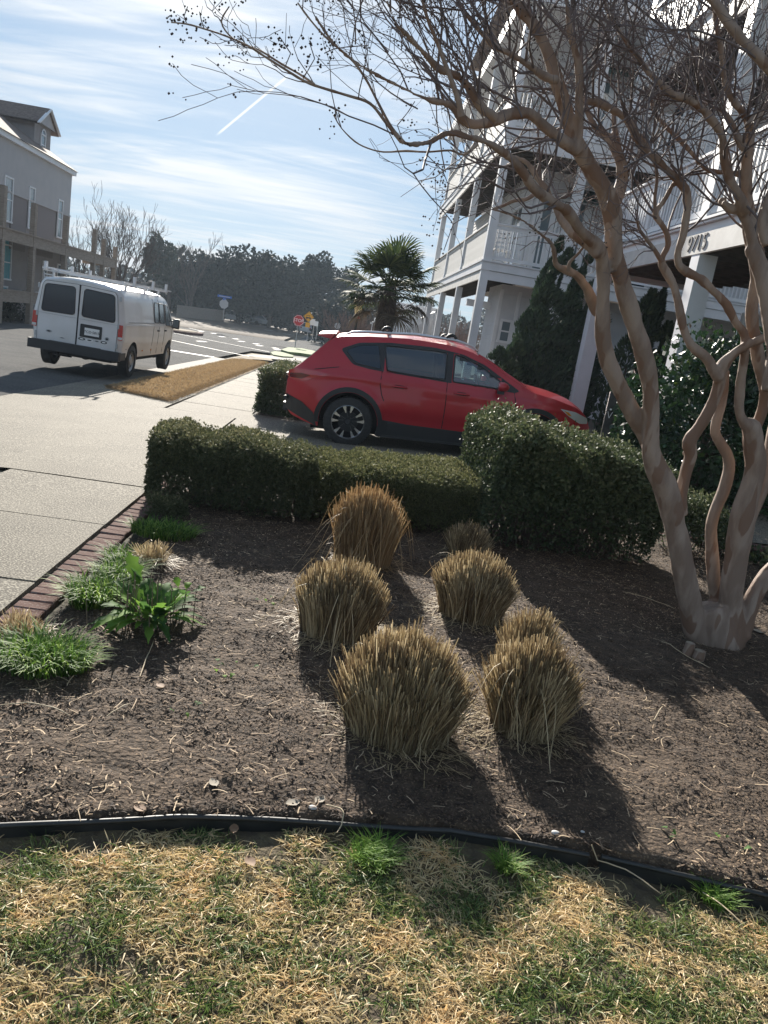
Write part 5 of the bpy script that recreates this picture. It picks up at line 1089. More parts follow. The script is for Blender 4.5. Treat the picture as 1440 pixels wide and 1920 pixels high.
# ================================================================ the crepe myrtle
TB = GW(1345, 1205); tree = thing('crepe_myrtle', (TB.x, TB.y, bedz(TB.x, TB.y) - .02), 'bare multi-stemmed crepe myrtle with smooth tan bark in the mulch bed', 'tree')
Y0 = TB.y + .02
def limb(pts, ys, base=None):
    """pts: (x, y, width) along the limb as measured; ys: depth at start and end"""
    out = []; n = len(pts)
    for i, (x, y, w_) in enumerate(pts):
        Yd = ys[0] + (ys[1] - ys[0]) * (i / max(1, n - 1)) if len(ys) == 2 else ys[i]
        p = at(x, y, Yd); out.append((p, w_ * Yd / CAMF / 2 * .83))
    return out
LIMBS = [
 limb([(1352, 1222, 100), (1345, 1190, 98), (1335, 1160, 100), (1330, 1135, 92)], (Y0, Y0 + .03)),
 limb([(1318, 1215, 60), (1305, 1180, 58), (1290, 1110, 52), (1278, 1050, 50), (1266, 985, 50), (1250, 920, 56), (1232, 880, 52), (1220, 838, 40), (1221, 780, 37), (1219, 720, 37), (1206, 660, 39), (1190, 610, 39), (1175, 560, 38), (1161, 510, 36), (1151, 460, 36), (1148, 400, 40), (1136, 362, 38), (1112, 322, 36), (1088, 284, 34), (1066, 230, 30), (1056, 186, 28), (1043, 149, 26), (1026, 98, 24), (1003, 50, 22), (971, 12, 20), (950, -30, 18)], (Y0, Y0 - .7)),
 limb([(1230, 868, 40), (1212, 820, 36), (1190, 782, 40), (1166, 734, 36), (1142, 682, 36), (1130, 630, 34), (1131, 565, 30), (1130, 500, 29), (1124, 470, 30), (1110, 452, 26), (1089, 433, 24), (1066, 398, 22), (1045, 384, 20), (1022, 370, 22), (999, 350, 22), (980, 322, 20), (961, 299, 17), (926, 274, 15), (900, 262, 14), (876, 257, 14), (855, 250, 14), (832, 252, 13), (809, 265, 12), (780, 271, 10), (757, 268, 11)], (Y0 - .05, Y0 - 1.3)),
 limb([(1124, 478, 24), (1098, 456, 20), (1072, 436, 20), (1056, 415, 18), (1045, 395, 16), (1030, 366, 14), (1012, 340, 13), (998, 318, 12), (984, 302, 11), (962, 296, 10)], (Y0 - .5, Y0 - .2)),
 limb([(1275, 965, 34), (1277, 925, 28), (1286, 885, 27), (1295, 853, 30), (1292, 828, 32), (1312, 800, 26), (1333, 762, 24), (1346, 728, 25), (1352, 700, 28), (1356, 686, 30), (1372, 667, 22), (1395, 650, 19), (1440, 630, 17), (1500, 608, 15), (1560, 560, 13), (1610, 470, 10), (1640, 350, 7), (1650, 240, 4)], (Y0, Y0 - .35)),
 limb([(1350, 712, 24), (1338, 694, 21), (1326, 672, 21), (1311, 660, 21), (1294, 646, 20), (1283, 620, 18), (1275, 585, 17), (1268, 552, 16), (1258, 524, 17), (1243, 500, 17), (1241, 484, 14), (1252, 462, 14), (1251, 440, 13), (1240, 420, 13), (1229, 404, 13), (1231, 394, 11), (1243, 380, 10), (1258, 352, 9), (1272, 330, 7), (1280, 300, 5)], (Y0 - .2, Y0 - .35)),
 limb([(1345, 1165, 34), (1341, 1110, 30), (1336, 1050, 30), (1334, 990, 27), (1341, 956, 26), (1357, 920, 27), (1367, 880, 26), (1362, 848, 24), (1345, 822, 24), (1342, 800, 22), (1352, 760, 22), (1356, 720, 24), (1356, 695, 26)], (Y0 + .15, Y0 + .02)),
 limb([(1370, 1225, 62), (1372, 1180, 60), (1370, 1110, 52), (1380, 1050, 52), (1388, 1000, 56), (1397, 950, 54), (1410, 905, 46), (1417, 870, 44), (1414, 835, 42), (1408, 802, 44), (1394, 790, 24), (1386, 765, 21), (1388, 725, 20), (1392, 690, 19), (1396, 655, 20), (1396, 628, 19), (1380, 604, 18), (1362, 572, 18), (1338, 546, 18), (1314, 524, 18), (1285, 508, 20), (1272, 494, 17), (1272, 470, 15), (1281, 440, 15), (1287, 405, 16), (1290, 375, 17), (1284, 352, 18), (1262, 330, 18), (1238, 306, 18), (1213, 284, 17), (1194, 258, 16), (1178, 228, 17), (1160, 212, 17), (1135, 200, 16), (1112, 190, 14), (1091, 190, 12)], (Y0 + .02, Y0 - .5)),
 limb([(1410, 812, 34), (1424, 785, 24), (1432, 760, 24), (1436, 735, 26), (1428, 700, 26), (1418, 650, 27), (1410, 600, 25), (1412, 560, 24), (1420, 520, 30), (1418, 480, 34), (1409, 440, 34), (1402, 400, 28), (1399, 359, 24), (1400, 320, 22), (1402, 281, 24), (1406, 237, 22), (1394, 214, 17), (1376, 190, 15), (1362, 165, 14), (1356, 130, 13), (1353, 95, 12), (1344, 50, 11), (1338, 0, 10)], (Y0, Y0 - .6)),
 limb([(1440, 735, 30), (1450, 690, 36), (1455, 660, 40), (1446, 600, 38), (1436, 540, 36), (1424, 500, 34), (1412, 465, 30)], (Y0 - .5, Y0 - .35)),
 limb([(1400, 400, 24), (1388, 372, 20), (1370, 340, 17), (1358, 300, 17), (1353, 255, 16), (1335, 225, 16), (1316, 204, 16), (1290, 186, 15), (1262, 178, 14), (1238, 156, 14), (1215, 134, 13), (1200, 112, 11), (1175, 80, 10), (1150, 40, 9), (1130, -5, 8)], (Y0 - .4, Y0 - .75)),
 limb([(1400, 330, 16), (1372, 324, 11), (1337, 322, 11), (1315, 310, 11), (1297, 287, 11), (1270, 258, 10), (1243, 232, 10), (1226, 208, 9), (1220, 180, 7)], (Y0 - .35, Y0 - .15)),
 limb([(1398, 1180, 34), (1402, 1145, 42), (1420, 1105, 38), (1442, 1075, 36), (1480, 1030, 34), (1530, 960, 32), (1560, 860, 28), (1590, 720, 24), (1600, 560, 20), (1625, 400, 15), (1640, 240, 10), (1650, 100, 6)], (Y0 + .02, Y0 + .1)),
 limb([(1396, 1010, 26), (1410, 960, 30), (1426, 920, 32), (1438, 880, 34), (1452, 820, 34), (1470, 740, 32), (1488, 620, 28), (1492, 480, 23), (1520, 330, 17), (1535, 180, 11), (1560, 40, 6)], (Y0 + .08, Y0 + .12)),
 limb([(1406, 240, 22), (1420, 215, 18), (1440, 195, 16), (1475, 160, 13), (1510, 110, 10)], (Y0 - .5, Y0 - .4)),
 limb([(1470, 330, 18), (1495, 260, 20), (1490, 190, 22), (1440, 125, 22), (1408, 92, 21), (1380, 60, 20), (1352, 22, 20), (1330, -10, 18), (1300, -60, 15)], (Y0 - .9, Y0 - .9)),
 limb([(1165, 330, 22), (1163, 300, 21), (1150, 275, 18), (1138, 255, 15), (1118, 240, 14), (1104, 215, 12), (1096, 190, 10), (1086, 160, 8)], (Y0 - .25, Y0 - .1)),
 limb([(1150, 385, 30), (1163, 350, 25), (1168, 320, 20), (1156, 268, 14), (1152, 235, 10), (1150, 200, 8)], (Y0 - .25, Y0 - .15)),
 limb([(1084, 284, 24), (1087, 235, 18), (1086, 185, 16), (1085, 131, 17), (1078, 95, 14), (1069, 60, 14), (1064, 20, 12), (1062, -20, 11)], (Y0 - .55, Y0 - .75)),
 limb([(1086, 285, 26), (1052, 262, 24), (1024, 240, 22), (1008, 224, 22), (988, 212, 22), (955, 214, 24), (932, 224, 24), (903, 232, 22), (880, 232, 20), (864, 220, 18), (850, 202, 17), (836, 194, 14), (810, 188, 11), (786, 180, 10), (745, 160, 8), (705, 140, 7), (660, 112, 6), (625, 80, 5), (590, 30, 4)], (Y0 - .55, Y0 - 1.3)),
 limb([(932, 222, 20), (905, 205, 20), (890, 182, 18), (872, 155, 17), (848, 138, 16), (822, 128, 15), (800, 105, 13), (780, 84, 12), (760, 62, 11), (742, 44, 10), (725, 0, 8)], (Y0 - .95, Y0 - 1.3)),
 limb([(1045, 152, 20), (1015, 140, 17), (985, 118, 15), (955, 100, 13), (925, 85, 12), (895, 52, 11), (870, 20, 9), (850, -20, 8)], (Y0 - .7, Y0 - 1.0)),
 limb([(865, 218, 14), (860, 190, 12), (850, 160, 10), (835, 120, 9), (820, 80, 7), (800, 30, 6), (790, -10, 5)], (Y0 - 1.2, Y0 - 1.3)),
 limb([(757, 268, 9), (735, 240, 6), (717, 208, 5.5), (700, 175, 5), (687, 150, 5), (665, 118, 5), (646, 100, 4), (608, 67, 4), (580, 35, 3), (558, 5, 3)], (Y0 - 1.3, Y0 - 1.5)),
 limb([(753, 266, 9), (728, 236, 6), (705, 205, 6), (687, 190, 6), (655, 180, 5), (625, 171, 5), (590, 160, 5), (567, 150, 5), (533, 129, 4.4), (495, 105, 4), (467, 87, 4), (425, 68, 3.4), (383, 54, 3), (350, 45, 2.4), (321, 42, 2)], (Y0 - 1.3, Y0 - 1.75)),
 limb([(590, 158, 4), (560, 138, 4), (528, 120, 4), (490, 96, 3.6), (455, 82, 3), (430, 66, 3), (415, 40, 2.6), (430, 12, 2)], (Y0 - 1.5, Y0 - 1.6)),
 limb([(895, 270, 8), (870, 290, 5), (845, 282, 4), (800, 285, 4), (760, 283, 4), (720, 285, 3.4), (690, 278, 3), (665, 265, 2.6), (640, 240, 2), (625, 215, 2)], (Y0 - 1.1, Y0 - 1.3)),
 limb([(1132, 590, 14), (1120, 582, 26), (1102, 545, 22), (1085, 520, 20), (1066, 508, 18), (1044, 498, 15), (1040, 478, 11), (1034, 457, 9), (1012, 438, 8), (984, 416, 7), (955, 402, 6), (925, 392, 6)], (Y0 - .15, Y0 - .7)),
 limb([(1066, 508, 9), (1068, 492, 7), (1082, 478, 6), (1095, 462, 5)], (Y0 - .4, Y0 - .45)),
 limb([(925, 392, 6), (945, 385, 6), (965, 376, 7), (985, 374, 8), (999, 366, 10)], (Y0 - .7, Y0 - .55)),
 limb([(1240, 490, 10), (1228, 470, 9), (1215, 452, 8), (1200, 432, 6), (1195, 415, 5)], (Y0 - .3, Y0 - .4)),
 limb([(1229, 404, 8), (1228, 370, 7), (1232, 330, 6), (1226, 300, 6), (1215, 275, 5), (1200, 250, 4)], (Y0 - .35, Y0 - .4)),
 limb([(1402, 286, 16), (1385, 262, 14), (1375, 236, 12), (1362, 215, 12), (1348, 205, 10), (1328, 195, 9)], (Y0 - .5, Y0 - .45)),
 limb([(1440, 460, 24), (1430, 420, 22), (1438, 380, 16), (1460, 330, 14), (1470, 260, 12)], (Y0 - .55, Y0 - .5)),
 limb([(1418, 480, 22), (1395, 402, 20), (1370, 392, 18), (1356, 378, 12)], (Y0 - .35, Y0 - .4)),
]
random.seed(5)
tm = bpy.data.meshes.new('limbs')
def smooth_path(L_, sub=3):
    P = [p for p, r in L_]; R = [r for p, r in L_]; out = []
    for i in range(len(P) - 1):
        p0, p1, p2, p3 = P[max(i - 1, 0)], P[i], P[i + 1], P[min(i + 2, len(P) - 1)]
        for j in range(sub):
            t = j / sub; q = .5 * ((2 * p1) + (p2 - p0) * t + (2 * p0 - 5 * p1 + 4 * p2 - p3) * t * t + (3 * p1 - p0 - 3 * p2 + p3) * t ** 3)
            out.append((q, R[i] + (R[i + 1] - R[i]) * t))
    out.append((P[-1], R[-1])); return out
thick, thinl = MB(), []
for L_ in LIMBS:
    S = smooth_path(L_)
    k = len(S)
    pts = [p for p, r in S]; rr_ = [r * (1 + .10 * noise.noise(p * 9)) + .002 * abs(noise.noise(p * 25)) for p, r in S]
    if max(r for p, r in S) > .016:
        thick.tube(pts, [max(.009, r) for r in rr_], 14)
    else: thinl.append((pts, rr_))
for x, y, r_, dy in ((1293, 836, .032, .02), (1286, 850, .024, 0), (1356, 688, .034, -.1), (1345, 822, .030, .08), (1196, 795, .030, -.1), (1355, 378, .028, -.35), (1120, 583, .024, -.2), (1131, 500, .020, -.3), (1320, 1150, .05, 0), (1395, 1190, .05, 0), (1300, 1195, .035, -.03), (1340, 1215, .05, -.04), (1375, 1225, .04, -.03), (1408, 470, .034, -.35), (1238, 305, .018, -.4)):
    q_ = at(x, y, Y0 + dy); thick.lathe([(.001, -r_), (r_ * .7, -r_ * .7), (r_, 0), (r_ * .7, r_ * .7), (.001, r_)], 10, Matrix.Translation(q_))
me = thick.mesh('trunk_src', OFF[tree.name]); tmp = bpy.data.objects.new('tmp', me); COL.objects.link(tmp)
md = tmp.modifiers.new('r', 'REMESH'); md.mode = 'VOXEL'; md.voxel_size = .0105; md.use_smooth_shade = True
sm = tmp.modifiers.new('s', 'SMOOTH'); sm.factor = .5; sm.iterations = 3
dg = bpy.context.evaluated_depsgraph_get(); me2 = bpy.data.meshes.new_from_object(tmp.evaluated_get(dg)); bpy.data.objects.remove(tmp)
nv = len(me2.vertices); co = np.zeros(nv * 3); no = np.zeros(nv * 3); me2.vertices.foreach_get('co', co); me2.vertex_normals.foreach_get('vector', no); co = co.reshape(-1, 3); no = no.reshape(-1, 3)
co += no * np.array([noise.fractal(Vector((x * 14, y * 14, z * 3.2)), 1, 2, 4) * .0055 for x, y, z in co])[:, None]; me2.vertices.foreach_set('co', co.ravel())
me2.name = 'trunk'; me2.materials.clear(); me2.polygons.foreach_set('use_smooth', [True] * len(me2.polygons)); finish(me2, 'trunk', bark, tree)
for pts, rr_ in thinl: MB().tube(pts, rr_, 8).build('limb', bark, tree, smooth=60)
# fine branches and twigs, growing from the upper limbs
segs, tips = [], []
for L_ in LIMBS[1:]:
    S = smooth_path(L_, 2); k = len(S)
    for i in range(1, k):
        p, r = S[i]; d = (S[i][0] - S[i - 1][0]).normalized()
        if p.z < 2.35: continue
        dens = .75 if r > .010 else .62
        if p.z > 2.9: dens += .10
        xpix = p.x / p.y
        if xpix < -.02: dens *= .75
        if p.z < 2.9 and xpix < .12: dens *= .3
        if xpix > .12: dens *= .8
        if random.random() < dens:
            ax = Vector((random.gauss(0, 1), random.gauss(0, 1), random.gauss(0, 1))).cross(d).normalized(); nd = Matrix.Rotation(random.uniform(.5, 1.1), 3, ax) @ d + Vector((0, 0, .25))
            far_left = xpix < -.06
            grow(p, nd, random.uniform(.22, .50) * (.40 if p.x / p.y < -.14 else .7 if far_left else 1.05), max(.0022, min(.0065, r * .45)), (2 if random.random() < .4 else 1) if far_left else (3 if random.random() < .28 else 2), segs, tips, up=.12, wig=.34, spread=.8, nseg=4, kids=(2, 3), rmin=.0011, shrink=.66)
    tips.append((S[-1][0], d)); tips.append((S[-1][0], d))
# the ball of twigs in the upper right, behind the stems
for i in range(90):
    x, y = random.uniform(780, 1470), random.uniform(-30, 330)
    if x + y * .5 < 985 and (random.random() < .55 or y > 220): continue
    Yd = random.uniform(Y0 - .9, Y0 + .5); p = at(x, y, Yd); grow(p, (random.gauss(-.1, .6), random.gauss(0, .4), random.uniform(.2, 1)), random.uniform(.3, .55), random.uniform(.003, .006), 2, segs, tips, up=.1, wig=.3, spread=.8, nseg=4, kids=(2, 3), rmin=.0011, shrink=.66)
for i in range(85):
    x, y = random.uniform(640, 990), random.uniform(-20, 225)
    if x < 760 and y > 110: continue
    p = at(x, y, random.uniform(Y0 - 1.2, Y0 - .4)); grow(p, (random.gauss(-.6, .35), random.gauss(0, .25), random.uniform(.3, .9)), random.uniform(.2, .38), random.uniform(.002, .0038), random.choice((1, 2)), segs, tips, up=.1, wig=.25, spread=.7, nseg=4, kids=(2, 3), rmin=.0010, shrink=.66)
for i in range(26):
    x, y = random.uniform(1060, 1140), random.uniform(330, 440); p = at(x, y, Y0 - .2); grow(p, (random.gauss(0, .6), random.gauss(0, .4), random.gauss(0, .6)), .22, .0025, 1, segs, tips, up=.0, wig=.4, nseg=3, kids=(2, 3), rmin=.0009)
for (x, y, dx, dz_) in ((1215, 452, -.5, .1), (1200, 432, -.6, .0), (1195, 418, -.5, .3), (1225, 470, -.8, 0)):
    for q in range(4): p = at(x, y, Y0 - .35); grow(p, (dx + random.gauss(0, .3), 0, dz_ + random.gauss(0, .3)), .2, .0035, 2, segs, tips, up=.0, wig=.5, nseg=4, kids=(2, 3), rmin=.0012)
twm = mat('crepe_myrtle_twigs', (.10, .082, .080), .75, (.20, .165, .16), 15)
segmesh('twigs', segs, twm, tree, 4, 'stuff')
# dry seed capsules in loose bunches at the tips
V = []; F = []; octa = np.array([(1, 0, 0), (-1, 0, 0), (0, 1, 0), (0, -1, 0), (0, 0, 1), (0, 0, -1)], float); of = [(0, 2, 4), (2, 1, 4), (1, 3, 4), (3, 0, 4), (2, 0, 5), (1, 2, 5), (3, 1, 5), (0, 3, 5)]
def capsules(p, d, n, spread=.07, r=.0048):
    for i in range(n):
        q = np.array(p + d * random.uniform(-.02, spread) + Vector((random.gauss(0, .4), random.gauss(0, .4), random.gauss(0, .4))) * spread * .6); b = len(V); V.extend((octa * r * random.uniform(.7, 1.3) + q).tolist()); F.extend([tuple(i_ + b for i_ in f) for f in of])
for p, d in tips:
    x = p.x / p.y
    if x < .12 and random.random() < .30: capsules(p, d, random.randint(3, 8))
    elif random.random() < .03: capsules(p, d, random.randint(3, 7))
for (x, y, n) in ((322, 30, 9), (335, 45, 8), (352, 12, 9), (372, 22, 9), (388, 35, 9), (345, 68, 6), (320, 38, 7), (410, 8, 7), (437, 45, 5), (450, 68, 8), (455, 85, 7), (460, 100, 5), (520, 62, 9), (528, 68, 8), (543, 78, 7), (515, 90, 6), (584, 85, 7), (565, 108, 6), (575, 122, 6), (630, 75, 7), (622, 90, 6), (600, 105, 6), (640, 205, 6), (630, 212, 6), (622, 232, 5), (820, 305, 8), (822, 325, 8), (832, 340, 7), (828, 470, 3), (765, 205, 6), (775, 220, 5), (828, 395, 6), (850, 415, 6), (860, 385, 5), (825, 345, 5), (1000, 420, 5), (1015, 405, 4)):
    capsules(at(x, y, Y0 - 1.55 if x < 700 else Y0 - 1.2), Vector((0, 0, -1)), n, .05)
# thin twigs that carry the hanging bunches at the right of the sky
s2 = []
for pl in (((870, 262), (905, 320), (895, 360), (870, 385), (850, 400), (830, 392)), ((845, 275), (868, 300), (890, 335), (905, 365), (925, 392)), ((800, 290), (830, 320), (840, 345), (835, 375)), ((757, 268), (745, 235), (765, 210), (778, 190)), ((640, 240), (632, 215), (628, 200)), ((925, 392), (895, 400), (870, 408), (850, 420), (832, 470)), ((984, 416), (1000, 430), (1012, 405)), ((1034, 457), (1000, 452), (975, 470)), ((467, 87), (458, 80), (450, 66)), ((533, 129), (545, 100), (525, 70)), ((567, 150), (590, 110), (582, 85)), ((350, 45), (345, 30), (352, 12)), ((383, 54), (378, 40), (374, 22)), ((608, 100), (625, 92), (650, 88), (690, 85))):
    P_ = [at(x, y, Y0 - (1.5 if pl[0][0] < 700 else 1.15)) for x, y in pl]
    for p, q in zip(P_, P_[1:]):
        s2.append((p, q, .0022, .0018))
        if random.random() < .8: r_ = p.lerp(q, .5); s2.append((r_, r_ + Vector((random.gauss(0, .04), random.gauss(0, .04), random.gauss(0, .04))), .0013, .0008))
segmesh('twigs', s2, twm, tree, 4, 'stuff')
np_mesh('seed_capsules', np.array(V), np.array(F), mat('seed_capsule', (.045, .032, .026), .8), tree, None, 'stuff')
# ================================================================ the white house on the right: two decked wings
def railing(root, A, B, z0, z1, post=False, name='railing', m=trim, gap=.115, bw=.038, single=True, boards=False):
    """rail run from A to B, (c,a) points; balusters are single parts"""
    (c0, a0), (c1, a1) = A, B; l = math.hypot(c1 - c0, a1 - a0); d = Vector((c1 - c0, a1 - a0, 0)) / l
    rb = MB(); rb.bar((c0, a0, z1 - .02), (c1, a1, z1 - .02), .13, .04); rb.bar((c0, a0, z1 - .10), (c1, a1, z1 - .10), .045, .09); rt = rb.build('top_rail', m, root)
    rb = MB(); rb.bar((c0, a0, z0 + .10), (c1, a1, z0 + .10), .05, .09); rb.build('bottom_rail', m, root)
    n = max(1, int(l / gap)); hgt = z1 - .145 - (z0 + .145); b = MB(); w_ = bw if not boards else gap * .86
    b.box((0, 0, hgt / 2), (bw * (1 if abs(d.x) < .5 else 1) if not boards else .022, w_, hgt) if abs(d.y) > .5 else (w_, bw if not boards else .022, hgt)); me = b.mesh('baluster' if not boards else 'board'); me.materials.append(m)
    spots = [((c0 + d.x * (i + .5) * l / n, a0 + d.y * (i + .5) * l / n, z0 + .145), 0) for i in range(n)]
    if single: copies('baluster' if not boards else 'board', me, m, root, spots)
    else:
        q = MB()
        for p, _ in spots: q.box((p[0], p[1], p[2] + hgt / 2), (bw, w_, hgt) if abs(d.y) > .5 else (w_, bw, hgt))
        q.build('baluster', m, root, kind='stuff')
def lap(root, plane, k0, u0, u1, z0, z1, m=siding, sgn=-1, step=.13, name='siding', holes=()):
    """clapboards: plane 'c' or 'a' held at k0, boards tilted, facing sgn"""
    q = MB(); z = z0
    while z < z1 - .01:
        h = min(step, z1 - z); spans = [(u0, u1)]
        for (h0, h1, g0, g1) in holes:
            if z + h > g0 + .01 and z < g1 - .01:
                ns = []
                for s0, s1 in spans:
                    if h0 > s0: ns.append((s0, min(s1, h0)))
                    if h1 < s1: ns.append((max(s0, h1), s1))
                spans = [s for s in ns if s[1] - s[0] > .01]
        for s0, s1 in spans:
            if plane == 'c': vs = [(k0 + sgn * .022, s0, z), (k0 + sgn * .022, s1, z), (k0 + sgn * .004, s1, z + h), (k0 + sgn * .004, s0, z + h), (k0, s0, z), (k0, s1, z)]
            else: vs = [(s0, k0 + sgn * .022, z), (s1, k0 + sgn * .022, z), (s1, k0 + sgn * .004, z + h), (s0, k0 + sgn * .004, z + h), (s0, k0, z), (s1, k0, z)]
            q.add(vs, [(0, 1, 2, 3), (0, 1, 5, 4)])
        z += step
    return q.build(name, m, root, kind='stuff', fix=False)
def window(root, plane, k0, u, z, w, h, sgn=-1, fm=trim, glass=pane, cols=1, rows=2, curtain=None, arch=False):
    fr = MB(); t = .07
    def P(uu, off, zz): return (k0 + sgn * off, uu, zz) if plane == 'c' else (uu, k0 + sgn * off, zz)
    def bxs(u0, u1, z0, z1, o0, o1):
        p, q = P(u0, o0, z0), P(u1, o1, z1); return (min(p[0], q[0]), max(p[0], q[0]), min(p[1], q[1]), max(p[1], q[1]), z0, z1)
    fr.bx(*bxs(u - w / 2 - t, u - w / 2, z, z + h, .0, .05)); fr.bx(*bxs(u + w / 2, u + w / 2 + t, z, z + h, .0, .05))
    fr.bx(*bxs(u - w / 2 - t, u + w / 2 + t, z + h, z + h + t, .0, .055)); fr.bx(*bxs(u - w / 2 - t * 1.3, u + w / 2 + t * 1.3, z - t, z, .0, .07))
    for i in range(1, rows): fr.bx(*bxs(u - w / 2, u + w / 2, z + h * i / rows - .022, z + h * i / rows + .022, .006, .04))
    for i in range(1, cols): fr.bx(*bxs(u - w / 2 + w * i / cols - .015, u - w / 2 + w * i / cols + .015, z, z + h, .007, .03))
    if arch:
        n = 10; pts = [(u + (w / 2 + t) * math.cos(math.pi * i / n), z + h + (w / 2 + t) * math.sin(math.pi * i / n)) for i in range(n + 1)]
        pin = [(u + (w / 2) * math.cos(math.pi * i / n), z + h + (w / 2) * math.sin(math.pi * i / n)) for i in range(n + 1)]
        for i in range(n): fr.add([P(*(pts[i][0], .055, pts[i][1])), P(pts[i + 1][0], .055, pts[i + 1][1]), P(pin[i + 1][0], .055, pin[i + 1][1]), P(pin[i][0], .055, pin[i][1])], [(0, 1, 2, 3)])
    o = fr.build('window', fm, root)
    g = MB(); g.bx(*bxs(u - w / 2, u + w / 2, z, z + h, .0, .012))
    if arch: g.add([P(u, .012, z + h)] + [P(x, .012, y) for x, y in pin], [(0, i + 1, i + 2) for i in range(n)])
    g.build('pane', glass, o)
    if curtain: q = MB(); q.bx(*bxs(u - w * .46, u - w * .2, z + .03, z + h - .03, .0125, .016)); q.bx(*bxs(u + w * .2, u + w * .46, z + .03, z + h - .03, .0125, .016)); q.build('curtain', curtain, o)
    return o
def post(root, c, a, z0, z1, w=.2, m=trim, caps=True):
    q = MB(); q.bx(c - w / 2, c + w / 2, a - w / 2, a + w / 2, z0, z1)
    if caps: e = .012; q.bx(c - w / 2 - e, c + w / 2 + e, a - w / 2 - e, a + w / 2 + e, z0, z0 + .12)
    return q.build('post', m, root, smooth=10)
FL = [3.46, 6.86, 10.26]; TH = .50      # underside and depth of the deck edges
def deck(root, c0, c1, a0, a1, z, open_sides=('c0', 'a0'), m=weather):
    q = MB(); q.bx(c0 + .06, c1, a0 + .06, a1, z + TH - .09, z + TH - .03); q.build('deck_boards', m, root)
    if 'c0' in open_sides:
        q = MB(); q.bx(c0, c0 + .05, a0, a1, z, z + TH * .48); q.build('fascia_board', m, root); q = MB(); q.bx(c0 - .03, c0 + .02, a0 - .03, a1, z + TH * .50, z + TH - .04); q.bx(c0 - .06, c0 + .05, a0 - .06, a1, z + TH - .035, z + TH); q.build('fascia_board', trim, root)
    if 'a0' in open_sides:
        q = MB(); q.bx(c0 + .02, c1, a0, a0 + .05, z, z + TH * .48); q.build('fascia_board', trim, root); q = MB(); q.bx(c0 + .02, c1, a0 - .03, a0 + .02, z + TH * .50, z + TH - .04); q.bx(c0 + .05, c1, a0 - .06, a0 + .05, z + TH - .035, z + TH); q.build('fascia_board', trim, root)
    # joists seen from below
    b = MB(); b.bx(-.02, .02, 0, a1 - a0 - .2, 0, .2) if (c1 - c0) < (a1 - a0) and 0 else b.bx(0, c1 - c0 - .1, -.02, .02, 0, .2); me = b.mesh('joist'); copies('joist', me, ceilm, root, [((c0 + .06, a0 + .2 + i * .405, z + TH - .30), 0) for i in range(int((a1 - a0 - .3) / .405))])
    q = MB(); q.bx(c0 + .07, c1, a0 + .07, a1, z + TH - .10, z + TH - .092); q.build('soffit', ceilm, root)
hw = thing('beach_house', (3.48, 21.8, -.2), 'white three-storey beach house wing with stacked decks behind the red car and the palm', 'house', street=True)
for lv, z in enumerate(FL[:2]):
    deck(hw, 3.48, 5.05, 21.8, 36.2, z); dk = z + TH
    # deck running right along the front of this wing
    q = MB(); q.bx(5.05, 16, 21.86, 24.0, dk - .09, dk - .03); q.build('deck_boards', weather, hw)
    q = MB(); q.bx(5.05, 16, 21.8, 21.85, z, z + TH * .48); q.build('fascia_board', trim, hw); q = MB(); q.bx(5.05, 16, 21.77, 21.82, z + TH * .5, dk - .04); q.bx(5.05, 16, 21.74, 21.85, dk - .035, dk); q.build('fascia_board', trim, hw)
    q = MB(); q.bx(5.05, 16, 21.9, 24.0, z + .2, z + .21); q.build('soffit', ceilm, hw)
    pa = [21.9, 26.2, 30.5, 34.9]
    for p0, p1 in zip(pa, pa[1:]): railing(hw, (3.52, p0 + .1), (3.52, p1 - .1), dk, dk + 1.0, gap=.14, boards=True, m=weather)
    railing(hw, (3.6, 21.86), (5.58, 21.86), dk, dk + 1.0); railing(hw, (5.84, 21.86), (9.4, 21.86), dk, dk + 1.0); railing(hw, (9.6, 21.86), (13.2, 21.86), dk, dk + 1.0)
    for c in (5.71, 9.5, 13.3): post(hw, c, 21.90, dk, FL[lv + 1], .24)
    for p in pa[1:]: post(hw, 3.56, p, dk, FL[lv + 1], .2)
for p, w_ in ((21.9, .22),): post(hw, 3.58, p, -.2, 10.3, w_)
for p in (26.2, 30.5, 34.9): post(hw, 3.56, p, -.4, FL[0], .2)
for c in (5.71, 9.5, 13.3): post(hw, c, 21.92, -.1, FL[0], .24)
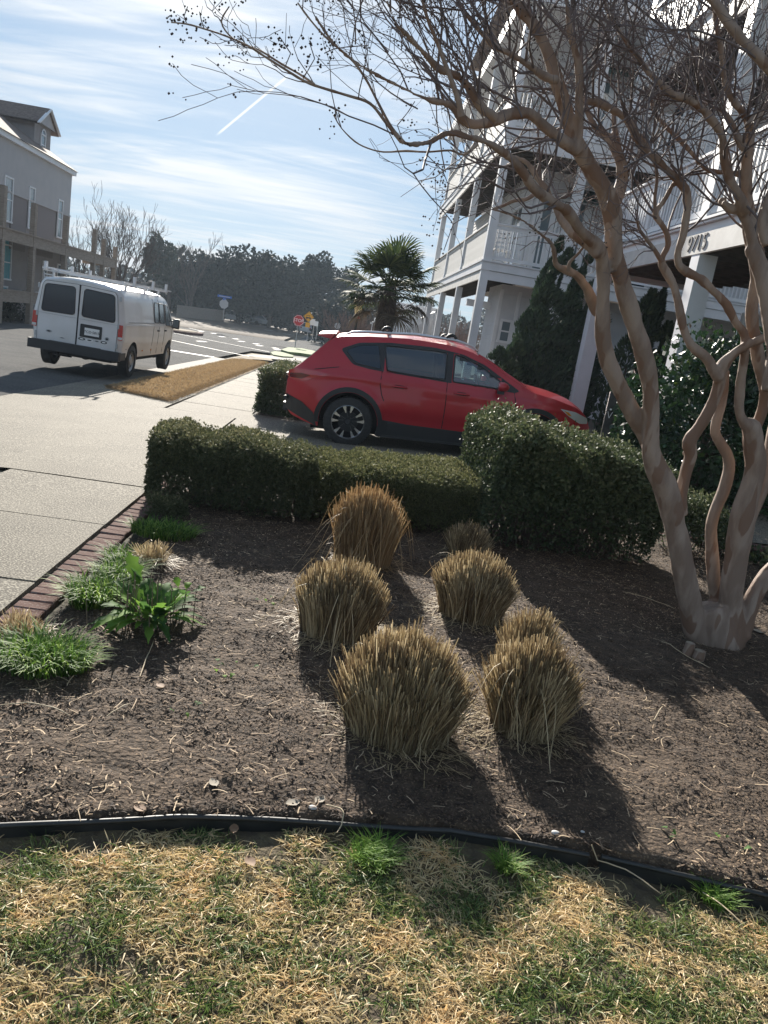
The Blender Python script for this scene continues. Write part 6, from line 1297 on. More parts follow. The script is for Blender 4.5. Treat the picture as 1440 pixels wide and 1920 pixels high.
# ground floor box with its little window, upper walls
q = MB(); q.bx(4.42, 9.6, 23.35, 25.4, -.3, 3.55); q.bx(9.6, 18, 25, 25.4, -.3, 3.9); q.build('wall', siding, hw)
lap(hw, 'a', 23.35, 4.42, 9.6, 0, 3.3, sgn=-1, holes=((4.6, 4.98, 1.85, 2.75),)); lap(hw, 'c', 4.42, 23.4, 25.3, 0, 3.4, sgn=-1)
for c in (4.44, 4.98): q = MB(); q.bx(c - .05, c + .05, 23.31, 23.36, 0, 3.4); q.build('corner_board', trim, hw)
window(hw, 'a', 23.35, 4.74, 1.95, .24, .55, glass=pane)
q = MB(); q.bx(3.65, 4.5, 24.6, 24.75, 2.85, 3.05); q.build('header_beam', trim, hw)
for lv, z in enumerate(FL[:2]):
    dk = z + TH; top = FL[lv + 1] + .1
    q = MB(); q.bx(5.0, 16, 24.0, 36.2, dk, top); q.build('wall', siding, hw)
    lap(hw, 'c', 5.0, 24.0, 36.2, dk, top, sgn=-1, holes=((25.2, 26.8, dk + .1, dk + 2.2), (29.2, 30.6, dk + .7, dk + 2.2)))
    lap(hw, 'a', 24.0, 5.0, 16, dk, top, sgn=-1, holes=((5.1, 6.9, dk + .1, dk + 2.35), (7.4, 8.9, dk + .1, dk + 2.3)))
    window(hw, 'c', 5.0, 26.0, dk + .15, 1.5, 2.0, cols=2, rows=1); window(hw, 'c', 5.0, 29.9, dk + .75, 1.2, 1.4)
    window(hw, 'a', 24.0, 5.45, dk + .15, .62, 2.1, rows=1, curtain=trim); window(hw, 'a', 24.0, 6.38, dk + .15, .9, 2.1, rows=1, curtain=trim); window(hw, 'a', 24.0, 8.15, dk + .12, 1.4, 2.1, cols=2, rows=1, glass=darkglass)
    q = MB(); q.add([(5.9, 23.98, dk + 2.65), (7.3, 23.98, dk + 2.65), (7.3, 23.2, dk + 2.25), (5.9, 23.2, dk + 2.25), (5.9, 23.2, dk + 2.15), (7.3, 23.2, dk + 2.15)], [(0, 1, 2, 3), (3, 2, 5, 4), (0, 3, 4), (1, 5, 2)]); q.build('awning', awning, hw)
q = MB(); q.bx(4.2, 9.6, 22.9, 36.2, FL[2] + .05, 13.2); q.build('wall', siding, hw); lap(hw, 'c', 4.2, 22.9, 36.2, FL[2] + .1, 13.2); lap(hw, 'a', 22.9, 4.2, 9.6, FL[2] + .1, 13.2, sgn=-1)
q = MB(); q.bx(3.3, 4.2, 21.6, 36.6, FL[2], FL[2] + .35); q.bx(4.2, 9.6, 21.6, 22.9, FL[2], FL[2] + .35); q.build('eave', trim, hw)
for c, a, s in ((4.2, 25, 1), (4.2, 29.5, 1), (4.2, 34, 1)): window(hw, 'c', 4.2, a, 11.2, 1.2, 1.5)
window(hw, 'a', 22.9, 5.4, 11.2, 1.0, 1.5); window(hw, 'a', 22.9, 8.0, 11.2, 1.2, 1.5)
q = MB(); q.add([(3.7, 22.4, 13.2), (10.1, 22.4, 13.2), (10.1, 36.7, 13.2), (3.7, 36.7, 13.2), (6.9, 25.2, 15.8), (6.9, 34, 15.8)], [(0, 1, 4), (1, 2, 5, 4), (2, 3, 5), (3, 0, 4, 5), (0, 3, 2, 1)]); q.build('roof', shingle, hw)
q = MB(); q.add([(3.35, 36.0, 10.6), (4.9, 36.0, 10.6), (4.2, 36.0, 11.7), (3.35, 37.4, 10.6), (4.9, 37.4, 10.6), (4.2, 37.4, 11.7)], [(0, 1, 2), (3, 5, 4), (0, 2, 5, 3), (1, 4, 5, 2), (0, 3, 4, 1)]); q.build('porch_gable', mat('tan_siding', (.42, .36, .28), .7), hw)
# furniture-like chair on the first deck
ch = thing('deck_chair', (4.05, 22.6, FL[0] + TH), 'white slatted chair standing on the first-floor deck behind the railing', 'chair', street=True)
zc = FL[0] + TH; q = MB(); q.bx(3.85, 4.3, 22.4, 22.85, zc + .40, zc + .44); q.build('seat', trim, ch)
for dx in (3.87, 4.28):
    for dy in (22.42, 22.83): q = MB(); q.bx(dx - .02, dx + .02, dy - .02, dy + .02, zc, zc + (.40 if dy < 22.6 else 1.0)); q.build('leg', trim, ch)
for i in range(4): q = MB(); q.bx(3.87, 4.28, 22.82, 22.84, zc + .55 + i * .12, zc + .62 + i * .12); q.build('slat', trim, ch)
# second wing, nearer, facing the street with the number on its beam
h2 = thing('beach_house', (4.99, 3.0, 0), 'white beach house wing with number 9715 on its deck beam, above the glossy shrub', 'house', street=True)
AC0, AC1 = 2.0, 16.45
for lv, z in enumerate(FL[:2]):
    dk = z + TH
    q = MB(); q.bx(5.06, 7.2, AC0, AC1, dk - .09, dk - .03); q.build('deck_boards', weather, h2)
    q = MB(); q.bx(4.99, 5.05, AC0, AC1, z, z + .30); q.build('fascia_board', weather, h2)
    q = MB(); q.bx(5.02, 5.05, AC0, AC1, z + .30, z + .42); q.bx(4.93, 5.08, AC0, AC1, dk - .035, dk); q.bx(4.96, 5.05, AC0, AC1, dk - .075, dk - .045); q.build('fascia_board', trim, h2)
    q = MB(); q.bx(5.02, 7.2, AC1 - .05, AC1, z, dk - .04); q.build('end_fascia', trim, h2)
    if lv == 0:
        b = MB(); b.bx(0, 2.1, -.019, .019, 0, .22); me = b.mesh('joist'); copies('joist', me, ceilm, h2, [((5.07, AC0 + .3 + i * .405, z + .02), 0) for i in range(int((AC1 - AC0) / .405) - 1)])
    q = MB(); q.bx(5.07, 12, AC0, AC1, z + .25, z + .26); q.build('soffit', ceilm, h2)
    for p0, p1 in ((2.2, 7.18), (7.42, 9.5), (9.62, 11.62), (11.88, 14.0), (14.12, 16.1)): railing(h2, (5.03, p0), (5.03, p1), dk, dk + .98, gap=.118, bw=.042)
    for p in (9.56, 14.06): q = MB(); q.bx(4.98, 5.09, p - .06, p + .06, dk - .06, dk + 1.0); q.build('rail_post', trim, h2)
    railing(h2, (5.2, AC1 - .1), (7.1, AC1 - .1), dk, dk + .98)
    for p in (7.3, 11.75): post(h2, 5.10, p, dk, FL[lv + 1], .26)
for p, w_ in ((7.3, .28), (11.75, .28)): post(h2, 5.14, p, 0, FL[0], w_)
post(h2, 5.13, 16.3, -.1, 10.3, .28)
q = MB(); q.bx(7.2, 12, AC0, AC1 - .6, FL[0] + TH, 13); q.build('wall', siding, h2)
for lv, z in enumerate(FL[:2]):
    dk = z + TH; lap(h2, 'c', 7.2, AC0, AC1 - .6, dk, FL[lv + 1], holes=((4.0, 5.8, dk, dk + 2.2), (8.2, 10.2, dk, dk + 2.2), (12.6, 14.6, dk, dk + 2.2)))
    for a in (4.9, 9.2, 13.6): window(h2, 'c', 7.2, a, dk + .05, 1.8, 2.1, cols=2, rows=1, glass=darkglass)
q = MB(); q.bx(4.8, 7.2, AC0, AC1 + .15, FL[2], FL[2] + .3); q.build('eave', trim, h2)
q = MB(); q.bx(8.6, 12, AC0, 9.0, 0, 3.6); q.build('garage_wall', siding, h2); q = MB(); q.bx(8.0, 12, 14.6, 15.2, 0, 3.6); q.build('garage_wall', siding, h2)
q = MB(); q.bx(8.55, 8.6, 4, 7.5, .1, 2.4); q.build('garage_door', trim, h2)
q = MB(); q.bx(11.9, 12, 2, 14.6, 0, 3.6); q.build('back_wall', stucco, h2)
q = MB(); q.add([(4.5, AC0, 13), (12, AC0, 13), (12, AC1, 13), (4.5, AC1, 13), (8.4, AC0, 15.5), (8.4, AC1, 15.5)], [(0, 3, 5, 4), (1, 4, 5, 2), (0, 4, 1), (3, 2, 5)]); q.build('roof', shingle, h2)
q = MB(); q.bx(5.6, 7.2, AC0, AC1 - .3, FL[2] + .3, 13); q.build('upper_wall', siding, h2); lap(h2, 'a', AC1 - .3, 5.6, 7.2, FL[2] + .3, 13, sgn=1)
n_ = thing('house_number', (4.98, 12.0, 3.62), 'black metal numbers 9715 on the white deck beam', 'sign', street=True)
for i, chh in enumerate('9715'):
    text('digit', chh, .32, letterb, n_, Matrix.Translation((4.983, 12.02 - i * .165, 3.615)) @ Matrix.Rotation(-math.pi / 2, 4, 'Z') @ Matrix.Rotation(math.pi / 2, 4, 'X') @ Matrix.Shear('XY', 4, (.18, 0)) if 0 else Matrix.Translation((4.983, 12.02 - i * .165, 3.615)) @ Matrix.Rotation(-math.pi / 2, 4, 'Z') @ Matrix.Rotation(math.pi / 2, 4, 'X'), .006)
ns = thing('notice_board', (6.2, 10.6, 2.3), 'pale framed notice board hanging under the deck behind the glossy shrub', 'notice board', street=True)
c_, z_ = 6.3, 0
q = MB(); q.bx(6.15, 7.0, 12.2, 12.24, 2.25, 2.80); q.build('board', trim, ns); q = MB(); q.bx(6.21, 6.94, 12.19, 12.2, 2.31, 2.74); q.build('sheet', signwhite, ns)
# steps and lower porch far behind the palm
st = thing('porch_stairs', (2.4, 37, -.4), 'white porch stairs with railing climbing behind the palm', 'stairs', street=True)
q = MB(); q.add([(1.2, 38, 1.0), (1.2, 39, 1.0), (4.2, 38, 3.0), (4.2, 39, 3.0), (1.2, 38, .75), (1.2, 39, .75), (4.2, 38, 2.7), (4.2, 39, 2.7)], [(0, 2, 3, 1), (4, 5, 7, 6), (0, 4, 6, 2), (1, 3, 7, 5)]); q.build('stringer', trim, st)
q = MB(); q.bar((1.2, 38, 1.95), (4.2, 38, 3.95), .08, .08); q.build('handrail', trim, st)
for i in range(18): c = 1.3 + i * .16; q = MB(); q.bx(c - .02, c + .02, 37.98, 38.02, 1.0 + (c - 1.2) * .667, 1.9 + (c - 1.2) * .667); q.build('baluster', trim, st)
for c in (1.3, 2.3, 3.3, 4.3): q = MB(); q.bx(c - .1, c + .1, 37.9, 38.1, -.6, 1.0 + (c - 1.2) * .6); q.build('post', trim, st)
q = MB(); q.bx(1.6, 4.4, 39.5, 39.6, -.4, 3.2); q.build('lattice_wall', siding, st)
# ---------------------------------------------------------------- shrubs and conifers by the house
def leafball(name, cen, rad, n, leaf, m, label, cat, asp=.5, clumps=40, cr=.3, trunk=None, group=None, seed=1, zmin=None, core=.0, up=0, flat=1.0, partname='foliage', tuft=0, tz=None, mtwig=None):
    random.seed(seed); r2 = np.random.default_rng(seed); cx, cy, cz = cen; rx, ry, rz = rad; zb = tz if tz is not None else cz - rz
    root = thing(name, (cx, cy, zb), label, cat, group); K = []
    for i in range(clumps):
        d = unit(r2.normal(size=3)); f = .45 + .6 * r2.random() ** .5; K.append((cx + d[0] * rx * f, cy + d[1] * ry * f, cz + d[2] * rz * f))
    K = np.array(K); idx = r2.integers(0, clumps, n); dirs = unit(r2.normal(size=(n, 3))); rr = (.35 + .75 * r2.random(n) ** .5)[:, None]
    C = K[idx] + dirs * rr * np.array([cr * (rx), cr * ry, cr * rz * flat])[None]; Nn = dirs
    if zmin is not None: C[:, 2] = np.maximum(C[:, 2], zmin + r2.random(n) * .1)
    D = unit(dirs * .5 + r2.normal(size=(n, 3)) * .8 + np.array([0, 0, up])); cl_ = r2.random(clumps)[idx]
    r = np.clip(.45 * cl_ + .55 * r2.random(n) * (.6 + .4 * dirs[:, 2]), 0, 1); leaves(partname, C, D, leaf * (.55 + .9 * r2.random(n)), m, root, r, asp)
    segs = []
    if trunk:
        tw, nb = trunk; top = Vector((cx, cy, cz + rz * .2)); b = Vector((cx, cy, zb)); mid = b.lerp(top, .4) + Vector((random.gauss(0, tw), 0, 0))
        MB().tube([b, mid, top], [tw, tw * .75, tw * .3], 8).build('trunk', farbark, root, smooth=60)
        for i in range(nb):
            k_ = Vector(K[r2.integers(0, clumps)]); s0 = mid.lerp(top, random.random() * .8) if random.random() < .8 else mid; mm_ = s0.lerp(k_, .5) + Vector((0, 0, .1 * rz)); segs += [(s0, mm_, tw * .35, tw * .22), (mm_, k_, tw * .22, tw * .08)]
        segmesh('limb', segs, mtwig or farbark, root, 5, 'stuff')
    return root
p = at(1330, 740, 9.9); leafball('camellia_shrub', (p.x + .12, 9.9, 1.12), (1.02, .8, 1.05), 15000, .085, camm, 'big dark glossy-leaved shrub under the number 9715, behind the crepe myrtle stems', 'shrub', .55, 70, .34, (.05, 30), seed=4, zmin=.12, tz=.15, up=.2)
p = at(1440, 760, 9.6); leafball('camellia_shrub', (p.x + .55, 9.4, 1.2), (.9, .8, 1.05), 10000, .085, camm, 'glossy dark shrub at the right picture edge beside the larger one', 'shrub', .55, 50, .34, (.05, 20), seed=5, zmin=.12, tz=.15, up=.2)
# wind-twisted juniper, built from leaning flame-like sprays
def juniper(base, label, sprays, seed, n=700, leaf=.10):
    random.seed(seed); root = thing('juniper', base, label, 'conifer'); b = Vector(base); C = []; D = []; segs = []; R = []
    for (dx, dy, z0, z1, w_, lean) in sprays:
        bx_, by_ = b.x + dx, b.y + dy; segs.append((b + Vector((dx * .3, dy * .3, 0)), Vector((bx_, by_, b.z + (z0 + z1) / 2)), .06, .02)); cr_ = random.random()
        for i in range(n):
            t = random.random() ** .8; z = z0 + (z1 - z0) * t; wd = w_ * (math.sin(min(1, t * 1.15 + .12) * math.pi) ** .55 if t < .85 else (1 - t) / .15 * .55 + .05); th = random.uniform(0, 6.283); q = random.random() ** .35
            q *= 1 + .28 * noise.noise(Vector((math.cos(th) * 2.2 + seed, math.sin(th) * 2.2, z * 2.4))); C.append((bx_ + math.cos(th) * wd * q + lean * t * t, by_ + math.sin(th) * wd * q, b.z + z)); D.append((math.cos(th) * .7 + random.gauss(.3, .3), math.sin(th) * .7 + random.gauss(0, .3), .9)); R.append(.35 * cr_ + .65 * random.random() * q)
    leaves('foliage', np.array(C), np.array(D), leaf * (.5 + .9 * rng.random(len(C))), junm, root, np.array(R), .34); segmesh('trunk', segs, farbark, root, 6); return root
p = at(1010, 660, 17.6); jb = (p.x, 17.6, zg(*ca(p.x, 17.6)))
juniper(jb, 'large dark twisted juniper between the red car bonnet and the white post', [(.0, 0, .2, 3.9, .62, .22), (.62, .1, .2, 3.45, .55, .38), (-.5, -.1, .0, 2.5, .42, .1), (.25, -.35, .0, 2.2, .60, .0), (1.05, .1, .1, 2.9, .45, .2), (.35, .0, .1, 3.1, .6, .15), (.5, -.2, .0, 2.6, .7, .1), (-.2, -.2, .6, 3.2, .5, .1), (.9, -.25, .0, 2.4, .5, .1), (.75, -.3, .0, 1.9, .50, .1), (-.15, .3, 2.2, 4.15, .22, .2), (.45, .1, 2.3, 3.95, .16, .3), (.95, .1, 2.2, 3.6, .18, .4)], 3, 4600, .12)
p = at(1165, 690, 17.2); juniper((p.x + .1, 17.2, .1), 'dark conifer in deep shade right of the white post', [(0, 0, 0, 3.3, .55, .2), (.5, 0, 0, 2.7, .5, .2), (.3, 0, 2.0, 3.7, .18, .2)], 6, 4500, .13)
p = at(905, 700, 16.6); juniper((p.x + .25, 16.9, 0), 'low juniper mound left of the big twisted juniper', [(0, 0, 0, 1.7, .42, .05), (.3, -.1, 0, 1.9, .38, .1)], 9, 3600, .12)
# ivy-like sprig clusters right of the tree
for x, y, s, lb in ((1425, 1060, .16, 'small leafy green plant at the right edge beyond the crepe myrtle base'), (1310, 990, .16, 'small leafy green plant between the first two crepe myrtle stems')):
    q_ = GW(x, y); leafball('groundcover_plant', (q_.x, q_.y, bedz(q_.x, q_.y) + s * .6), (s, s, s * .6), 240, .05, hollym, lb, 'plant', .7, 12, .5, seed=int(x), zmin=bedz(q_.x, q_.y))
# utility marker post and small litter by the shrub
p = at(1137, 800, 9.8); um = thing('marker_post', (p.x, 9.8, 0), 'dark utility marker post with a small white mark beside the red car nose', 'marker post'); q = MB(); q.bx(p.x - .05, p.x + .05, 9.78, 9.82, -.05, 1.35); q.build('post', MATS['black_plastic'], um); 
q = MB(); q.bar((p.x - .03, 9.775, 1.10), (p.x, 9.775, 1.02), .01, .004); q.bar((p.x + .03, 9.775, 1.10), (p.x, 9.775, 1.02), .01, .004); q.build('mark', letterw, um); q = MB(); q.bx(p.x - .012, p.x + .012, 9.773, 9.777, 1.12, 1.14); q.build('mark', letterw, um)
for x, y, s, lb, m_ in ((1372, 868, .16, 'crumpled white paper on the shaded paving behind the thin middle stem', paper), (1392, 880, .10, 'small white crumpled wrapper beside the larger paper', signwhite), (1335, 850, .08, 'pale scrap lying in the shade left of the crumpled paper', paper)):
    q_ = GW(x, y); q_ = GW(x, 935); r_ = thing('litter', (q_.x, q_.y + .3, q_.z), lb, 'litter'); bm = bmesh.new(); bmesh.ops.create_icosphere(bm, subdivisions=2, radius=s / 2)
    cpos = at(x, y, 11.5); random.seed(x)
    gz_ = zg(*ca(cpos.x, 11.5)); r_.location = (cpos.x, 11.5, gz_); OFF[r_.name] = Vector((0, 0, 0))
    for v in bm.verts: v.co = Vector((v.co.x, v.co.y, v.co.z * .7)) * random.uniform(.6, 1.2) + Vector((0, 0, s * .3))
    me = bpy.data.meshes.new('sheet'); bm.to_mesh(me); bm.free(); finish(me, 'sheet', m_, r_)
# ---------------------------------------------------------------- fan palm
def palm(base, Ht, label):
    random.seed(2); b = Vector(base); root = thing('fan_palm', base, label, 'palm tree'); tr = MB(); pts = [b + Vector((.02 * math.sin(i), 0, Ht * i / 8)) for i in range(9)]; tr.tube(pts, [.26, .24, .23, .23, .24, .25, .25, .22, .15], 12); tr.build('trunk', farbark, root, smooth=60)
    P, Wd, Sd, R = [], [], [], []
    for i in range(900):   # shaggy fibre on the trunk
        t = random.random(); th = random.uniform(0, 6.283); o = b + Vector((math.cos(th) * .23, math.sin(th) * .23, Ht * (.15 + .85 * t))); d = Vector((math.cos(th), math.sin(th), random.uniform(-.8, .6))) * random.uniform(.08, .2); P.append([o, o + d * .5, o + d + Vector((0, 0, -.05))]); Wd.append([.012, .010, .002]); Sd.append((-math.sin(th), math.cos(th), 0)); R.append(random.random() * .3)
    strips('trunk_fibre', np.array(P), np.array(Wd), np.array(Sd), mat('palm_fibre', (.08, .06, .04), .9, attr=[(.03, .024, .018), (.09, .065, .042), (.2, .15, .1)]), root, np.array(R) * 3)
    top = b + Vector((0, 0, Ht)); palmm = mat('palm_frond', (.04, .07, .03), .7, spec=.15, attr=[(.018, .030, .014), (.035, .058, .022), (.075, .105, .035), (.15, .18, .06)], translucent=.22); deadm = mat('dead_frond', (.15, .11, .07), .8, attr=[(.06, .045, .03), (.13, .10, .065), (.24, .19, .13)], translucent=.15)
    for i in range(46):
        th = i * 2.39996 + random.gauss(0, .15); f = i / 46; el = 1.35 - f * 2.05 + random.gauss(0, .08); dead = f > .84
        d = Vector((math.cos(th) * math.cos(el), math.sin(th) * math.cos(el), math.sin(el))); pl = random.uniform(.65, .95); h = top + Vector((0, 0, random.uniform(-.3, .05))); hub = h + d * pl + Vector((0, 0, -.16 * pl * (1 - abs(math.sin(el)))))
        fr = MB(); fr.tube([h, h.lerp(hub, .5) + Vector((0, 0, .05)), hub], [.016, .012, .009], 5); fo = fr.build('frond', deadm if dead else palmm, root, smooth=60)
        s = d.cross(Vector((0, 0, 1))); s = s.normalized() if s.length > .1 else Vector((1, 0, 0)); u = s.cross(d).normalized(); P, Wd, Sd, R = [], [], [], []
        n = 30; Lf = random.uniform(.62, .80) * (.8 if dead else 1)
        for k in range(n):
            a = -2.0 + 4.0 * k / (n - 1); dd = (d * math.cos(a) + s * math.sin(a)); l = Lf * (1 - .18 * abs(a) / 2) * random.uniform(.9, 1.08); bend = (-u * .12 - Vector((0, 0, random.uniform(.1, .35) + (.35 if dead else 0)))) 
            P.append([hub, hub + dd * l * .5 + u * .03 * (k % 2), hub + dd * l * .8 + bend * l * .12, hub + dd * l * .97 + bend * l * .5]); Wd.append([.006, .024, .014, .002]); Sd.append(tuple(dd.cross(u).normalized() * 1.0 + u * random.uniform(-.5, .5))); R.append(random.random() * .8 + (.15 if el > .3 else 0))
        strips('blade', np.array(P, dtype=float), np.array(Wd), unit(np.array(Sd)), deadm if dead else palmm, fo, np.array(R))
    return root
p = at(722, 600, 21.5); gp = zg(*ca(p.x, 21.5)); palm((p.x, 21.5, gp), 2.95, 'shaggy fan palm behind the red car roof, left of the white house')
# lamp post
p = at(669, 600, 24); lp = thing('lamp_post', (p.x, 24, zg(*ca(p.x, 24))), 'dark lamp post with a tapered frosted lantern left of the palm', 'lamp post'); bz = zg(*ca(p.x, 24))
z1 = at(674, 592, 24).z; q = MB(); q.tube([(p.x, 24, bz), (p.x, 24, bz + .5), (p.x, 24, z1 - .1)], [.07, .05, .04], 10); q.build('post', black, lp, smooth=40); q = MB(); q.lathe([(.05, 0), (.10, .03), (.055, .08), (.0, .1)], 10, Matrix.Translation((p.x, 24, z1 - .1))); q.build('collar', signred, lp, smooth=40)
q = MB(); q.lathe([(.08, 0), (.17, .46)], 6, Matrix.Translation((p.x, 24, z1))); q.build('lantern_glass', lampglow, lp); q = MB(); q.lathe([(.19, .46), (.19, .48), (.06, .56), (.03, .62), (0, .62)], 6, Matrix.Translation((p.x, 24, z1))); q.lathe([(.0, -.02), (.09, -.02), (.08, .01)], 6, Matrix.Translation((p.x, 24, z1))); q.build('lantern_cap', black, lp)
# ---------------------------------------------------------------- signs
def sign(name, x, yb, yc, shape, size, label, Y=None, face=signred, txt=None, tsize=.25, back=False, postm=steel, extra=None, a=None):
    c, a_, z = G(x, yb); w = WV(c, a_, z); Yd = w.y if Y is None else Y; bt = at(x, yb, Yd); tp = at(yc[0], yc[1], Yd); x0 = bt.x
    root = thing(name, (x0, Yd, bt.z), label, 'road sign'); q = MB(); q.bar((x0, Yd, bt.z), (x0, Yd, tp.z + size * .45), .055, .055, up=(0, 1, 0)); q.build('post', postm, root)
    n = {'oct': 8, 'dia': 4, 'rect': 4}[shape[:3] if shape != 'rect' else 'rect'] if shape in ('oct', 'dia', 'rect') else 8
    if shape == 'oct': pts = [(math.cos(math.pi / 8 + i * math.pi / 4) * size * .541, math.sin(math.pi / 8 + i * math.pi / 4) * size * .541) for i in range(8)]
    elif shape == 'dia': pts = [(size * .7, 0), (0, size * .7), (-size * .7, 0), (0, -size * .7)]
    else: pts = [(-size / 2, -size * .6), (size / 2, -size * .6), (size / 2, size * .6), (-size / 2, size * .6)]
    fn = lambda u, v, w_: (tp.x + u, Yd - .035 - w_, tp.z + v)
    q = MB(); q.prism(pts, fn, 0, .006); pl = q.build('plate', signback if back else face, root)
    if not back and shape in ('oct', 'dia'):
        bcol = letterw if shape == 'oct' else letterb; q = MB(); k = .93 if shape == 'oct' else .92; q2 = len(pts)
        vs = [fn(u * k, v * k, .0075) for u, v in pts] + [fn(u * (k - .05), v * (k - .05), .0075) for u, v in pts]; q.add(vs, [(i, (i + 1) % q2, (i + 1) % q2 + q2, i + q2) for i in range(q2)]); q.build('border', bcol, root, fix=False)
    if txt: text('lettering', txt, tsize, letterw if face is signred else letterb, root, Matrix.Translation((tp.x, Yd - .044, tp.z)) @ Matrix.Rotation(math.pi / 2, 4, 'X'), .001)
    return root, tp, Yd
sign('stop_sign', 553, 652, (560, 601), 'oct', .78, 'red octagonal STOP sign on a steel post at the corner turf', txt='STOP', tsize=.31, Y=58)
r, tp, Yd = sign('warning_sign', 575, 640, (579, 594), 'dia', .62, 'yellow diamond warning sign with a black golf cart symbol behind the stop sign', Y=64, face=signyellow)
q = MB(); q.bx(tp.x - .22, tp.x + .20, Yd - .052, Yd - .046, tp.z - .13, tp.z - .04); q.bx(tp.x - .2, tp.x + .1, Yd - .052, Yd - .046, tp.z + .08, tp.z + .11); q.bx(tp.x - .17, tp.x - .15, Yd - .052, Yd - .046, tp.z - .04, tp.z + .08); q.bx(tp.x + .05, tp.x + .07, Yd - .052, Yd - .046, tp.z - .04, tp.z + .08)
for dx in (-.13, .13): q.prism([(.055 * math.cos(i * .785), .055 * math.sin(i * .785)) for i in range(8)], lambda u, v, w, dx=dx: (tp.x + dx + u, Yd - .052 + w, tp.z - .14 + v), 0, .006)
q.build('cart_symbol', letterb, r)
q = MB(); q.bx(tp.x - .18, tp.x + .18, Yd - .04, Yd - .034, tp.z - .85, tp.z - .46); q.build('plaque', signyellow, r)
for x, y, w_, lb, Yd in ((586, 604, .42, 'white rectangular road sign right of the yellow plaque', 66), (593, 607, .34, 'smaller white road sign, rightmost of the sign group', 68)):
    sign('road_sign', x - 1, 637, (x, y), 'rect', w_, lb, Y=Yd, face=signwhite)
sign('round_sign', 633, 624, (633, 611), 'oct', .5, 'small pale round sign standing right of the sign group above the car spoiler', Y=66, back=True)
r, tp, Yd = sign('stop_sign', 418, 600, (420, 570), 'oct', .80, 'back of a grey stop sign with a blue street-name blade on top, far left corner', Y=72, back=True)
q = MB(); q.bx(tp.x - .65, tp.x + .65, Yd - .04, Yd - .03, tp.z + .55, tp.z + .75); q.build('street_name_blade', signblue, r); q = MB(); q.bx(tp.x - .5, tp.x + .5, Yd - .046, Yd - .041, tp.z + .62, tp.z + .68); q.build('lettering_band', signback, r); q = MB(); q.bar((tp.x, Yd - .6, tp.z + .42), (tp.x, Yd + .6, tp.z + .42), .02, .18); q.build('street_name_blade', signblue, r)
# ---------------------------------------------------------------- the tan building at the left
lb = thing('apartment_building', (-15.3, 44.1, -.4), 'taupe three-storey stucco building with a gabled dormer at the left edge', 'building', street=True)
C0 = -15.3; E = 7.0; A1_ = 44.1; A0_ = 26.0
q = MB(); q.bx(-26, C0, A0_, A1_, -.6, 4.9); q.build('lower_wall', stucco, lb)
q = MB(); q.bx(-26, C0 + .06, A0_, A1_ + .05, 5.0, E); q.bx(-26, C0 + .10, A0_, A1_ + .1, 4.92, 5.0); q.build('upper_wall', stucco2, lb)
q = MB(); q.bx(-26, C0 + .22, A0_, A1_ + .22, E, E + .22); q.build('cornice', trim, lb)
q = MB(); q.add([(C0 + .3, A0_, E + .22), (C0 + .3, A1_ + .3, E + .22), (-18.6, A1_ - 3.0, E + 2.3), (-18.6, A0_, E + 2.3), (-26, A1_ + .3, E + .22), (-26, A0_, E + .22)], [(0, 1, 2, 3), (1, 4, 2), (3, 2, 4, 5)]); q.build('roof', shingle, lb)
for a0, a1 in ((A0_, 31.0), (31.7, 36.0), (36.9, 38.6), (39.4, 42.1), (43.3, A1_ + .03)):   # darker recessed-look panels between the window bays
    q = MB(); q.bx(C0, C0 + .05, a0, a1, 2.6, 5.9 if a0 < 43 else 5.4); q.build('wall_panel', mat('taupe_panel', (.20, .178, .176), .85) if 'taupe_panel' not in MATS else MATS['taupe_panel'], lb)
for a in (31.35, 36.45, 39.0, 42.7): window(lb, 'c', C0 + .06, a, 3.75, .75 if a < 38 else .55, 1.75, sgn=1, rows=2)
for a in (39.4, 41.2, 43.2): window(lb, 'c', C0 + .01, a, 1.0, .5, 1.35, sgn=1)
window(lb, 'c', C0 + .01, 36.6, 1.3, 1.0, 1.4, sgn=1, glass=tealm, arch=True); window(lb, 'c', C0 + .01, 36.4, -.4, .9, 1.3, sgn=1, glass=tealm, rows=1)
window(lb, 'c', C0 + .01, 40.4, -.4, .3, 1.2, sgn=1, rows=1)
# dormer
dr = MB(); dr.bx(-18.6, -16.2, 41.4, 43.5, E + .1, 8.85); d_ = dr.build('dormer', stucco, lb)
q = MB(); q.add([(-15.9, 41.1, 8.8), (-15.9, 43.8, 8.8), (-15.9, 42.45, 9.7), (-19.2, 41.1, 8.8), (-19.2, 43.8, 8.8), (-19.2, 42.45, 9.7)], [(0, 2, 5, 3), (1, 4, 5, 2)]); q.add([(-15.9, 41.1, 8.68), (-15.9, 43.8, 8.68), (-15.9, 42.45, 9.58), (-19.2, 41.1, 8.68), (-19.2, 43.8, 8.68), (-19.2, 42.45, 9.58)], [(0, 3, 5, 2), (1, 2, 5, 4)]); q.build('dormer_roof', shingle, d_)
q = MB(); q.add([(-16.0, 41.25, 8.84), (-16.0, 43.65, 8.84), (-16.0, 42.45, 9.6), (-16.2, 41.25, 8.84), (-16.2, 43.65, 8.84), (-16.2, 42.45, 9.6)], [(0, 1, 2), (3, 5, 4), (0, 2, 5, 3), (1, 4, 5, 2)]); q.build('gable', stucco2, d_)
for p_, q_ in (((-15.88, 41.05, 8.74), (-15.88, 42.45, 9.66)), ((-15.88, 43.85, 8.74), (-15.88, 42.45, 9.66))): m_ = MB(); m_.bar(p_, q_, .06, .14, up=(1, 0, 0)); m_.build('barge_board', trim, d_)
window(d_, 'c', -16.19, 40.9, 7.6, .6, 1.0, sgn=1, arch=True) if 0 else window(lb, 'c', -16.19, 42.45, 7.55, .5, .85, sgn=1, arch=True)
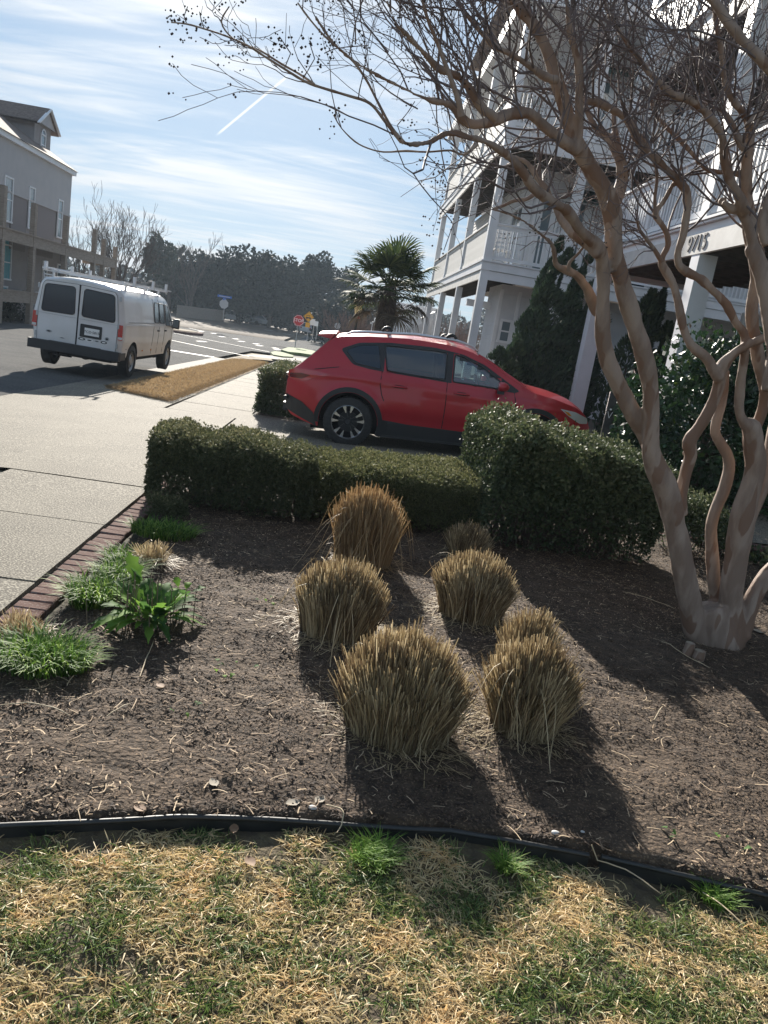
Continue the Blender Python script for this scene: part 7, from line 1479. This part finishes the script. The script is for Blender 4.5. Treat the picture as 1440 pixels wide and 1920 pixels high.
# timber terrace frame in front of it
tf = thing('timber_terrace', (-13.4, 44, -.4), 'brown timber two-level terrace frame in front of the taupe building', 'terrace', street=True)
for z in (.45, 2.75):
    a1 = 38.5 if z < 1 else 46.6
    q = MB(); q.bx(-13.45, -13.3, 24, a1, z, z + .42); q.build('beam', woodm, tf); q = MB(); q.bx(-13.5, -13.25, 24, a1, z + .42, z + .48); q.build('cap', woodm, tf); q = MB(); q.bx(-15.2, -13.45, 24, a1, z + .30, z + .34); q.build('deck', woodm, tf)
    q = MB(); q.bx(-15.2, -13.4, a1 - .12, a1, z, z + .42); q.build('beam', woodm, tf)
for a, z1 in ((28, 4.6), (31.6, 4.6), (34.6, 4.5), (38.4, 4.5), (42.6, 4.4), (44.2, 4.1), (46.4, 3.9)): q = MB(); q.bx(-13.48, -13.28, a - .13, a + .13, -.6, z1 if a > 34 else 4.7); q.build('post', woodm, tf)
for a0, a1, z in ((36.0, 37.2, 1.75), (38.9, 40.4, 1.6)):
    q = MB(); q.bx(-13.38, -13.34, a0, a1, z, z + .05); q.build('handrail', trim, tf)
    for a in (a0, a1): q = MB(); q.bx(-13.38, -13.34, a - .03, a + .03, z - .75, z + .12); q.build('baluster', trim, tf)
for i, (a, r) in enumerate(((33.2, .7), (35.4, .6), (29.5, .8))): x, y = xy(-14.2, a); leafball('foundation_shrub', (x, y, .0), (r, r, .55), 900, .12, fartree, ('round dark shrub under the terrace at the left edge', 'smaller dark shrub beside the terrace post by the van', 'dark shrub at the foot of the taupe building beyond the frame edge')[i], 'shrub', .6, 16, .5, seed=i + 3, tz=-.5)
# ================================================================ far trees, cars and houses beyond the crossing
def fbase(x, Y): p = at(x, 600, Y); return Vector((p.x, Y, zg(*ca(p.x, Y))))
def ev(x, Y, top, wpx, label, n=5200, m=fartree, leaf=None, cl=34, seed=1, low=.18, cat='tree', kind='evergreen_tree', tw=.32):
    """broad evergreen: x, top, width in photograph pixels, Y its distance"""
    b = fbase(x, Y); tp = at(x, top + 10, Y).z; rad = wpx / CAMF * Y / 2; h = tp - b.z
    return leafball(kind, (b.x, Y, b.z + h * (low + (1 - low) / 2)), (rad, rad * .8, h * (1 - low) / 2), n, leaf or Y * .0042, m, label, cat, .7, cl, .42, (tw, 16), seed=seed, tz=b.z, group=None)
for i, (x, Y, top, w_, lb) in enumerate(((382, 112, 468, 100, 'dense dark evergreen tree at the left end of the grove, partly behind the bare trees'), (446, 110, 462, 110, 'tallest dense dark evergreen in the grove beyond the crossing, above the grey sign back'), (505, 114, 474, 88, 'dense dark evergreen right of the tallest one'), (545, 118, 486, 70, 'dark evergreen above the stop sign in the grove'), (590, 120, 482, 80, 'lighter olive evergreen right of the stop sign'), (628, 122, 500, 70, 'pale green evergreen at the right end of the grove'), (340, 118, 505, 60, 'low dark evergreen behind the van roof rack'), (470, 128, 478, 90, 'evergreen filling the gap behind the tallest one'))):
    ev(x, Y, top, w_, lb, n=8500, seed=20 + i, low=.16 if i < 4 else .08)
for i, (x, Y, top, w_, lb) in enumerate(((292, 105, 434, 56, 'slim dark pine between the two bare trees at the left'), (315, 112, 452, 50, 'smaller pine right of the slim one'))):
    ev(x, Y, top, w_, lb, n=2600, m=pinem, seed=40 + i, low=.38, cl=20, kind='pine_tree', cat='pine tree')
bt_ = mat('bare_twigs', (.06, .045, .038), .9, (.10, .078, .065), 3)
def bare(x, Y, top, spread, label, seed, depth=4, n0=5, m=bt_, r0=.16, name='bare_tree', low=.25, rm=.012, bx_=None):
    random.seed(seed); b = fbase(x, Y); tp = at(x, top, Y).z; h = tp - b.z; root = thing(name, tuple(b), label, 'tree'); out, tips = [], []
    out.append((b, b + Vector((0, 0, h * low)), r0, r0 * .8))
    for k in range(n0):
        th = k * 6.283 / n0 + random.random(); d = Vector((math.cos(th) * spread, math.sin(th) * spread, 1)); grow(b + Vector((0, 0, h * low * random.uniform(.2, 1))), d, h * .235, r0 * .6, depth, out, tips, up=.22, wig=.16, spread=.55, nseg=3, kids=(2, 3), rmin=rm, shrink=.66)
    segmesh('trunk', out[:1] + [s for s in out[1:] if s[2] > r0 * .3], m, root, 6); segmesh('branch', [s for s in out[1:] if s[2] <= r0 * .3], m, root, 3, 'stuff'); return root
bare(222, 62, 362, .55, 'wide bare tree with upswept branches behind the timber terrace and the van', 3, depth=5, n0=12, rm=.011)
bare(150, 66, 372, .4, 'bare tree half hidden behind the taupe building corner', 4, depth=4, n0=5, rm=.011)
bare(355, 100, 428, .5, 'bare spreading tree right of the pines', 6, depth=5, n0=5, rm=.016, r0=.22)
bare(330, 130, 440, .5, 'thin bare tree behind the pines', 7, depth=4, n0=5, rm=.018)
bare(408, 135, 438, .5, 'pale bare treetop behind the dense grove', 8, depth=4, n0=5, rm=.018)
bare(700, 90, 488, .5, 'bare tree behind the lamp post and palm', 9, depth=4, n0=5, rm=.013)
for i, (x, Y, top, sp, lb) in enumerate(((660, 56, 540, .7, 'reddish-brown bare shrub thicket left of the lamp post'), (690, 50, 550, .7, 'reddish-brown bare shrub right of the lamp post'), (770, 52, 560, .7, 'bare brown shrub behind the palm trunk'), (850, 44, 560, .6, 'bare twiggy shrub seen between the house posts'), (890, 48, 570, .6, 'bare twiggy shrub next to the small house window'), (635, 75, 545, .7, 'brown bare shrub behind the road signs'))):
    bare(x, Y, top, sp, lb, 30 + i, depth=4, n0=8, r0=.06, name='bare_shrub', low=.08, rm=.010, m=mat('reddish_twigs', (.12, .07, .055), .9, (.17, .11, .09), 3) if 'reddish_twigs' not in MATS else MATS['reddish_twigs'])
ev(690, 95, 540, 110, 'low brown-green thicket closing the view behind the palm', n=5000, seed=60, low=.0, kind='thicket', cat='shrub'); ev(620, 88, 560, 70, 'low dark thicket behind the yellow warning sign', n=3000, seed=61, low=.0, kind='thicket', cat='shrub')
# far-off wood closing the horizon
r3 = np.random.default_rng(5); n = 30000; X = -170 + 330 * r3.random(n); Yw = 165 + 25 * r3.random(n); top = 7.5 + 2.2 * np.sin(X * .11) + 1.6 * np.sin(X * .37 + 1) + 1.0 * np.sin(X * .9)
C = np.stack([X, Yw, -.5 + top * r3.random(n) ** .8], 1); leaves('far_wood', C, r3.normal(size=(n, 3)), 1.1 * (.5 + r3.random(n)), mat('far_wood_foliage', (.05, .05, .04), .9, attr=[(.045, .040, .036), (.075, .068, .058), (.06, .07, .045)]), None, r3.random(n), .8)
# cars parked far beyond the crossing
def farcar(x, Y, col, label, heading=90, suv=True, dz=0):
    b = fbase(x, Y); root = thing('parked_car', tuple(b), label, 'car', rz=R_(heading)); local(root); h = 1.65 if suv else 1.42
    prof = [(-2.25, .45), (-2.28, .85), (-2.1, 1.0), (-1.75, h - .08), (-1.2, h), (.3, h), (1.0, 1.02), (2.0, .88), (2.25, .7), (2.25, .35), (-2.2, .32)]
    q = MB(); k = len(prof)
    def hw_(z): return .9 if z < 1.03 else .9 - (z - 1.03) * .38
    q.add([(u, s * hw_(v), v) for s in (-1, 1) for u, v in prof], [tuple(range(k)), tuple(range(2 * k - 1, k - 1, -1))] + [(i, (i + 1) % k, (i + 1) % k + k, i + k) for i in range(k)]); q.build('body', col, root, smooth=20)
    for s in (-1, 1):
        q = MB(); w = [(-1.7, 1.05), (-1.6, h - .14), (-.9, h - .09), (.25, h - .09), (.85, 1.05)]; q.add([(u, s * (hw_(v) + .012), v) for u, v in w], [tuple(range(5))]); q.build('side_window', darkglass, root, fix=False)
        for wx in (-1.35, 1.35): q = MB(); q.lathe([(0, .0), (.2, .0), (.33, -.02), (.33, -.2)], 14, Matrix.Translation((wx, s * .93, .33)) @ Matrix.Rotation(-s * math.pi / 2, 4, 'X')); q.build('wheel', tyrem, root)
        q = MB(); q.box((2.2, s * .62, .72), (.12, .34, .12)); q.build('headlight', clearlens, root); q = MB(); q.box((-2.24, s * .68, .88), (.10, .26, .18)); q.build('tail_light', redlens, root)
    q = MB(); q.add([(1.02, y, 1.035) for y in (-.72, .72)] + [(.36, y, h - .06) for y in (.62, -.62)], [(0, 1, 2, 3)]); q.build('windscreen', darkglass, root, fix=False)
    q = MB(); q.add([(-2.12, y, 1.03) for y in (-.72, .72)] + [(-1.80, y, h - .10) for y in (.62, -.62)], [(0, 1, 2, 3)]); q.build('rear_window', darkglass, root, fix=False); return root
silver = mat('silver_paint', (.42, .43, .45), .35, metal=.5, coat=.5); bluep = mat('dark_blue_paint', (.02, .03, .06), .3, coat=1); maroon = mat('maroon_paint', (.16, .02, .02), .3, coat=1)
for x, Y, c_, hd_, lb in ((433, 122, vanpaint, 20, 'white parked car left of the grey sign back, far beyond the crossing'), (462, 124, silver, 30, 'silver parked car between the sign back and the first tree trunk'), (487, 126, vanpaint, 15, 'white car seen between the first two far trunks'), (512, 128, maroon, 10, 'maroon car seen between far tree trunks'), (535, 126, silver, 12, 'silver car at the right of the far trunks'), (574, 118, vanpaint, 100, 'white car left of the yellow warning sign'), (606, 116, vanpaint, 95, 'white car facing the viewer right of the white road signs'), (617, 100, bluep, 95, 'dark blue car parked under the thicket above the car spoiler'), (395, 130, bluep, 20, 'dark car near the left far houses')):
    farcar(x, Y, c_, lb, hd_)
# pale houses beyond the grove
for x, Y, w_, h_, lb in ((408, 150, 15, 5.2, 'pale far house behind the grey sign back'), (365, 146, 9, 4.6, 'small white far house left of the sign back'), (484, 152, 12, 5, 'white far house behind the far tree trunks'), (545, 155, 16, 5, 'pale far house at the right behind the trunks')):
    b = fbase(x, Y); r_ = thing('far_house', tuple(b), lb, 'house'); q = MB(); q.bx(b.x - w_ / 2, b.x + w_ / 2, Y, Y + 8, b.z - .3, b.z + h_); q.build('wall', siding, r_)
    q = MB(); e = .5; zt_ = b.z + h_; q.add([(b.x - w_ / 2 - e, Y - e, zt_), (b.x + w_ / 2 + e, Y - e, zt_), (b.x + w_ / 2 + e, Y + 8 + e, zt_), (b.x - w_ / 2 - e, Y + 8 + e, zt_), (b.x - w_ / 2 - e, Y + 4, zt_ + 2.6), (b.x + w_ / 2 + e, Y + 4, zt_ + 2.6)], [(0, 1, 5, 4), (2, 3, 4, 5), (0, 4, 3), (1, 2, 5)]); q.build('roof', shingle, r_)
    n = int(w_ / 2.6)
    for i in range(n):
        xx = b.x - w_ / 2 + (i + .5) * w_ / n
        for zz_ in (.9, 3.0): q = MB(); q.bx(xx - .5, xx + .5, Y - .05, Y - .01, b.z + zz_, b.z + zz_ + 1.2); wq = q.build('window', trim, r_); q = MB(); q.bx(xx - .42, xx + .42, Y - .07, Y - .052, b.z + zz_ + .08, b.z + zz_ + 1.12); q.build('pane', pane, wq)
p0, p1 = fbase(330, 96), fbase(420, 108); fr = thing('dark_fence', tuple(p0), 'low dark fence running along the far verge left of the sign back', 'fence'); n = 26
for i in range(n):
    q0 = p0.lerp(p1, i / n); q1 = p0.lerp(p1, (i + .88) / n); q = MB(); q.bar(q0 + Vector((0, 0, .75)), q1 + Vector((0, 0, .75)), .05, 1.5); q.build('panel', woodm, fr)
# wires of grass and a traffic island at the left crossing
isl = thing('traffic_island', (0, 0, 0), 'small raised island with brick edge just past the van mirror', 'traffic island'); q0 = GW(338, 622); q = MB(); pts = [(1.5 * math.cos(i * .5236), 2.6 * math.sin(i * .5236)) for i in range(12)]; isl.location = q0; OFF[isl.name] = Vector((0, 0, 0)); q.prism(pts, lambda u, v, w: (u, v, w), -.1, .12); q.build('curb', brickm, isl); q = MB(); q.prism([(u * .75, v * .75) for u, v in pts], lambda u, v, w: (u, v, w), .12, .16); q.build('turf', earth, isl)
# side planting and paving beyond the frame of the drive
sheet('house_ground', soil, -1.3, 14, 13.32, 44, 1.2, -.01)
sheet('front_walk', concrete2, 3.0, 9.5, 2.0, 7.54, .6, .0) if 0 else None

# ---------------------------------------------------------------- the air: thin even haze round the camera and everything built
hz = MB(); hz.bx(-260, 260, -70, 215, -3.2, 17.5); hb = hz.build('haze', [], None, kind='stuff')
hm = bpy.data.materials.new('haze_air'); hm.use_nodes = True; t = hm.node_tree; t.nodes.clear(); o_ = t.nodes.new('ShaderNodeOutputMaterial'); v_ = t.nodes.new('ShaderNodeVolumePrincipled')
v_.inputs['Color'].default_value = (.72, .86, 1, 1); v_.inputs['Density'].default_value = .0006; v_.inputs['Anisotropy'].default_value = .1; t.links.new(v_.outputs[0], o_.inputs['Volume']); hb.data.materials.append(hm)
